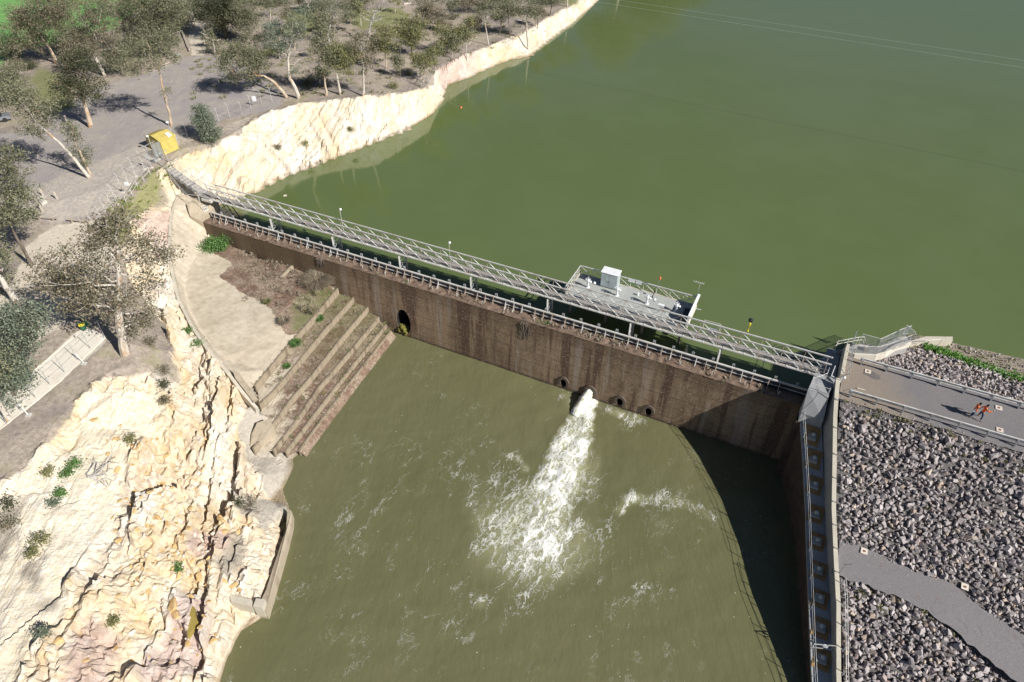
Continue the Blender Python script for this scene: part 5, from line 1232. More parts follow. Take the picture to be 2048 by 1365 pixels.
for h in (1.1, .7):
    mb = MB(); mb.tube([F(79.4, -6.2, 13.8 + h), F(79.5, -6.45, 13.9 + h), F(81.3, -8.0, 13.9 + h), F(81.8, -8.3, 13.9 + h), F(82.0, -8.2, 13.5 + h)], .03, 6); part('rail', mb, 'galv_pale', hr)
for s, t in ((79.5, -6.45), (80.4, -7.2), (81.3, -8.0)):
    mb = MB(); mb.beam(F(s, t, 13.4), F(s, t, 15.0), .045); part('post', mb, 'galv_pale', hr)
hr = thing('landing_cage', 'tall cage of light steel rails around the top of the landing stairs', 'railing', F(80.8, -5.5, 15))
for h in (1.0, 1.6, 2.1):
    mb = MB(); mb.tube([F(80.9, -7.6, 13.9 + h), F(80.75, -6.6, 14.2 + h), F(80.7, -4.4, 14.3 + h), F(80.75, -2.4, 14.3 + h), F(80.9, -1.4, 14.0 + h)], .022, 5); part('rail', mb, 'galv', hr)
for t in (-6.6, -5.3, -4.0, -2.8, -1.6):
    mb = MB(); mb.tube([F(80.62, t, 14.2), F(80.68, t, 15.6), F(80.95, t, 16.3)], .025, 5); part('post', mb, 'galv', hr)
# expanded mesh fence panels: real woven wires
def mesh_panel(mb, p0, p1, p2, p3, n=9, r=.012):      # quad p0 p1 (bottom) p2 p3 (top)
    for i in range(n + 1):
        k = i / n
        mb.beam(p0.lerp(p1, k), p3.lerp(p2, k), r * 1.6); mb.beam(p0.lerp(p3, k), p1.lerp(p2, k), r * 1.6)
mf = thing('mesh_fence', 'grey wire mesh fence with a raised triangular wing at the lake end of the landing', 'fence', F(84, -9, 14))
line = [F(81.6, -8.5, 13.9), F(83.3, -8.5, 13.9), F(84.3, -9.9, 13.9), F(85.2, -11.2, 13.9), F(86.0, -12.1, 13.9)]
line2 = [F(81.3, -6.35, 13.9), F(83.2, -7.1, 13.9), F(84.1, -8.0, 13.9), F(86.4, -10.9, 13.9)]
for L in (line, line2):
    for a, b2 in zip(L[:-1], L[1:]):
        mb = MB(); up = Vector((0, 0, 1.25)); mesh_panel(mb, a, b2, b2 + up, a + up, 12, .008); part('mesh_panel', mb, 'galv', mf)
        mb = MB(); mb.tube([a, a + up, b2 + up], .028, 5); part('frame', mb, 'galv_pale', mf)
mb = MB(); a = Vector(at(1806, 668.7, 15.15)); b2 = Vector(at(1831.7, 665.2, 15.5)); c_ = Vector(at(1814, 650.5, 16.2)); mb.tube([a, c_, b2, a], .03, 5); mb.tube([b2, Vector(at(1818, 687, 13.9))], .03, 5); part('wing_frame', mb, 'galv_pale', mf)
mb = MB(); mesh_panel(mb, a, b2, c_, c_, 12, .008); part('wing_mesh', mb, 'galv', mf)
mb = MB()
pl = [at(1822, 690, 11.9), at(1850, 686, 11.6), at(1902, 688, 11.3), at(1902, 680, 11.3), at(1850, 678, 11.4), at(1815, 678, 12.2)]
mb.prism([(p[0], p[1]) for p in pl], 9, 11.75); o = part('kerb_wall', mb, 'concrete_cap', None, origin=tuple(pl[0])); tag(o, 'low pale concrete kerb at the waterline right of the landing', 'kerb')
hr = thing('shore_handrail', 'low single rail handrail on the kerb at the lake shore', 'railing', Vector(pl[1]))
pp = [Vector(at(x_, y_, 12.6)) for x_, y_ in ((1822, 676), (1850, 681), (1884, 679))]
mb = MB(); mb.tube(pp, .03, 5); part('rail', mb, 'galv_pale', hr)
for q in pp: mb = MB(); mb.beam(q, q - Vector((0, 0, .9)), .045); part('post', mb, 'galv_pale', hr)
o = thing('wall_gate', 'white twisted gate frame on the step at the head of the training wall', 'gate', F(80, -1.2, 14))
mb = MB(); mb.beam(F(79.6, -1.6, 13.4), F(79.55, -1.7, 15.6), .06); mb.beam(F(79.6, -1.5, 14.4), F(80.35, -.9, 14.6), .12, .2); mb.beam(F(79.6, -1.4, 14.0), F(80.3, -.8, 14.2), .10, .1); mb.beam(F(80.35, -.9, 13.8), F(80.4, -.9, 15.1), .06); part('gate_frame', mb, 'white_paint', o)
mb = MB(); mb.lathe(F(80.6, -1.1, 14.9), [(.05, 0), (.14, .08), (.14, .2), (.05, .27)], 10); part('round_head', mb, 'white_paint', o, True)
hr = thing('ramp_handrail', 'bent pipe handrail above the shaded ramp block', 'railing', F(78, -.5, 13.5))
mb = MB(); mb.tube([F(79.2, -2.1, 14.9), F(79.1, -1.0, 15.1), F(78.6, -.3, 15.1), F(78.0, .2, 15.0), F(78.0, .9, 14.9), F(79.6, .95, 14.9)], .028, 5); part('rail', mb, 'galv_pale', hr)
for s, t in ((79.1, -1.0), (78.0, .2), (79.6, .93)): mb = MB(); mb.beam(F(s, t, 14.1), F(s, t, 15.0), .045); part('post', mb, 'galv_pale', hr)

# ------------------------------------------------------------------ spillway apron with low walls (left foot of the dam)
def rs_n(pts, n):
    pts = [np.array(p, float) for p in pts]; d = [0]
    for a, b2 in zip(pts[:-1], pts[1:]): d.append(d[-1] + np.linalg.norm(b2 - a))
    return [np.array([np.interp(d[-1] * k / n, d, [p[j] for p in pts]) for j in range(len(pts[0]))]) for k in range(n + 1)]
ap = thing('spillway_apron', 'stepped concrete spillway apron with parallel low walls at the left foot of the dam', 'apron', F(15, 8, 6))
NBR = 30; BW = [rs_n([at(x, y, z) for x, y in pl_], NBR) for pl_, z in BL]
b = NB('apron_floor')
n1 = b.noise(0.35, 5, .6); n2 = b.noise(1.5, 6, .7); n3 = b.noise(9, 4, .75); n5 = b.noise(.7, 6, .75)
m = b.attr('am'); mm = b.sep(m.outputs['Vector'])
c = b.ramp(n2, [(0.3, (.43, .37, .28)), (0.5, (.52, .46, .36)), (0.7, (.60, .54, .44))])
br_ = b.ramp(n2, [(0.3, (.085, .055, .04)), (0.5, (.18, .115, .08)), (0.68, (.27, .195, .145))])
br_ = b.mix(b.math('MULTIPLY', b.ramp(b.noise(4.5, 4, .85), [(0.53, 0.0), (0.60, .9)]), b.ramp(n1, [(0.40, .15), (0.55, 1.0)])), br_, (.48, .42, .36))
br_ = b.mix(b.ramp(b.noise(3.1, 4, .8), [(0.36, .7), (0.44, 0.0)]), br_, (.05, .035, .025))
br_ = b.mix(b.math('MULTIPLY', mm[1], b.ramp(n5, [(0.34, 0.0), (0.50, 1.0)])), br_, b.ramp(n3, [(0.3, (.045, .075, .015)), (0.7, (.13, .15, .035))]))
f = b.math('ADD', mm[0], b.math('MULTIPLY', b.math('SUBTRACT', n5, .5), 1.5))
c = b.mix(b.ramp(f, [(0.40, 0.0), (0.60, 1.0)]), c, br_)
c = b.mix(b.ramp(n1, [(0.45, 0.0), (0.65, .45)]), c, (.36, .30, .22))
c = b.mix(b.ramp(n5, [(0.60, 0.0), (0.68, .65)]), c, (.20, .165, .13))
c = b.mix(b.ramp(b.noise(5, 4, .8), [(0.62, 0.0), (0.7, .5)]), c, (.25, .20, .15))
b.color(c); b.rough(.93); b.bump(b.math('ADD', n3, n5), .05, .8)
V = []; Fc = []; am = []
def addquad(pa, pb, nq=1, fa=(0, 0), fb_=(0, 0)):
    k = len(V)
    for i in range(len(pa)):
        for j in range(nq + 1):
            u = j / nq; q = pa[i] * (1 - u) + pb[i] * u; V.append(tuple(q)); w_ = i / (len(pa) - 1)
            am.append((fa[0] * (1 - w_) + fa[1] * w_, fb_[0] * (1 - w_) + fb_[1] * w_, 0, 1))
    for i in range(len(pa) - 1):
        for j in range(nq): a = k + i * (nq + 1) + j; Fc.append((a, a + nq + 1, a + nq + 2, a + 1))
def nrm(L, i):
    a = L[max(i - 1, 0)]; c2 = L[min(i + 1, len(L) - 1)]; d = c2 - a; nn = np.array([-d[1], d[0], 0]); nn /= np.linalg.norm(nn) + 1e-9
    return nn
for k in range(len(BW) - 1):
    zf = BL[k + 1][1] - .12
    pa = [np.array([*(p + nrm(BW[k], i) * .15)[:2], zf + .06]) for i, p in enumerate(BW[k])]; pb = [np.array([p[0], p[1], zf]) for p in BW[k + 1]]
    addquad(pa, pb, 8, (1.15, .15 if k < 2 else (.35 if k < 4 else .75)), (.85 - .08 * k, -.3))
L = BW[-1]; addquad([np.array([p[0], p[1], 3.5]) for p in L], [np.array([*(p + nrm(L, i) * 1.25)[:2], 2.0]) for i, p in enumerate(L)], 3, (1.3, 1.2), (0, 0))
Vn = np.array(V); Vn[:, 2] += (fbm(Vn[:, 0] * 1.2, Vn[:, 1] * 1.2, 3, 77) - .5) * .12
np_mesh('stepped_floor', Vn - np.array(ap.location), np.array(Fc), 'apron_floor', ap, False, {'am': np.array(am)})
for k, L in enumerate(BW):
    mb = MB(); z1 = BL[k][1]; w = .2 if k else .24
    for i in range(NBR):
        a, c2 = L[i], L[i + 1]
        a = Vector((a[0], a[1], z1 - .55)); c2 = Vector((c2[0], c2[1], z1 - .55)); mb.beam(a, c2 + (c2 - a) * .02, w, 1.1 + (0 if k else -.3), (0, 0, 1))
    part('low_wall', mb, 'apron_wall', ap)
# upper apron floor and warped wing wall
P2_ = []
for L in (outer, toe, inner): P2_ += resample([at(*p) for p in L], .9)
P2_ += [at(*p) for p in mid_ + l3] + [at(600, 655, 7.25), at(640, 600, 7.3)]
P2_ = np.array(P2_)
v3, e3, f3, o3, _, _ = delaunay_2d_cdt([Vector((p[0], p[1])) for p in P2_], [], [], 0, 1e-3)
xy3 = np.array([[v.x, v.y] for v in v3]); z3 = np.array([np.mean(P2_[list(q), 2]) for q in o3])
ax_ = np.arange(xy3[:, 0].min(), xy3[:, 0].max(), .22); ay_ = np.arange(xy3[:, 1].min(), xy3[:, 1].max(), .22)
AX, AY = np.meshgrid(ax_, ay_); AZ = raster(AX, AY, ax_, ay_, xy3, z3, f3, -99.)
bound = [tuple(at(*p)[:2]) for p in [(414,430,11.4)] + outer[1:]] + [tuple(at(x, y, 7.12)[:2]) for x, y in [(509,771),(533,742),(558,712),(590,676),(620,641)]] + [tuple(at(*p)[:2]) for p in toe[::-1]]
ins = inpoly(AX, AY, bound) & (AZ > -50)
AZ2 = AZ + (fbm(AX * .8, AY * .8, 4, 21) - .5) * .16
def pm_(poly, z=8.3): return soft(inpoly(AX + (fbm(AX, AY, 2, 5) - .5), AY, [tuple(at(x, y, z)[:2]) for x, y in poly]), 4)
leaf_m = pm_([(425,470),(560,525),(640,545),(680,575),(620,640),(570,660),(540,615),(520,600),(480,585),(440,560),(470,530),(425,515)])
mossm = pm_([(585,600),(640,555),(680,580),(625,640),(580,650)])
q = ins[:-1, :-1] & ins[1:, :-1] & ins[1:, 1:] & ins[:-1, 1:]; ia = np.arange(AX.size).reshape(AX.shape)
Qa = np.stack([ia[:-1, :-1], ia[:-1, 1:], ia[1:, 1:], ia[1:, :-1]], -1)[q]; us = np.unique(Qa); rm = np.full(AX.size, -1); rm[us] = np.arange(len(us))
np_mesh('upper_floor', np.stack([AX, AY, AZ2], -1).reshape(-1, 3)[us] - np.array(ap.location), rm[Qa], 'apron_floor', ap, False, {'am': np.stack([leaf_m, mossm, AX * 0, AX * 0 + 1], -1).reshape(-1, 4)[us]})
# kerb wall around the outer edge
mb = MB(); kl = [at(*p) for p in outer[3:]]
kl = resample(kl, .8)
for a, c2 in zip(kl[:-1], kl[1:]): mb.beam(Vector(a) - Vector((0, 0, .5)), Vector(c2) - Vector((0, 0, .5)) + (Vector(c2) - Vector(a)) * .03, .34, 1.05, (0, 0, 1))
part('edge_wall', mb, 'concrete_cap', ap)
kb = [(585,532),(573,543),(561,555)]
mb = MB(); L = [at(x, y, 8.35) for x, y in kb]
for a, c2 in zip(L[:-1], L[1:]): mb.beam(Vector(a) - Vector((0, 0, .2)), Vector(c2) - Vector((0, 0, .2)), .3, .5, (0, 0, 1))
part('low_wall', mb, 'concrete_old', ap)
# left end pier of the dam
lpier = thing('left_pier', 'tan concrete pier closing the left end of the dam below the bridge', 'pier', F(-1.6, -1, 9))
mb = MB(); poly = [F(-3.6, -3.2, 0), F(-.85, -3.4, 0), F(-.85, .2, 0), F(-2.2, .6, 0), F(-3.4, -.4, 0)]
mb.prism([(p.x, p.y) for p in poly], 6, [13.0, 12.4, 11.3, 12.0, 13.0]); part('pier_body', mb, 'concrete_old', lpier)

# ------------------------------------------------------------------ broken concrete wall pieces by the pool
def slab(name, pts, z1, th, mat, label, cat):
    w = [at(x, y, z) for x, y, z in [(p[0], p[1], (p[2] if len(p) > 2 else z1)) for p in pts]]
    mb = MB(); mb.prism([(p[0], p[1]) for p in w], z1 - th, [p[2] for p in w]); o = part(name, mb, mat, None, origin=tuple(w[0])); tag(o, label, cat)
slab('broken_wall', [(575,1018,4.0),(583,1022,4.0),(583,1045,3.8),(573,1085,3.9),(555,1145,4.0),(531,1223,4.1),(513,1219,4.1),(532,1180,4.0),(548,1130,3.9),(562,1085,3.8),(572,1060,3.9)], 4.3, 3.5, 'concrete_old', 'long pale concrete wall remnant standing along the edge of the pool', 'wall')
slab('concrete_chunk', [(458,1188,5.0),(503,1199,5.0),(502,1213,5.0),(462,1204,5.0)], 5.0, 1.2, 'concrete_cap', 'flat rectangular broken concrete piece left of the wall remnant corner', 'concrete block')
slab('concrete_chunk', [(512,1197,4.8),(530,1199,4.8),(524,1216,4.8),(506,1213,4.8)], 4.8, 1.6, 'concrete_cap', 'small squarish concrete piece at the corner of the wall remnant', 'concrete block')
slab('concrete_chunk', [(503,868,5.9),(514,846,6.5),(536,838,6.6),(546,850,6.4),(527,880,5.7),(500,893,5.3)], 5.8, 1.2, 'concrete_old', 'tilted thick concrete slab broken from the corner of the apron', 'concrete block')
slab('undercut_slab', [(464,738,9.0),(478,746,8.8),(497,772,8.3),(517,800,7.8),(508,806,7.7),(490,782,8.2),(470,756,8.8)], 9.0, 1.2, 'concrete_old', 'narrow concrete slab overhanging the pale rock at the apron corner', 'slab')
# water jet from the second small outlet
b = NB('white_water'); n = b.noise(2.2, 5, .7); n2 = b.noise(8, 3, .7)
c = b.mix(b.ramp(n, [(0.35, 0.0), (0.55, 1.0)]), (.50, .48, .28), (.88, .90, .86)); b.color(c); b.rough(.5); b.bump(n2, .1, 1.0)
jt = []; rad = []
for k in range(15):
    u = k / 14.; jt.append(F(56.4 - .55 * u, -.5 + 3.9 * u, 3.62 - 1.35 * u ** 2)); rad.append(.42 + .34 * u)
mb = MB(); mb.tube(jt, rad, 14)
r8 = random.Random(2); mb.v = [(v[0] + r8.gauss(0, .05), v[1] + r8.gauss(0, .05), v[2] + r8.gauss(0, .05)) for v in mb.v]
o = part('water_jet', mb, 'white_water', None, True, origin=tuple(jt[0])); tag(o, 'white jet of water gushing from the outlet into the pool', 'water jet')

# ------------------------------------------------------------------ trees
def leaves(blobs, seed, dens=1.0, size=.24, aspect=.38):
    r = np.random.RandomState(seed); VV = []
    for (c, R) in blobs:
        nc = max(5, int(R * R * 12.5 * dens)); nl = 32
        d = r.randn(nc, 3); d /= np.linalg.norm(d, axis=1)[:, None]
        cc = np.array(c)[None] + d * (R * np.array([1, 1, .72]))[None] * (r.rand(nc, 1) ** .45)
        sg = .20 + .10 * R ** .6
        P = np.repeat(cc, nl, 0) + r.randn(nc * nl, 3) * np.array([sg, sg, sg * .75])[None]
        n = len(P)
        a = r.randn(n, 3); a /= np.linalg.norm(a, axis=1)[:, None]
        b_ = np.cross(a, r.randn(n, 3)); b_ /= np.linalg.norm(b_, axis=1)[:, None]
        L = size * (.6 + .8 * r.rand(n, 1)) * .5; W = L * (aspect + .15)
        VV.append(np.stack([P - a * L - b_ * W * .6, P - a * L * .2 + b_ * W, P + a * L, P + a * L * .1 - b_ * W], 1).reshape(-1, 3))
    V = np.concatenate(VV); return V, np.arange(len(V)).reshape(-1, 4)
def wig(p0, p1, r, n=4, amp=.12):
    p0 = Vector(p0); p1 = Vector(p1); L = (p1 - p0).length; out = []
    for i in range(n + 1):
        u = i / n; q = p0.lerp(p1, u)
        if 0 < i < n: q += Vector((r.gauss(0, 1), r.gauss(0, 1), r.gauss(0, .7))) * L * amp * .5; q.z -= L * .06 * math.sin(math.pi * u)
        out.append(q)
    return out
TREE_N = 0
def gum(base, trunk, blobs, r0=.3, leaf='leaf_gum', bark_='bark_white', label='', group='eucalypts on the left bank', dens=1.0, name='gum_tree', fork=None, bare=0, size=.21, hjit=.5):
    global TREE_N; TREE_N += 1; seed = 100 + TREE_N; r = random.Random(seed)
    B = GS(*base); Y = B.y
    tps = [Vector((B.x, B.y, B.z - .4))] + [Vector(atY(p[0], p[1], Y + (p[2] if len(p) > 2 else 0))) for p in trunk]
    o = thing(name, label, 'tree', B, group)
    bl = []
    for (x, y, rp) in blobs:
        c = atY(x, y, Y); R = rp / pxm(c); c = atY(x, y, Y + r.uniform(-1, 1) * R * hjit)
        if c[2] < B.z + R * .5: c = np.array([c[0], c[1], B.z + R * .5])
        bl.append((c, R * 1.27))
    mb = MB(); fine = []
    for a, b2 in zip(tps[:-1], tps[1:]):
        n = 3
        fine += [a.lerp(b2, i / n) + Vector((r.gauss(0, .03), r.gauss(0, .03), 0)) for i in range(n)]
    fine.append(tps[-1]); m = len(fine)
    tr = [r0 * (1.25 if i == 0 else 1.0) * (1 - .62 * i / (m - 1)) for i in range(m)]
    mb.tube(fine, tr, 8)
    for (c, R) in bl:
        c = Vector(c)
        cand = [i for i in range(max(2, m // 3), m) if fine[i].z < c.z + .5] or [m - 1]
        i = min(cand, key=lambda k: (fine[k] - c).length + abs(k - m + 1) * .12)
        br_ = wig(fine[i], c, r, 4); rb = min(tr[i] * .6, .05 + R * .035)
        mb.tube(br_, [rb, rb * .85, rb * .7, rb * .5, rb * .3], 6)
        for _ in range(5 if R > 1.2 else 3):
            d = Vector((r.gauss(0, 1), r.gauss(0, 1), r.gauss(.3, .8))).normalized() * R * r.uniform(.7, 1.05)
            s_ = br_[r.choice([2, 3, 4])]; tw = wig(s_, c + d, r, 3)
            mb.tube(tw, [rb * .4, rb * .3, rb * .2, .012], 4)
    for _ in range(bare):
        i = r.randrange(m // 2, m); d = Vector((r.gauss(0, 1), r.gauss(0, .6), abs(r.gauss(.5, .5)))).normalized() * r.uniform(1.5, 3.5)
        mb.tube(wig(fine[i], fine[i] + d, r, 4, .2), [.07, .055, .04, .03, .012], 5)
        for _ in range(2): e = fine[i] + d * .6; mb.tube(wig(e, e + Vector((r.gauss(0, 1), r.gauss(0, .6), r.gauss(.3, .6))) * .9, r, 3, .2), [.03, .022, .015, .01], 4)
    part('trunk', mb, bark_, o)
    if bl:
        V, Qd = leaves([(c, R) for c, R in bl], seed, dens, size)
        np_mesh('crown', V - np.array(o.location)[None], Qd, leaf, o)
    return o
GR = 'gum trees on the left bank'
gum((250,712), [(246,690),(238,640),(236,600),(238,560),(234,520)], [(230,480,50),(175,520,48),(110,560,40),(290,500,38),(330,512,28),(190,470,38),(150,600,38),(262,590,36),(240,445,36),(200,575,40),(305,560,26),(270,640,30),(90,540,32),(205,625,24),(165,565,32),(300,620,18)], .48, 'leaf_brown', 'bark_white', 'largest gum, white trunk and wide brownish crown, above the pale excavated bank', GR, .62, bare=5)
gum((342,253), [(338,225),(330,197),(322,160),(318,135)], [(305,112,28),(272,132,22),(248,128,16),(330,92,22),(350,123,10),(333,183,9),(290,80,24),(262,105,22),(340,108,10),(320,75,18)], .24, 'leaf_gum', 'bark_tan', 'slender forked gum with open crown on the gravel behind the yellow shed', GR, .5, bare=4)
gum((181,255), [(175,228),(165,195),(160,180)], [(150,160,30),(185,168,26),(130,185,22),(145,130,26),(172,120,26),(165,195,16),(195,190,14),(120,165,20)], .38, 'leaf_dark', 'bark_tan', 'gum with thick orange trunk and broken white stub at the car park edge', GR, .75, bare=2)
gum((180,356), [(165,338),(140,308),(115,282),(92,262)], [(70,222,30),(42,205,30),(85,250,18),(20,185,30),(78,272,10),(55,262,14),(100,215,18)], .26, 'leaf_gum', 'bark_white', 'pale gum leaning steeply to the left over the gravel', GR, .7)
gum((181,351), [(172,330),(163,312),(150,285)], [(142,262,16),(148,282,14),(163,308,15),(168,322,12),(138,246,9)], .2, 'leaf_gum', 'bark_tan', 'small upright tree sharing its base with the leaning pale gum', GR, .9)
gum((66,533), [(50,505),(30,470),(18,445)], [(20,345,32),(50,385,28),(22,415,32),(62,425,20),(8,385,36),(30,310,22),(45,440,18),(-10,430,40),(-20,330,40)], .22, 'leaf_gum', 'bark_dark', 'large gum crown at the left edge of the picture beside the pale gravel pad', GR, .7, bare=3)
gum((35,606), [(18,582),(2,558),(-20,530)], [(-20,500,40),(10,505,25),(-50,560,60)], .38, 'leaf_gum', 'bark_white', 'thick white leaning trunk cut by the left edge above the round crown', GR, .5, bare=3)
gum((25,790), [(25,760),(20,720)], [(45,640,36),(20,690,36),(62,668,26),(25,750,32),(8,720,34),(70,625,20),(15,640,34),(-20,760,60),(-20,660,50)], .3, 'leaf_blue', 'bark_dark', 'dense grey green crown left of the concrete footpath', GR, 1.1)
gum((16,842), [(4,815),(-10,790)], [(-40,740,50)], .3, 'leaf_gum', 'bark_white', 'pale trunk crossing the concrete footpath at the left edge', GR, .6)
gum((112,128), [(108,112),(95,90),(80,70)], [(60,60,30),(88,32,30),(50,22,26),(118,50,30),(80,85,22),(42,88,20),(125,15,26),(100,5,30),(35,45,22)], .34, 'leaf_brown', 'bark_tan', 'broad brownish gum crown in front of the green paddock, nearest the top left corner', GR, .85)
gum((210,152), [(198,128),(186,108),(175,90)], [(170,60,28),(200,38,28),(150,82,24),(215,76,20),(236,100,20),(178,28,26),(205,8,26),(140,100,20),(190,85,20)], .3, 'leaf_brown', 'bark_white', 'gum with slim white leaning trunk and hazy crown between paddock and car park', GR, .65, bare=5)
gum((300,118), [(298,95),(295,70)], [(290,30,34),(262,60,30),(325,52,30),(300,82,26),(345,22,26),(240,22,20),(285,0,34),(330,0,30),(335,80,20),(262,95,18)], .4, 'leaf_gum', 'bark_dark', 'large dense dark gum left of the white gravel track', GR, 1.1)
gum((453,76), [(450,60),(446,45)], [(430,28,30),(465,25,28),(408,12,24),(450,2,30),(442,52,14),(478,45,14),(400,35,14)], .5, 'leaf_dark', 'bark_dark', 'dark spreading tree with a thick trunk right of the white gravel track', GR, 1.2)
gum((502,88), [(500,75),(497,60)], [(492,58,18),(482,32,22),(510,38,16),(495,15,22)], .2, 'leaf_gum', 'bark_dark', 'small grey gum just right of the dark spreading tree', GR, .8)
gum((577,196), [(560,178),(545,162),(528,152),(512,152)], [(470,110,24),(442,130,16),(490,125,22),(510,107,18),(462,150,15),(520,130,18),(480,95,16),(450,112,16),(500,148,12)], .3, 'leaf_gum', 'bark_tan', 'gum with a bowed orange trunk arching left over the gravel, round isolated crown', GR, .95)
gum((599,198), [(590,175),(580,158),(576,130),(576,112)], [(560,72,24),(590,62,20),(540,52,18),(576,92,16),(602,30,22),(535,82,14),(590,140,9)], .36, 'leaf_blue', 'bark_white', 'white trunked gum at the cliff edge right of the bowed tree', GR, .6, bare=6)
gum((653,193), [(651,175),(648,150)], [(655,128,20),(638,98,18),(665,108,18),(650,68,18),(645,148,12),(640,40,20)], .26, 'leaf_gum', 'bark_tan', 'leafy gum on the cliff top, left of the pair of white trunks', GR, .95)
gum((681,190), [(677,165),(672,145)], [(682,120,24),(700,112,18),(662,108,14),(676,96,18),(692,134,12)], .24, 'leaf_olive', 'bark_white', 'gum with short white trunk and full olive crown mid cliff top', GR, 1.0)
gum((726,194), [(727,165),(727,140)], [(722,112,16),(716,88,14),(732,128,11),(722,70,12),(726,145,8)], .22, 'leaf_brown', 'bark_white', 'tall narrow gum with a bright straight white trunk above the orange cleft', GR, .95)
gum((744,88), [(738,60),(745,35),(760,8)], [], .24, 'leaf_gum', 'bark_dead', 'bare dead tree with long pale forked branches near the top centre', GR, bare=16, name='dead_tree')
gum((664,95), [(655,75),(660,50),(672,25)], [(650,10,22),(690,20,18)], .3, 'leaf_gum', 'bark_dead', 'half dead gum with tangled grey branches left of the bare dead tree', GR, .5, bare=12)
gum((622,26), [(615,10),(608,-8)], [(640,-5,22),(660,35,20),(625,50,16)], .36, 'leaf_blue', 'bark_white', 'gum with a leaning white trunk cut by the top edge', GR, .8, bare=2)
gum((773,137), [(771,115),(770,100)], [(765,62,20),(780,80,20),(758,88,15),(772,98,14)], .13, 'leaf_olive', 'bark_tan', 'slim sapling with an olive crown on open ground above the cliff', GR, .8)
gum((855,60), [(855,45),(852,32)], [(850,12,18),(870,30,20),(886,46,16),(845,28,14)], .16, 'leaf_brown', 'bark_dark', 'brown crowned gum on the open slope at the top', GR, .95)
gum((825,112), [(824,98),(822,85)], [(818,50,18),(834,68,17),(812,74,15),(826,84,13),(840,45,13)], .18, 'leaf_olive', 'bark_dark', 'bushy young gum just below the open slope', GR, 1.0)
gum((845,165), [(848,150),(850,130)], [(850,118,18),(870,102,16),(832,116,15),(862,122,14),(838,134,12)], .14, 'leaf_olive', 'bark_tan', 'thin olive gum over the low end of the cliff', GR, .75, bare=2)
gum((842,176), [(841,165),(843,150)], [], .12, 'leaf_gum', 'bark_dead', 'small blackened dead stump with thin sticks at the low end of the cliff', GR, bare=6, name='dead_tree')
gum((893,115), [(890,100),(888,85)], [(898,72,16),(882,62,15),(905,90,13),(885,85,11)], .14, 'leaf_olive', 'bark_dark', 'young gum behind the pink rock of the shore', GR, .85)
gum((934,122), [(933,100),(931,80)], [(922,58,15),(938,45,14),(948,66,11),(930,75,10)], .12, 'leaf_olive', 'bark_white', 'pale thin gum leaning out at the edge of the pink rock', GR, .6, bare=2)
gum((978,92), [(974,70),(970,45),(968,25)], [(975,8,20),(990,28,12),(960,20,14)], .14, 'leaf_gum', 'bark_white', 'slim gum with a long bare white trunk above the shore', GR, .7, bare=2)
gum((1021,76), [(1018,50),(1017,30)], [(1012,10,16),(1024,22,12),(1005,24,10)], .13, 'leaf_gum', 'bark_dark', 'thin dark trunked gum beside a round patch of shade', GR, .8)
gum((1056,95), [(1054,70),(1053,48),(1054,30)], [(1050,8,24),(1068,26,15),(1036,20,15),(1075,10,16)], .26, 'leaf_gum', 'bark_white', 'bright white gum with spreading limbs at the yellow rock of the shore', GR, .55, bare=7)
gum((1100,34), [(1102,18),(1105,5)], [(1100,-2,18),(1115,-8,16)], .14, 'leaf_gum', 'bark_dark', 'small gum leaning over the rocky shore near the top edge', GR, .8)
gum((1135,14), [(1134,-5),(1134,-25)], [(1125,-25,24),(1150,-35,24)], .2, 'leaf_gum', 'bark_white', 'gum with white stems on the rocky shore at the top edge', GR, .7)
gum((960,28), [(958,12),(956,0)], [(942,2,15),(965,-6,16),(925,8,13)], .14, 'leaf_brown', 'bark_dark', 'brownish gum at the top edge, left of the long white trunk', GR, .9)
gum((705,20), [(702,5),(700,-10)], [(700,-8,22),(722,4,16),(735,-10,18)], .2, 'leaf_gum', 'bark_dark', 'gum at the top edge right of the tangled half dead tree', GR, .8)
gum((1010,20), [(1008,5),(1006,-8)], [(1005,-10,18),(1022,-4,14),(990,0,12)], .16, 'leaf_gum', 'bark_dark', 'small dark gum at the top edge between two white trunks', GR, .9)
gum((560,118), [(556,100),(552,88)], [(545,98,15),(530,70,16),(560,100,10),(515,80,13)], .12, 'leaf_dark', 'bark_dead', 'low dark shrubby tree in the shade left of the white trunked gum', GR, .7, bare=3)
ry = random.Random(31)
for (x, y) in ((600, 15), (640, 60), (668, 70), (700, 60), (722, 45), (752, 100), (790, 20), (800, 100), (835, 88), (880, 20), (905, 30), (940, 70), (960, 60), (925, 95), (868, 130), (905, 110), (1000, 60), (1075, 50), (1090, 15), (540, 30), (575, 50), (628, 110), (695, 130), (745, 130), (800, 150), (590, 95), (420, 90), (250, 30), (30, 160)):
    h = ry.uniform(26, 48) * (.75 + y / 500); w_ = h * .42
    gum((x, y + 8), [(x + ry.uniform(-2, 2), y - h * .35), (x + ry.uniform(-4, 4), y - h * .7)], [(x + ry.uniform(-.6, .6) * w_, y - h * ry.uniform(.55, 1.05), w_ * ry.uniform(.45, .8)) for _ in range(ry.choice((3, 4, 5)))], .10, ry.choice(('leaf_gum', 'leaf_olive', 'leaf_gum', 'leaf_brown')), ry.choice(('bark_white', 'bark_dark', 'bark_tan')), 'young thin gum in the open woodland between the car park and the lake shore', 'young gums of the open woodland', .8, bare=ry.choice((0, 1, 2)))
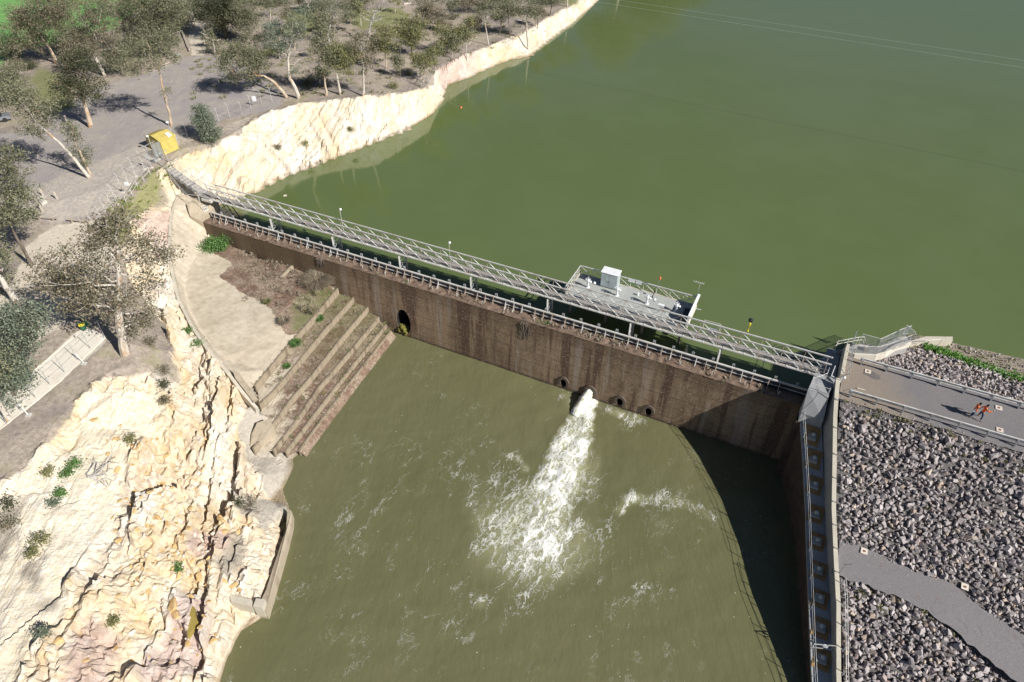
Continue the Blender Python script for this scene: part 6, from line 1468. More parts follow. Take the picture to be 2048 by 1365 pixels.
for (x, y, lab, bl) in ((150, 112, 'hazy gum behind the thick orange trunk, between two larger crowns', [(140,78,26),(165,88,22),(120,92,20)]), (245, 150, 'grey gum overlapping the left end of the gravel car park', [(238,122,24),(255,105,20),(225,110,18)]), (385, 60, 'gum overhanging the white gravel track from its left side', [(362,30,24),(385,12,20),(350,50,16),(375,42,14)]), (430, 110, 'small dark gum right beside the mouth of the white track', [(435,95,14),(422,86,12)]), (30, 120, 'gum at the left edge below the green paddock', [(15,95,22),(-8,80,30),(30,110,14)]), (5, 210, 'hazy gum crown at the left edge above the parked car', [(15,165,32),(-10,190,34),(40,180,20),(20,145,24)]), (640, 170, 'low bushy gum tucked behind the cliff top trunks', [(628,155,14),(642,148,13)]), (520, 10, 'gum at the top edge right of the dark spreading tree', [(520,-10,24),(545,0,18),(570,-5,22)])):
    gum((x, y), [(x - 2, y - 16), (x - 5, y - 30)], bl, .2, 'leaf_gum', 'bark_white', lab, GR, .8, bare=3)
# gums on the far shore just above the picture, mirrored in the lake
gum((1240,-30), [(1242,-70),(1240,-110)], [(1235,-135,50),(1270,-150,45),(1210,-120,40),(1250,-180,40)], .5, 'leaf_gum', 'bark_white', 'tall gum on the far shore mirrored in the lake', 'gum trees on the far shore', .9)
gum((1300,-72), [(1300,-110),(1302,-150)], [(1290,-180,60),(1340,-190,50),(1310,-140,45),(1350,-150,40)], .5, 'leaf_gum', 'bark_white', 'second tall gum on the far shore mirrored in the lake', 'gum trees on the far shore', .9)
gum((1385,-115), [(1385,-150),(1388,-180)], [(1380,-215,55),(1420,-210,50),(1400,-170,40)], .5, 'leaf_gum', 'bark_white', 'third tall gum on the far shore mirrored in the lake', 'gum trees on the far shore', .9)

# ------------------------------------------------------------------ shrubs
SHN = 0
def shrub(px, py, rp, leaf, label, h=.8, group=None, dens=1.6, size=.16, n=3, on=None):
    global SHN; SHN += 1; r = random.Random(SHN * 3 + 1)
    B = Vector(on) if on is not None else GS(px, py); R = rp / pxm(B)
    o = thing('shrub', label, 'shrub', B, group)
    bl = [((B.x + r.uniform(-.5, .5) * R, B.y + r.uniform(-.5, .5) * R, B.z + R * h * r.uniform(.4, .9)), R * r.uniform(.5, .75)) for _ in range(n)]
    mb = MB()
    for c, _ in bl:
        for q in range(2): mb.tube(wig(B - Vector((0, 0, .1)), Vector(c) + Vector((r.gauss(0, .3) * R, r.gauss(0, .3) * R, .3 * R)), r, 3, .2), [.03, .025, .02, .01], 4)
    part('stems', mb, 'bark_dark', o)
    V, Qd = leaves(bl, 900 + SHN, dens, size); np_mesh('foliage', V - np.array(B)[None], Qd, leaf, o); return o
o = gum((415,282), [(412,270),(408,255)], [(402,228,15),(405,240,15),(415,255,17),(425,268,14),(418,275,12),(398,218,9)], .1, 'leaf_blue', 'bark_dark', 'dense rounded bluish bush on the cliff edge beside the car park fence', None, 2.0, name='bush', size=.2)
GB = 'shrubs on the excavated bank'
shrub(0, 0, 26, 'leaf_green', 'bright green leafy bush against the left end of the dam face', .55, None, 1.6, .2, 5, at(436, 497, 8.7))
def tussock(px, py, z, h, sp, n, leaf, label, name='tussock'):
    p = at(px, py, z); V, Qd = tuft_mesh(n, h, sp, int(px), .75, .02); o = np_mesh(name, V, Qd, leaf, None, False, None, p); return tag(o, label, 'grass')
tussock(640, 573, 7.3, 2.0, 2.9, 2600, 'leaf_dry', 'big pale dry grass tussock at the foot of the dam')
tussock(570, 645, 8.1, .7, 1.3, 260, 'leaf_dry', 'grey tussock on the upper tread of the apron')
tussock(612, 628, 7.0, .6, 1.0, 200, 'leaf_dry', 'smaller grey tussock between the two upper low walls')
tussock(592, 690, 7.0, .6, 1.2, 240, 'leaf_green', 'green weed clump on the second tread of the apron')
tussock(640, 640, 6.3, .5, 1.0, 200, 'leaf_green', 'green weed clump against the second low wall')
tussock(535, 606, 8.3, .5, .9, 160, 'leaf_olive', 'small olive weed clump on the pale apron floor')
tussock(575, 735, 6.3, .5, .8, 120, 'leaf_green', 'small green weed on the third tread of the apron')
rg = np.random.RandomState(12)
sp = []
for _ in range(520):
    x, y = rg.uniform(430, 640), rg.uniform(480, 640)
    if not (y > 470 + (x - 430) * .28 and y < 520 + (x - 430) * .55): continue
    sp.append(tuple(at(x, y, 8.25)))
o = scatter_tufts('apron_brush', sp, 'leaf_dry', 900, .34, .7, 16, .02); tag(o, 'low dry brushwood covering the upper apron below the dam', 'weeds', None, 'stuff')
sp = [tuple(at(x, y, 8.35)) for x, y in ((435, 548), (428, 552), (425, 690), (490, 600), (470, 615), (455, 620), (500, 590), (440, 700), (520, 598), (405, 560), (560, 608))]
o = scatter_tufts('apron_debris', sp, 'leaf_dry', 1200, .2, .9, 40, .025); tag(o, 'dark heaps of leaf debris on the pale apron floor', 'debris', None, 'stuff')
for (x, y, r_, lf, lab) in [(330,740,16,'leaf_brown','grey brown shrub at the top of the excavated bank, uppermost of the dark shrubs'), (322,768,15,'leaf_dark','dark shrub below the uppermost grey brown shrub of the bank'), (338,812,11,'leaf_brown','thin grey shrub low in the hollow of the bank'), (306,690,20,'leaf_brown','twiggy grey shrub between the big gum and the apron'), (292,655,14,'leaf_brown','twiggy shrub close to the roots of the big gum'), (152,928,13,'leaf_green','green shrub at the upper end of the row on the pale bank'), (135,950,11,'leaf_green','green shrub second in the row on the pale bank'), (124,988,10,'leaf_green','green shrub third in the row on the pale bank'), (110,1010,9,'leaf_blue','small bluish shrub at the lower end of the row on the pale bank'), (95,945,11,'leaf_olive','olive shrub left of the green row'), (262,884,9,'leaf_olive','small isolated olive shrub above the boulders'), (15,1015,18,'leaf_dark','dark shrub at the left edge halfway down the bank'), (20,1055,18,'leaf_brown','brownish shrub below the dark shrub at the left edge'), (85,1080,15,'leaf_olive','low olive shrub right of the brownish edge shrub'), (70,1110,10,'leaf_olive','low olive shrub between grey soil and white rock'), (95,1282,11,'leaf_blue','small bluish shrub on the orange rock near the bottom left'), (226,1246,7,'leaf_olive','tiny shrub on the lower bank in the middle of the rubble'), (500,1015,18,'leaf_dry','dry grey shrub beside the grey concrete above the wall remnant'), (478,1012,9,'leaf_dark','dark little shrub left of the dry grey shrub'), (350,1134,8,'leaf_green','green sprig between the orange boulders'), (390,686,12,'leaf_green','green weeds growing over the apron edge wall'), (372,662,10,'leaf_green','green weeds at the bend of the apron edge wall'), (790,178,16,'leaf_olive','yellowish shrub on the low end of the cliff'), (655,150,10,'leaf_dark','low shrub in the shade of the cliff top gum'), (610,170,13,'leaf_dark','dark undergrowth between the white trunks'), (60,140,20,'leaf_dark','dark undergrowth in front of the green paddock'), (640,60,14,'leaf_dark','dark round bush behind the half dead gum'), (560,70,12,'leaf_dark','dark bush left of the white trunked gum'), (240,115,14,'leaf_olive','grey understorey bush below the paddock gum'), (160,10,14,'leaf_olive','bush at the edge of the green paddock'), (700,150,9,'leaf_olive','small bush behind the straight white trunk'), (820,150,9,'leaf_olive','small bush near the low end of the cliff'), (905,40,12,'leaf_dark','dark bush on the top slope'), (610,290,6,'leaf_olive','small bush on the ledge of the pale cliff'), (700,262,6,'leaf_olive','dark tuft on the ledge under the orange cleft'), (555,300,8,'leaf_brown','brown tuft on the left part of the cliff ledge')]:
    shrub(x, y, r_, lf, lab, .7, GB if y > 600 else 'undergrowth of the left bank', 1.3, .15)
sp = []
for k in range(len(BW) - 1):
    for _ in range(26):
        u = rg.rand() ** 1.4; i = u * (NBR - 1); i0 = int(i); a = BW[k][i0]; c_ = BW[k + 1][i0]; w_ = rg.choice([.12, .5, .9, rg.rand()]); sp.append((a[0] * (1 - w_) + c_[0] * w_, a[1] * (1 - w_) + c_[1] * w_, BL[k + 1][1] - .1))
o = scatter_tufts('tread_weeds', sp[::2], 'leaf_olive', 7000, .28, .6, 20, .02); tag(o, 'olive weeds along the foot of the low apron walls', 'weeds', None, 'stuff')
o = scatter_tufts('tread_litter', sp[1::2], 'leaf_dry', 8000, .2, .8, 26, .022); tag(o, 'dry litter caught on the stepped treads of the apron', 'litter', None, 'stuff')
# flat weeds, fence-side
sp = []
for _ in range(220):
    x, y = rg.uniform(205, 345), rg.uniform(330, 480)
    if abs((y - 455) + (x - 225) * 1.05) > 34 + 10 * rg.rand(): continue
    sp.append(tuple(GS(x, y)))
o = scatter_tufts('fence_weeds', sp, 'leaf_fence_weed', 2000, .3, .7, 18, .03); tag(o, 'yellow green weeds on the slope edge below the car park fence', 'weeds', None, 'stuff')
sp = []
for _ in range(420):
    x, y = rg.uniform(380, 1100), rg.uniform(0, 200)
    if y > 205 - max(0, (x - 720)) * .38: continue
    sp.append(tuple(GS(x, y)))
o = scatter_tufts('understorey', sp, 'leaf_olive', 3000, .5, 1.2, 16, .04); tag(o, 'thin grass and low weeds under the gum trees', 'grass', None, 'stuff')

# ------------------------------------------------------------------ fallen branch and boulders on the bank
B = GS(180, 960); r = random.Random(6); mb = MB()
for (x, y, w_) in ((238,930,.07),(225,942,.06),(248,958,.05),(200,925,.05),(265,950,.04),(222,985,.05),(190,930,.06),(232,965,.05)):
    e = GS(x, y); e.z += r.uniform(.3, 1.2); mb.tube(wig(B + Vector((0, 0, .25)), e, r, 5, .18), [w_ * 1.4, w_ * 1.2, w_, w_ * .8, w_ * .5, .015], 5)
    for q in range(3): a = B.lerp(e, r.uniform(.4, .9)); mb.tube(wig(a, a + Vector((r.gauss(0, .8), r.gauss(0, .8), r.uniform(.0, .5))), r, 3, .2), [.03, .02, .015, .01], 4)
o = part('fallen_branch', mb, 'bark_dead', None, origin=tuple(B)); tag(o, 'grey bare fallen branch spread like a fan on the pale bank', 'branch')
def boulder_mat(name, a, c2, c3):
    b = NB(name); n = b.noise(1.6, 6, .65, b.map((1, 1, 1.6))); n3 = b.noise(7, 4, .7)
    c = b.ramp(n, [(0.3, a), (0.52, c2), (0.7, c3)]); c = b.mix(b.ramp(n3, [(0.28, .6), (0.4, 0.0)]), c, (.22, .15, .09)); b.color(c); b.rough(.92); b.bump(b.math('ADD', n, n3), .08, .8)
boulder_mat('boulder_orange', (.50, .31, .12), (.66, .46, .22), (.76, .60, .36))
boulder_mat('boulder_white', (.62, .54, .42), (.76, .70, .60), (.84, .80, .74))
def boulder_mesh(seed):
    r = random.Random(seed); bm = bmesh.new(); el = (r.uniform(.9, 1.5), r.uniform(.6, .9), r.uniform(.35, .6))
    for _ in range(16):
        v = Vector((r.uniform(-1, 1), r.uniform(-1, 1), r.uniform(-1, 1))); v /= max(abs(v.x), abs(v.y), abs(v.z)) ** .75
        bm.verts.new((v.x * el[0] * .75, v.y * el[1] * .75, v.z * el[2] * .75))
    bmesh.ops.convex_hull(bm, input=bm.verts); bmesh.ops.delete(bm, geom=[v for v in bm.verts if not v.link_faces], context='VERTS')
    bmesh.ops.bevel(bm, geom=list(bm.edges), offset=.05, segments=1, affect='EDGES')
    me = bpy.data.meshes.new('boulder'); bm.to_mesh(me); bm.free(); return me
BMs = []
for i in range(10):
    for mt in ('boulder_orange', 'boulder_white'):
        me = boulder_mesh(i + 40); me.materials.append(MATS[mt]); BMs.append(me)
spots = [(430,1042,12,0),(447,1046,12,0),(462,1052,10,1),(438,1060,8,0),(452,1068,11,0),(478,1066,10,0),(400,1070,9,1),(395,1092,12,1),(382,1120,9,0),(372,1140,9,1),(396,1150,12,0),(386,1170,12,0),(378,1190,10,0),(345,1215,18,0),(355,1235,15,0),(310,1180,8,1),(330,1160,9,1),(300,1130,9,1),(318,1110,9,1),(350,1090,9,0),(365,1075,9,0),(340,1060,8,0),(320,1045,9,0),(360,1045,8,1),(300,1060,7,0),(280,1040,7,0),(285,1075,7,0),(415,1100,8,1),(330,905,8,0),(345,912,8,1),(303,962,13,1),(290,945,7,0),(270,980,8,0),(310,1000,8,0),(340,990,8,1),(255,1000,7,0),(290,1010,7,0),(330,1020,7,0),(405,1030,8,0),(392,1010,7,1),(470,1180,9,0),(482,1188,8,0),(493,1168,12,1),(500,1182,11,1),(455,1176,7,0),(345,880,7,1),(300,900,6,0),(315,880,6,0),(240,1060,6,1),(260,1110,6,1),(285,1150,7,1),(265,1170,6,0),(240,1200,8,0),(300,1215,8,1),(225,1290,10,0),(120,1290,14,0),(105,1310,10,1),(170,1320,9,0),(260,1260,9,1),(205,1175,6,1),(130,850,6,1),(190,842,9,0),(205,848,8,1),(240,850,6,0),(400,1130,7,0),(365,1110,7,1),(412,1010,6,0)]
rb = random.Random(77)
for _ in range(210):
    x = rb.uniform(215, 440); y = rb.uniform(870, 1330)
    if x + (y - 880) * -.12 > 200: spots.append((x, y, rb.choice((3, 4, 4.5, 6, 8)), rb.choice((0, 0, 1))))
for k, (x, y, rp, w_) in enumerate(spots):
    p = GS(x, y); R = rp / pxm(p); o = bpy.data.objects.new('boulder', BMs[(rb.randrange(10)) * 2 + w_]); COL.objects.link(o)
    o.location = p + Vector((0, 0, R * .18)); o.rotation_euler = (rb.gauss(0, .3), rb.gauss(0, .3), rb.uniform(0, 6.28)); o.scale = (R * 1.05,) * 3
    tag(o, ('blocky orange sandstone boulder' if not w_ else 'blocky white boulder') + ' among the rubble of the excavated bank', 'boulder', ('orange' if not w_ else 'white') + ' boulders fallen on the excavated bank')
# murky puddle between the rocks
b = NB('puddle_water'); n = b.noise(1.0, 4); b.color(b.ramp(n, [(0.3, (.30, .23, .06)), (0.7, (.38, .30, .09))])); b.rough(.12)
pz = sum(G(x, y).z for x, y in ((374, 1214), (391, 1216), (395, 1240), (376, 1270))) / 4 + .3
mb = MB(); mb.prism([tuple(at(x, y, pz)[:2]) for x, y in ((372,1212),(380,1208),(390,1216),(391,1232),(396,1243),(386,1258),(375,1274),(373,1250),(376,1232))][::-1], pz - .5, pz); o = part('puddle', mb, 'puddle_water'); tag(o, kind='structure')

# ------------------------------------------------------------------ yellow shed
zs = G(320, 303).z + .02
A_, B_, C2 = [Vector(at(*p, zs)) for p in ((329, 309), (299.5, 297.5), (348.5, 294.5))]
ux = (B_ - A_); uy = (C2 - A_); ux.z = uy.z = 0
uyl = uy.length; uxn = ux.normalized(); uyn = Vector((uxn.y, -uxn.x, 0)); 
if uyn.dot(uy) < 0: uyn = -uyn
W_ = ux.length; L_ = uyl
shed = thing('yellow_shed', 'small yellow corrugated steel shed at the top of the walkway', 'shed', A_)
def SP(a, c_, z): return A_ + uxn * a + uyn * c_ + Vector((0, 0, z))
H1, H2 = 1.95, 2.4
def ribwall(name, p, q, hp, hq, mat='yellow_paint', lab=None):
    mb = MB(); n = 14; nn = (q - p).normalized().cross(Vector((0, 0, 1)))
    for i in range(n):
        a = p.lerp(q, i / n); c_ = p.lerp(q, (i + .62) / n); d_ = p.lerp(q, (i + 1) / n); h0 = hp + (hq - hp) * i / n; h1 = hp + (hq - hp) * (i + 1) / n
        for (s0, s1, off) in ((a, c_, .03), (c_, d_, .0)):
            mb.hexa([s0 - nn * .05, s1 - nn * .05, s1 + nn * off, s0 + nn * off], [s0 - nn * .05 + Vector((0, 0, h0)), s1 - nn * .05 + Vector((0, 0, h1)), s1 + nn * off + Vector((0, 0, h1)), s0 + nn * off + Vector((0, 0, h0))])
    return part(name, mb, mat, shed, label=lab)
HM = 2.6
for c_, sgn in ((0, 1), (L_, -1)):
    pass
ribwall('wall', SP(0, 0, -.1), SP(0, L_, -.1), H1, H1)
ribwall('wall', SP(W_, L_, -.1), SP(W_, 0, -.1), H1, H1)
w1_ = ribwall('wall', SP(W_, 0, -.1), SP(0, 0, -.1), H1, H1)
ribwall('wall', SP(0, L_, -.1), SP(W_, L_, -.1), H1, H1)
mb = MB(); e = .14; rz = .42
for (a0, a1, z0, z1) in ((-e, W_ / 2, H1 - .1, H1 + rz), (W_ / 2, W_ + e, H1 + rz, H1 - .1)):
    n = 9
    for i in range(n):
        c0 = -e + (L_ + 2 * e) * i / n; c1 = -e + (L_ + 2 * e) * (i + .5) / n; c2_ = -e + (L_ + 2 * e) * (i + 1) / n
        for (s0, s1, o_) in ((c0, c1, .03), (c1, c2_, 0)):
            mb.hexa([SP(a0, s0, z0 - .02), SP(a1, s0, z1 - .02), SP(a1, s1, z1 - .02), SP(a0, s1, z0 - .02)], [SP(a0, s0, z0 + .03 + o_), SP(a1, s0, z1 + .03 + o_), SP(a1, s1, z1 + .03 + o_), SP(a0, s1, z0 + .03 + o_)])
part('roof', mb, 'yellow_paint', shed)
mb = MB()
for c_ in (0, L_): mb.add([SP(0, c_, H1 - .1), SP(W_, c_, H1 - .1), SP(W_ / 2, c_, H1 + rz - .04), SP(0, c_ + .04, H1 - .1), SP(W_, c_ + .04, H1 - .1), SP(W_ / 2, c_ + .04, H1 + rz - .04)], [(0, 1, 2), (5, 4, 3), (0, 3, 4, 1), (1, 4, 5, 2), (2, 5, 3, 0)])
part('gable', mb, 'yellow_paint', shed)
mb = MB(); mb.hexa([SP(W_ * .2, -.12, .0), SP(W_ * .62, -.12, .0), SP(W_ * .62, -.06, .0), SP(W_ * .2, -.06, .0)], [SP(W_ * .2, -.12, 1.95), SP(W_ * .62, -.12, 1.95), SP(W_ * .62, -.06, 1.95), SP(W_ * .2, -.06, 1.95)]); dd = part('door', mb, 'yellow_paint', shed)
mb = MB(); mb.beam(SP(W_ * .25, -.15, .95), SP(W_ * .25, -.15, 1.1), .05); part('handle', mb, 'galv', dd)
mb = MB(); mb.hexa([SP(.1, L_ * .6, H1 - .2), SP(.7, L_ * .6, H1 + .1), SP(.7, L_ * .85, H1 + .1), SP(.1, L_ * .85, H1 - .2)], [SP(.1, L_ * .6, H1 + .2), SP(.7, L_ * .6, H1 + .4), SP(.7, L_ * .85, H1 + .4), SP(.1, L_ * .85, H1 + .2)]); part('roof_plate', mb, 'white_paint', shed)
def lamp2(p, label, h=2.9):
    o = thing('security_light', label, 'light', p, 'white security lights around the shed'); mb = MB(); mb.tube([p, p + Vector((0, 0, h))], .04, 6); part('pole', mb, 'galv_pale', o)
    mb = MB(); mb.lathe(p + Vector((-.1, 0, h)), [(.05, -.05), (.2, .05), (.2, .2), (.08, .26)], 10); part('lamp_head', mb, 'white_paint', o, True)
lamp2(SP(W_ * .55, L_ + .7, 0), 'white security light on a pole behind the yellow shed', 3.0)
lamp2(SP(W_ * .45, -.6, 0), 'white security light on the shaded side of the yellow shed', 2.4)
sg = thing('shed_gate', 'grey steel gate frame with dark mesh between the shed and the walkway', 'gate', Vector(at(322, 312, zs)))
P0_ = Vector(at(327.5, 312, zs)); P1_ = Vector(at(314, 318, zs)); up = Vector((0, 0, 2.1))
mb = MB(); mb.tube([P1_, P1_ + up, P0_ + up, P0_], .05, 6); part('gate_frame', mb, 'galv', sg)
mb = MB(); mesh_panel(mb, P0_ + Vector((0, 0, .1)), P1_ + Vector((0, 0, .1)), P1_ + up, P0_ + up, 12, .014); part('mesh', mb, 'grey_paint', sg)
# ------------------------------------------------------------------ stepped walkway down to the bridge
wk = thing('walkway', 'caged steel walkway descending from the yellow shed to the footbridge', 'walkway', Vector(at(345, 338, 15.6)))
W0 = Vector(at(308, 317, zs + .15)); W1 = Vector(F(-2.4, -2.7, 13.75)); W2 = Vector(F(-.6, -2.83, 13.6))
def offs(a, b2, w): d = (b2 - a); n = Vector((d.y, -d.x, 0)).normalized(); return n * w
nrm_ = offs(W0, W1, .62)
mb = MB(); mb.hexa([W0 - nrm_ - Vector((0, 0, .05)), W0 + nrm_ - Vector((0, 0, .05)), W1 + nrm_ - Vector((0, 0, .05)), W1 - nrm_ - Vector((0, 0, .05))], [W0 - nrm_, W0 + nrm_, W1 + nrm_, W1 - nrm_]); part('deck', mb, 'deck_grating', wk)
mb = MB(); N_ = 15
for i in range(N_ + 1): q = W0.lerp(W1, i / N_) - Vector((0, 0, .03)); mb.beam(q - nrm_ * 1.05, q + nrm_ * 1.05, .06, .12)
part('joist', mb, 'galv_pale', wk)
for sg_ in (-1, 1):
    for h in (1.05, .55, .02):
        mb = MB(); mb.tube([W0 + nrm_ * sg_ + Vector((0, 0, h)), W1 + nrm_ * sg_ + Vector((0, 0, h)), W2 + offs(W1, W2, .6) * sg_ + Vector((0, 0, h))], .035 if h > 1 or h < .1 else .022, 5); part('rail', mb, 'galv', wk)
    for i in range(9):
        q = W0.lerp(W1, i / 8) + nrm_ * sg_; mb = MB(); mb.beam(q - Vector((0, 0, .3)), q + Vector((0, 0, 1.05 if i % 2 else 2.1)), .045); part('post', mb, 'galv_pale', wk)
for i in (0, 2, 4, 6, 8):
    q = W0.lerp(W1, i / 8) + Vector((0, 0, 2.1)); mb = MB(); mb.beam(q - nrm_ * 1.5, q + nrm_ * 1.9, .06); part('overhead_bar', mb, 'galv', wk)
mb = MB(); mb.hexa([W1 - nrm_ * 1.3 - Vector((0, 0, .1)), W1 + nrm_ * 1.3 - Vector((0, 0, .1)), W2 + nrm_ * 1.5 - Vector((0, 0, .1)), W2 - nrm_ * 1.2 - Vector((0, 0, .1))], [W1 - nrm_ * 1.3, W1 + nrm_ * 1.3, W2 + nrm_ * 1.5, W2 - nrm_ * 1.2]); part('landing', mb, 'deck_grating', wk)
for (a, c_) in ((W1 - nrm_ * 1.3, W1 + nrm_ * 1.3),):
    for q in (a, c_): mb = MB(); mb.beam(q - Vector((0, 0, 2)), q + Vector((0, 0, 1.1)), .06); part('post', mb, 'galv', wk)
o = thing('bridge_bearing', 'pale hoist plate and lattice drum hanging at the left end of the footbridge', 'hoist', F(-1.2, -1.9, 13))
mb = MB(); mb.hexa([F(-1.9, -2.2, 13.2), F(-.2, -2.2, 13.2), F(-.2, -1.7, 13.2), F(-1.9, -1.7, 13.2)], [F(-1.9, -2.2, 13.5), F(-.2, -2.2, 13.5), F(-.2, -1.7, 13.5), F(-1.9, -1.7, 13.5)]); part('plate', mb, 'galv_pale', o)
mb = MB(); c = F(-1.5, -1.5, 12.5)
for k in range(10):
    a = 2 * math.pi * k / 10; b2 = 2 * math.pi * (k + 1) / 10
    for h in (0, .45, .9): mb.beam(c + Vector((math.cos(a) * .42, math.sin(a) * .42, -h)), c + Vector((math.cos(b2) * .42, math.sin(b2) * .42, -h)), .05)
    mb.beam(c + Vector((math.cos(a) * .42, math.sin(a) * .42, 0)), c + Vector((math.cos(b2) * .42, math.sin(b2) * .42, -.9)), .04)
part('drum', mb, 'white_paint', o)
# raking props at the left end of the bridge
mb = MB()
for s_, t_ in ((1.2, -2.3), (2.2, -2.3), (1.2, -3.3), (2.2, -3.3)): mb.beam(F(s_ - 1.0, t_, 13.4), F(s_ + 1.4, t_ + .4, 10.4), .09)
for q in range(5): mb.beam(F(.4 + q * .5, -2.2, 13 - q * .55), F(.4 + q * .5, -3.3, 13 - q * .55), .07)
o = part('raking_frame', mb, 'dark_steel', None, origin=tuple(F(1, -2.5, 13))); tag(o, 'dark raking ladder frame under the left end of the footbridge', 'frame')

# ------------------------------------------------------------------ fences on the left bank
def cranked_post(mb, B, h, cr=(-.32, .22), r_=.03): mb.tube([B - Vector((0, 0, .2)), B + Vector((0, 0, h)), B + Vector((cr[0], cr[1], h + .35))], [r_, r_, r_ * .8], 6)
def fence(name, label, posts, h=2.3, cr=(-.32, .22), wires=(.15, 1.2, 2.25), mat='galv_pale', base=True):
    Bs = [GS(*p) for p in posts]; o = thing(name, label, 'fence', Bs[0])
    for B in Bs:
        mb = MB(); cranked_post(mb, B, h, cr); part('post', mb, mat, o)
        if base: mb = MB(); mb.prism([(B.x - .2, B.y - .2), (B.x + .2, B.y - .2), (B.x + .2, B.y + .2), (B.x - .2, B.y + .2)], B.z - .3, B.z + .08); part('footing', mb, 'concrete_white', o)
    for w_ in wires:
        mb = MB(); mb.tube([B + Vector((0, 0, w_)) for B in Bs], .011, 4); part('wire', mb, 'galv', o)
    mb = MB(); mb.tube([B + Vector((cr[0], cr[1], h + .35)) for B in Bs], .010, 4); part('barbed_wire', mb, 'galv', o)
    return o
fence('carpark_fence', 'tall cranked post security fence between the gravel car park and the spillway', [(304,337),(289,340),(272,354),(258,370),(246,385.5),(234.5,408.7),(225.6,419.6),(216.7,436.7),(209.2,453.8)])
fence('cliff_fence', 'thin wire fence along the cliff top from the shed towards the bowed gum', [(330,296),(357.5,290.8),(376.3,277),(438,244.6),(460,236),(485.8,232.6),(503,219),(524.5,211),(544.6,204.6)], 2.1, (-.15, -.2), (1.0, 2.05), 'galv_pale', False)
fence('footpath_fence', 'wire fence on leaning grey posts along the right edge of the concrete footpath', [(209,673),(182,699),(157,722),(130,746),(101,771),(72,797),(43,823),(14,849)], 1.7, (-.1, .1), (.9, 1.65), 'galv', False)
for (x, y) in ((169, 729), (57, 831)):
    B = GS(x, y); e = B + Vector((-.9, .6, 1.0)); mb = MB(); mb.beam(B, e, .07); mb.prism([(B.x - .2, B.y - .2), (B.x + .2, B.y - .2), (B.x + .2, B.y + .2), (B.x - .2, B.y + .2)], B.z - .3, B.z + .1)
    o = part('fence_stay', mb, 'galv_pale', None, origin=tuple(B)); tag(o, 'pale leaning fence stay with a square footing ' + ('near the big gum' if x > 100 else 'near the left edge of the picture'), 'stay')
# low white rail barrier inside the car park fence
rl = thing('safety_barrier', 'low cream twin rail barrier on the weedy edge inside the security fence', 'railing', GS(280, 380))
pb = [GS(x, y) for x, y in ((254.3,409.4),(266,394.3),(277,378.6),(288.5,363.6),(300.8,350))]
for B in pb: mb = MB(); mb.beam(B - Vector((0, 0, .2)), B + Vector((0, 0, 1.1)), .06); part('post', mb, 'galv_pale', rl)
for h in (1.08, .55): mb = MB(); mb.tube([B + Vector((0, 0, h)) for B in pb], .035, 5); part('rail', mb, 'galv_pale', rl)
mb = MB(); q = GS(236, 404); mb.beam(pb[0] + Vector((0, 0, 1.08)), q + Vector((0, 0, 1.0)), .05); mb.beam(q, q + Vector((0, 0, 1.0)), .05); part('side_rail', mb, 'galv_pale', rl)
rl = thing('lower_handrail', 'thin angled handrail below the walkway on the pale spur', 'railing', Vector(at(350, 380, 13.6)))
pp = [Vector(at(*p)) for p in ((342,360,14.8),(362,385,14.0),(378,402,13.4),(400,405,13.4))]
mb = MB(); mb.tube([p + Vector((0, 0, 1)) for p in pp], .028, 5); part('rail', mb, 'galv_pale', rl)
mb = MB(); mb.tube([p + Vector((0, 0, .5)) for p in pp], .02, 5); part('rail', mb, 'galv_pale', rl)
for p in pp: mb = MB(); mb.beam(p - Vector((0, 0, .4)), p + Vector((0, 0, 1)), .045); part('post', mb, 'galv_pale', rl)
def sign(px, py, z, w, h, mat, label):
    p = Vector(at(px, py, z)); mb = MB(); mb.hexa([p + Vector((-w, -.02, -h)), p + Vector((w, -.02, -h)), p + Vector((w, .02, -h)), p + Vector((-w, .02, -h))], [p + Vector((-w, -.02, h)), p + Vector((w, -.02, h)), p + Vector((w, .02, h)), p + Vector((-w, .02, h))])
    o = part('fence_sign', mb, mat, None, origin=tuple(p)); tag(o, label, 'sign')
sign(508, 198, 18.2, .32, .42, 'white_paint', 'plain white sign board on the cliff top fence left of the bowed gum')
sign(253, 368, 18.4, .28, .26, 'white_paint', 'small white sign plate on the car park fence')
sign(293, 314, 18.8, .2, .3, 'grey_paint', 'small pale sign on the fence post nearest the shed')
# car park furniture
for (x, y, lab) in ((86.7, 392, 'upper of the two pale bollards by the square pad'), (114.9, 399, 'pale bollard standing apart right of the square pad'), (84.4, 421.5, 'pale bollard below the square pad')):
    B = GS(x, y); mb = MB(); mb.beam(B - Vector((0, 0, .2)), B + Vector((-.12, .1, 1.0)), .16, .16); mb.beam(B + Vector((-.12, .1, 1.0)), B + Vector((-.13, .1, 1.06)), .12, .12); o = part('bollard', mb, 'timber_pale', None, origin=tuple(B)); tag(o, lab, 'bollard', 'pale timber bollards around the square pad')
w = [G(x, y) for x, y in ((77,402),(87,394),(95,405),(85,413))]; mb = MB(); mb.prism([(p.x, p.y) for p in w][::-1], w[0].z - .3, w[0].z + .25); o = part('concrete_pad', mb, 'concrete_white', None, origin=tuple(w[0])); tag(o, 'square pale concrete pad between the bollards at the left', 'pad')
def log_rail(p0, p1, lab, h=.45, mat='timber'):
    a, c_ = GS(*p0), GS(*p1); o = thing('log_rail', lab, 'rail', a, 'low timber log rails')
    mb = MB(); mb.tube([a + Vector((0, 0, h)), c_ + Vector((0, 0, h))], .10, 7); part('log', mb, mat, o)
    for k in (.2, .8): q = a.lerp(c_, k); mb = MB(); mb.beam(q - Vector((0, 0, .2)), q + Vector((0, 0, h)), .16); part('post', mb, mat, o)
log_rail((71, 441), (117, 444), 'low dark log rail left of the gap above the pale gravel pad')
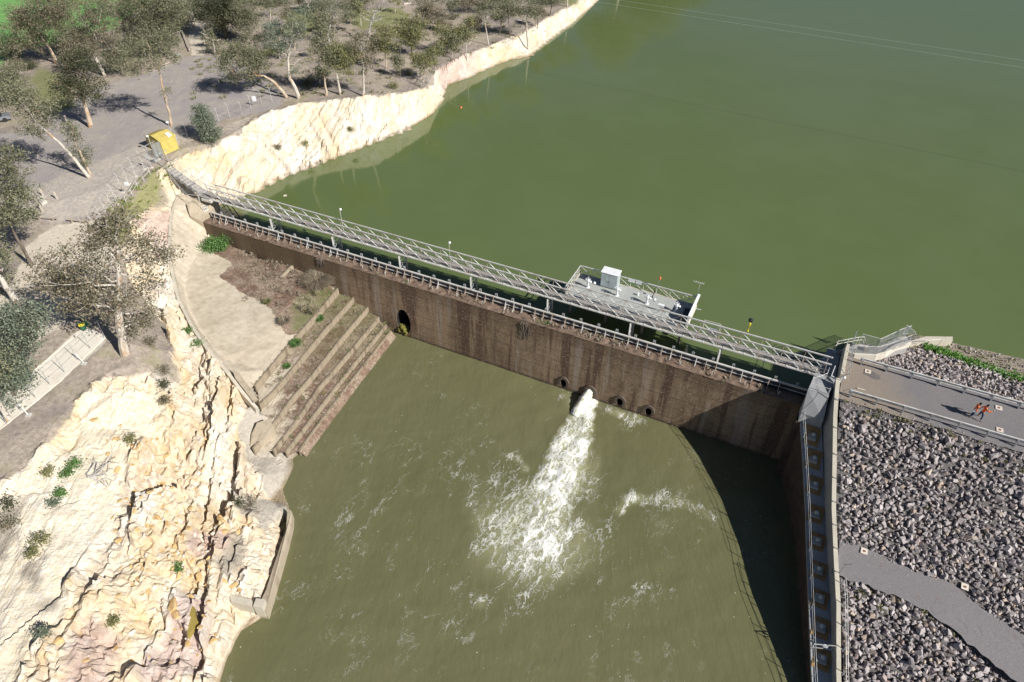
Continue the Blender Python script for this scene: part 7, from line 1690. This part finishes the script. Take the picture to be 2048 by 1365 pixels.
log_rail((137, 446), (180, 450), 'low dark log rail right of the gap above the pale gravel pad')
log_rail((341, 74), (364, 66), 'short cream log rail crossing behind the litter bed by the white track', .4, 'timber_pale')
log_rail((365, 67), (381, 106), 'long cream log rail along the left side of the white track', .5, 'timber_pale')
log_rail((300, 146), (340, 129), 'cream log rail at the far edge of the gravel car park', .3, 'timber_pale')
a = GS(336, 119); c_ = GS(363, 113); mb = MB(); mb.beam(a + Vector((0, 0, .35)), c_ + Vector((0, 0, .35)), .8, .14); mb.beam(a + Vector((.4, 0, -.1)), a + Vector((.4, 0, .3)), .3); mb.beam(c_ + Vector((-.4, 0, -.1)), c_ + Vector((-.4, 0, .3)), .3); o = part('stone_bench', mb, 'concrete_new', None, origin=tuple(a)); tag(o, 'long pale slab bench beside the white track', 'bench')
B = GS(168, 660); o = thing('litter_bin', 'small bin with a bright yellow lid at the top of the concrete footpath', 'bin', B)
mb = MB(); mb.lathe(B, [(.24, 0), (.28, .7)], 12); part('bin_body', mb, 'bin_green', o); mb = MB(); mb.lathe(B + Vector((0, 0, .7)), [(.32, 0), (.33, .1), (.2, .2), (.03, .22)], 12); part('bin_lid', mb, 'bin_yellow', o, True)
B = GS(179, 654); mb = MB(); mb.beam(B, B + Vector((-.35, .2, 1.3)), .16, .3); o = part('green_post', mb, 'bin_green', None, origin=tuple(B)); tag(o, 'dark green post leaning beside the yellow lidded bin', 'post')
B = GS(136, 247); mb = MB(); mb.beam(B - Vector((0, 0, .2)), B + Vector((-.05, 0, 1.2)), .16); o = part('marker_post', mb, 'timber_pale', None, origin=tuple(B)); tag(o, 'short white post behind the small upright tree', 'post')
# vehicle half hidden under the trees at the left edge
B = GS(-8, 244); car = thing('parked_car', 'pale grey parked car half hidden under the gum at the left edge', 'car', B); car_r = .5
def CP(x, y, z): return B + Vector((x * math.cos(car_r) - y * math.sin(car_r), x * math.sin(car_r) + y * math.cos(car_r), z))
def cbox(x0, x1, y0, y1, z0, z1, ix=0, iy=0):
    mb = MB(); mb.hexa([CP(x0, y0, z0), CP(x1, y0, z0), CP(x1, y1, z0), CP(x0, y1, z0)], [CP(x0 + ix, y0 + iy, z1), CP(x1 - ix, y0 + iy, z1), CP(x1 - ix, y1 - iy, z1), CP(x0 + ix, y1 - iy, z1)]); return mb
mb = cbox(-2.2, 2.2, -.9, .9, .35, .85, .06, .05); part('body', mb, 'car_paint', car); mb = cbox(-1.5, 1.1, -.82, .82, .85, 1.4, .4, .15); part('cabin', mb, 'glass_dark', car); mb = cbox(-1.05, .65, -.68, .68, 1.4, 1.46, .04, .04); part('roof', mb, 'car_paint', car)
for x in (-1.35, 1.35):
    for y in (-.8, .8):
        mb = MB(); ax = (CP(0, 1, 0) - CP(0, 0, 0)); mb.lathe(CP(x, y, .33) - ax * .1, [(.33, 0), (.33, .2)], 14, ax); wh = part('wheel', mb, 'tyre', car)
B = GS(813, 10); mb = MB(); mb.beam(B + Vector((-.5, 0, .2)), B + Vector((.5, .1, .3)), .35, .3); mb.beam(B + Vector((.6, .1, .1)), B + Vector((1.1, .1, .5)), .2); o = part('white_rock', mb, 'boulder_white', None, origin=tuple(B)); tag(o, 'lone white rock on the open slope at the top', 'rock')
# things floating on the lake
B = Vector(at(922, 216, LAKE)); mb = MB(); mb.lathe(B - Vector((0, 0, .15)), [(.08, 0), (.22, .12), (.22, .3), (.08, .42)], 10); o = part('buoy', mb, 'orange_plastic', None, True, origin=tuple(B)); tag(o, 'tiny orange buoy floating off the low cliff', 'buoy')
pl = [Vector(at(x, y, LAKE)) for x, y in ((922, 216), (912, 213), (898, 203), (890, 196))]; mb = MB(); mb.tube(pl, .03, 4); o = part('buoy_line', mb, 'timber', None, origin=tuple(pl[0])); tag(o, 'thin mooring line running from the orange buoy to the bank', 'rope')
B = Vector(at(570, 392, LAKE)); mb = MB(); mb.prism([(B.x - .22, B.y - .18), (B.x + .2, B.y - .22), (B.x + .24, B.y + .2), (B.x - .18, B.y + .22)], LAKE - .1, LAKE + .06); o = part('white_float', mb, 'marker_white', None, origin=tuple(B)); tag(o, 'small white square float on the green water near the left end of the bridge', 'float')
# power cables high over the lake
for k, (a, c_) in enumerate((((1180, -8, 27), (2120, 132, 27)), ((1180, 2, 26), (2120, 147, 26)))):
    a = Vector(at(*a)); c_ = Vector(at(*c_)); d = c_ - a; a2 = a - d * 1.0; c2_ = c_ + d * .8; pts = [a2.lerp(c2_, u / 16.) for u in range(17)]
    mb = MB(); mb.tube(pts, .013, 4); o = part('power_cable', mb, 'grey_paint', None, origin=tuple(a)); tag(o, ('upper' if k == 0 else 'lower') + ' of two thin power cables crossing above the lake', 'cable', 'power cables above the lake')

# ------------------------------------------------------------------ people on the crest road
def skin_obj(name, chains, mat, parent, sub=2, smooth=True):
    V = []; E = []; R = []
    key = {}
    def vid(p, r):
        k = tuple(round(c, 4) for c in p)
        if k in key: return key[k]
        key[k] = len(V); V.append(p); R.append(r); return key[k]
    for ch in chains:
        prev = None
        for (p, r) in ch:
            i = vid(p, r)
            if prev is not None and prev != i: E.append((prev, i))
            prev = i
    me = bpy.data.meshes.new(name); me.from_pydata(V, E, []); o = bpy.data.objects.new(name, me); COL.objects.link(o)
    mo = o.modifiers.new('skin', 'SKIN')
    for i, sv in enumerate(me.skin_vertices[0].data): sv.radius = (R[i], R[i]); sv.use_root = (i == 0)
    m2 = o.modifiers.new('sub', 'SUBSURF'); m2.levels = sub; m2.render_levels = sub
    dg = bpy.context.evaluated_depsgraph_get(); nm = bpy.data.meshes.new_from_object(o.evaluated_get(dg)); bpy.data.objects.remove(o)
    nm.name = name; nm.materials.clear(); nm.materials.append(MATS[mat])
    if smooth: nm.polygons.foreach_set('use_smooth', [True] * len(nm.polygons))
    o = bpy.data.objects.new(name, nm); return link(o, parent)
def person(loc, rz, label, J, extra=None):
    o = thing('person', label, 'person', loc, None); o.rotation_euler = (0, 0, rz)
    hip, chest, neck, head = J['hip'], J['chest'], J['neck'], J['head']
    ch = [[(hip, .12), (J['waist'], .11), (chest, .135), (neck, .055), (J['chin'], .06), (head, .095), (J['crown'], .07)]]
    for sd in ('L', 'R'):
        ch.append([(chest, .135), (J['sh' + sd], .062), (J['el' + sd], .045), (J['wr' + sd], .03), (J['hd' + sd], .036)])
        ch.append([(hip, .12), (J['th' + sd], .09), (J['kn' + sd], .06), (J['an' + sd], .04), (J['to' + sd], .03)])
    hands = []
    for sd in ('L', 'R'):
        h = Vector(J['hd' + sd]); w = Vector(J['wr' + sd]); d = (h - w).normalized(); sv = d.cross(Vector((0, 0, 1))).normalized() if abs(d.z) < .9 else Vector((0, 1, 0)); dn = Vector((0, 0, -1)) if abs(d.z) < .9 else Vector((.6, 0, -.2))
        for k, ln in enumerate((.075, .085, .08, .062)):
            b0 = h + sv * (k - 1.5) * .021 + d * .02; m1 = b0 + d * ln * .5 + dn * .006; e_ = m1 + d * ln * .35 + dn * .03
            hands.append([(tuple(h), .036), (tuple(b0), .010), (tuple(m1), .009), (tuple(e_), .007)])
        t0 = h - d * .02 + sv * -.035; hands.append([(tuple(h), .036), (tuple(t0), .011), (tuple(t0 + d * .04 + sv * -.02), .009)])
    # nose and ears
    hd = Vector(head); fw = Vector(J['face']).normalized(); sdv = fw.cross(Vector((0, 0, 1))).normalized()
    ch.append([(head, .095), (tuple(hd + fw * .10 + Vector((0, 0, -.015))), .016)])
    for q in (-1, 1): ch.append([(head, .095), (tuple(hd + sdv * q * .088), .018)])
    skin_obj('body', ch + hands, 'skin', o)
    mb = MB()
    for q in (-1, 1): mb.lathe(hd + fw * .088 + sdv * q * .032 + Vector((0, 0, .012)), [(.004, 0), (.011, .002), (.004, .006)], 8, fw)
    oo = MB(); 
    me = part('eyes', MB().add([tuple(v) for v in mb.v], mb.f), 'black_plastic', None); me.parent = o
    mb = MB(); mb.beam(hd + fw * .092 + sdv * -.025 + Vector((0, 0, -.055)), hd + fw * .092 + sdv * .025 + Vector((0, 0, -.055)), .01, .01); me = part('mouth', mb, 'marker_brown', None); me.parent = o
    hr_ = skin_obj('hair', [[(tuple(hd - fw * .03 + Vector((0, 0, .03))), .092), (tuple(hd - fw * .035 + Vector((0, 0, .07))), .085)], [(tuple(hd - fw * .03 + Vector((0, 0, .03))), .092), (tuple(hd - fw * .06 + Vector((0, 0, -.03))), .06)]], 'hair', o)
    sh = [[(J['waist'], .145), (chest, .17), (tuple(Vector(neck) - Vector((0, 0, .03))), .085)], [(J['waist'], .145), (tuple(Vector(hip) + Vector((0, 0, .02))), .145)]]
    for sd in ('L', 'R'): e_ = Vector(J['el' + sd]); w = Vector(J['wr' + sd]); sh.append([(chest, .17), (J['sh' + sd], .085), (J['el' + sd], .066), (tuple(e_.lerp(w, .85)), .052)])
    skin_obj('hi_vis_shirt', sh, 'hi_vis', o)
    tr = [[(hip, .14), (tuple(Vector(hip) + Vector((0, 0, .05))), .13)]]
    for sd in ('L', 'R'): tr.append([(hip, .14), (J['th' + sd], .108), (J['kn' + sd], .078), (tuple(Vector(J['kn' + sd]).lerp(Vector(J['an' + sd]), .9)), .062)])
    skin_obj('jeans', tr, 'jeans', o)
    for sd in ('L', 'R'):
        a = Vector(J['an' + sd]); t_ = Vector(J['to' + sd]); skin_obj('shoe', [[(tuple(a - Vector((0, 0, .02))), .05), (tuple(a.lerp(t_, .5) - Vector((0, 0, .01))), .045), (tuple(t_), .04)]], 'shoe', o)
    return o
# x forward, y left, z up
J1 = dict(hip=(0, 0, .95), waist=(.02, 0, 1.12), chest=(.07, 0, 1.34), neck=(.12, 0, 1.52), chin=(.15, 0, 1.58), head=(.17, 0, 1.66), crown=(.16, 0, 1.73), face=(1, .1, -.35),
  shL=(.08, .19, 1.42), elL=(.12, .27, 1.16), wrL=(.32, .16, 1.10), hdL=(.40, .12, 1.11), shR=(.06, -.19, 1.42), elR=(-.06, -.28, 1.18), wrR=(.10, -.25, 1.0), hdR=(.17, -.22, .97),
  thL=(.02, .10, .88), knL=(.10, .11, .50), anL=(.0, .11, .10), toL=(.17, .12, .05), thR=(0, -.10, .88), knR=(.02, -.11, .49), anR=(-.14, -.11, .10), toR=(.02, -.13, .05))
J2 = dict(hip=(0, 0, .93), waist=(0, .01, 1.10), chest=(.03, .02, 1.33), neck=(.06, .02, 1.52), chin=(.09, .02, 1.58), head=(.10, .02, 1.66), crown=(.09, .02, 1.73), face=(1, -.2, -.25),
  shL=(.02, .21, 1.42), elL=(-.08, .36, 1.18), wrL=(-.12, .44, .95), hdL=(-.12, .46, .87), shR=(.06, -.18, 1.42), elR=(.30, -.30, 1.30), wrR=(.52, -.24, 1.42), hdR=(.59, -.22, 1.45),
  thL=(-.02, .12, .87), knL=(-.02, .25, .49), anL=(-.04, .36, .10), toL=(.12, .40, .05), thR=(.02, -.12, .87), knR=(.07, -.22, .49), anR=(.03, -.32, .10), toR=(.20, -.34, .05))
p1 = Vector(at(1941, 834, 14.23)); p1.z = 14.22; p2 = Vector(at(1957.5, 838, 14.23)); p2.z = 14.22
o1 = person(p1, math.radians(-12), 'left of two people on the crest road, orange shirt, jeans, white bag', J1)
o2 = person(p2, math.radians(-20), 'right of two people on the crest road, orange shirt, arm raised with a phone', J2)
def held(o, name, mb, mat, lab, cat):
    M = Matrix.Translation(o.location) @ Matrix.Rotation(o.rotation_euler.z, 4, 'Z'); m2 = MB().add([M @ Vector(v) for v in mb.v], mb.f); x = part(name, m2, mat, None, origin=tuple(M @ Vector(mb.v[0]))); return tag(x, lab, cat)
mb = MB(); mb.hexa([(-.10, -.36, .92), (.06, -.36, .92), (.06, -.24, .92), (-.10, -.24, .92)], [(-.12, -.38, 1.2), (.08, -.38, 1.2), (.08, -.25, 1.2), (-.12, -.25, 1.2)]); mb2 = MB().add([(v[0] - .10, v[1] + .12, v[2] - .05) for v in mb.v], mb.f); held(o1, 'white_bag', mb2, 'white_paint', 'white bag carried at the side of the left person', 'bag')
mb = MB(); mb.hexa([(.60, -.27, 1.42), (.62, -.27, 1.42), (.62, -.17, 1.42), (.60, -.17, 1.42)], [(.60, -.27, 1.60), (.62, -.27, 1.60), (.62, -.17, 1.60), (.60, -.17, 1.60)]); held(o2, 'phone', mb, 'white_paint', 'pale phone held up by the right person', 'phone')
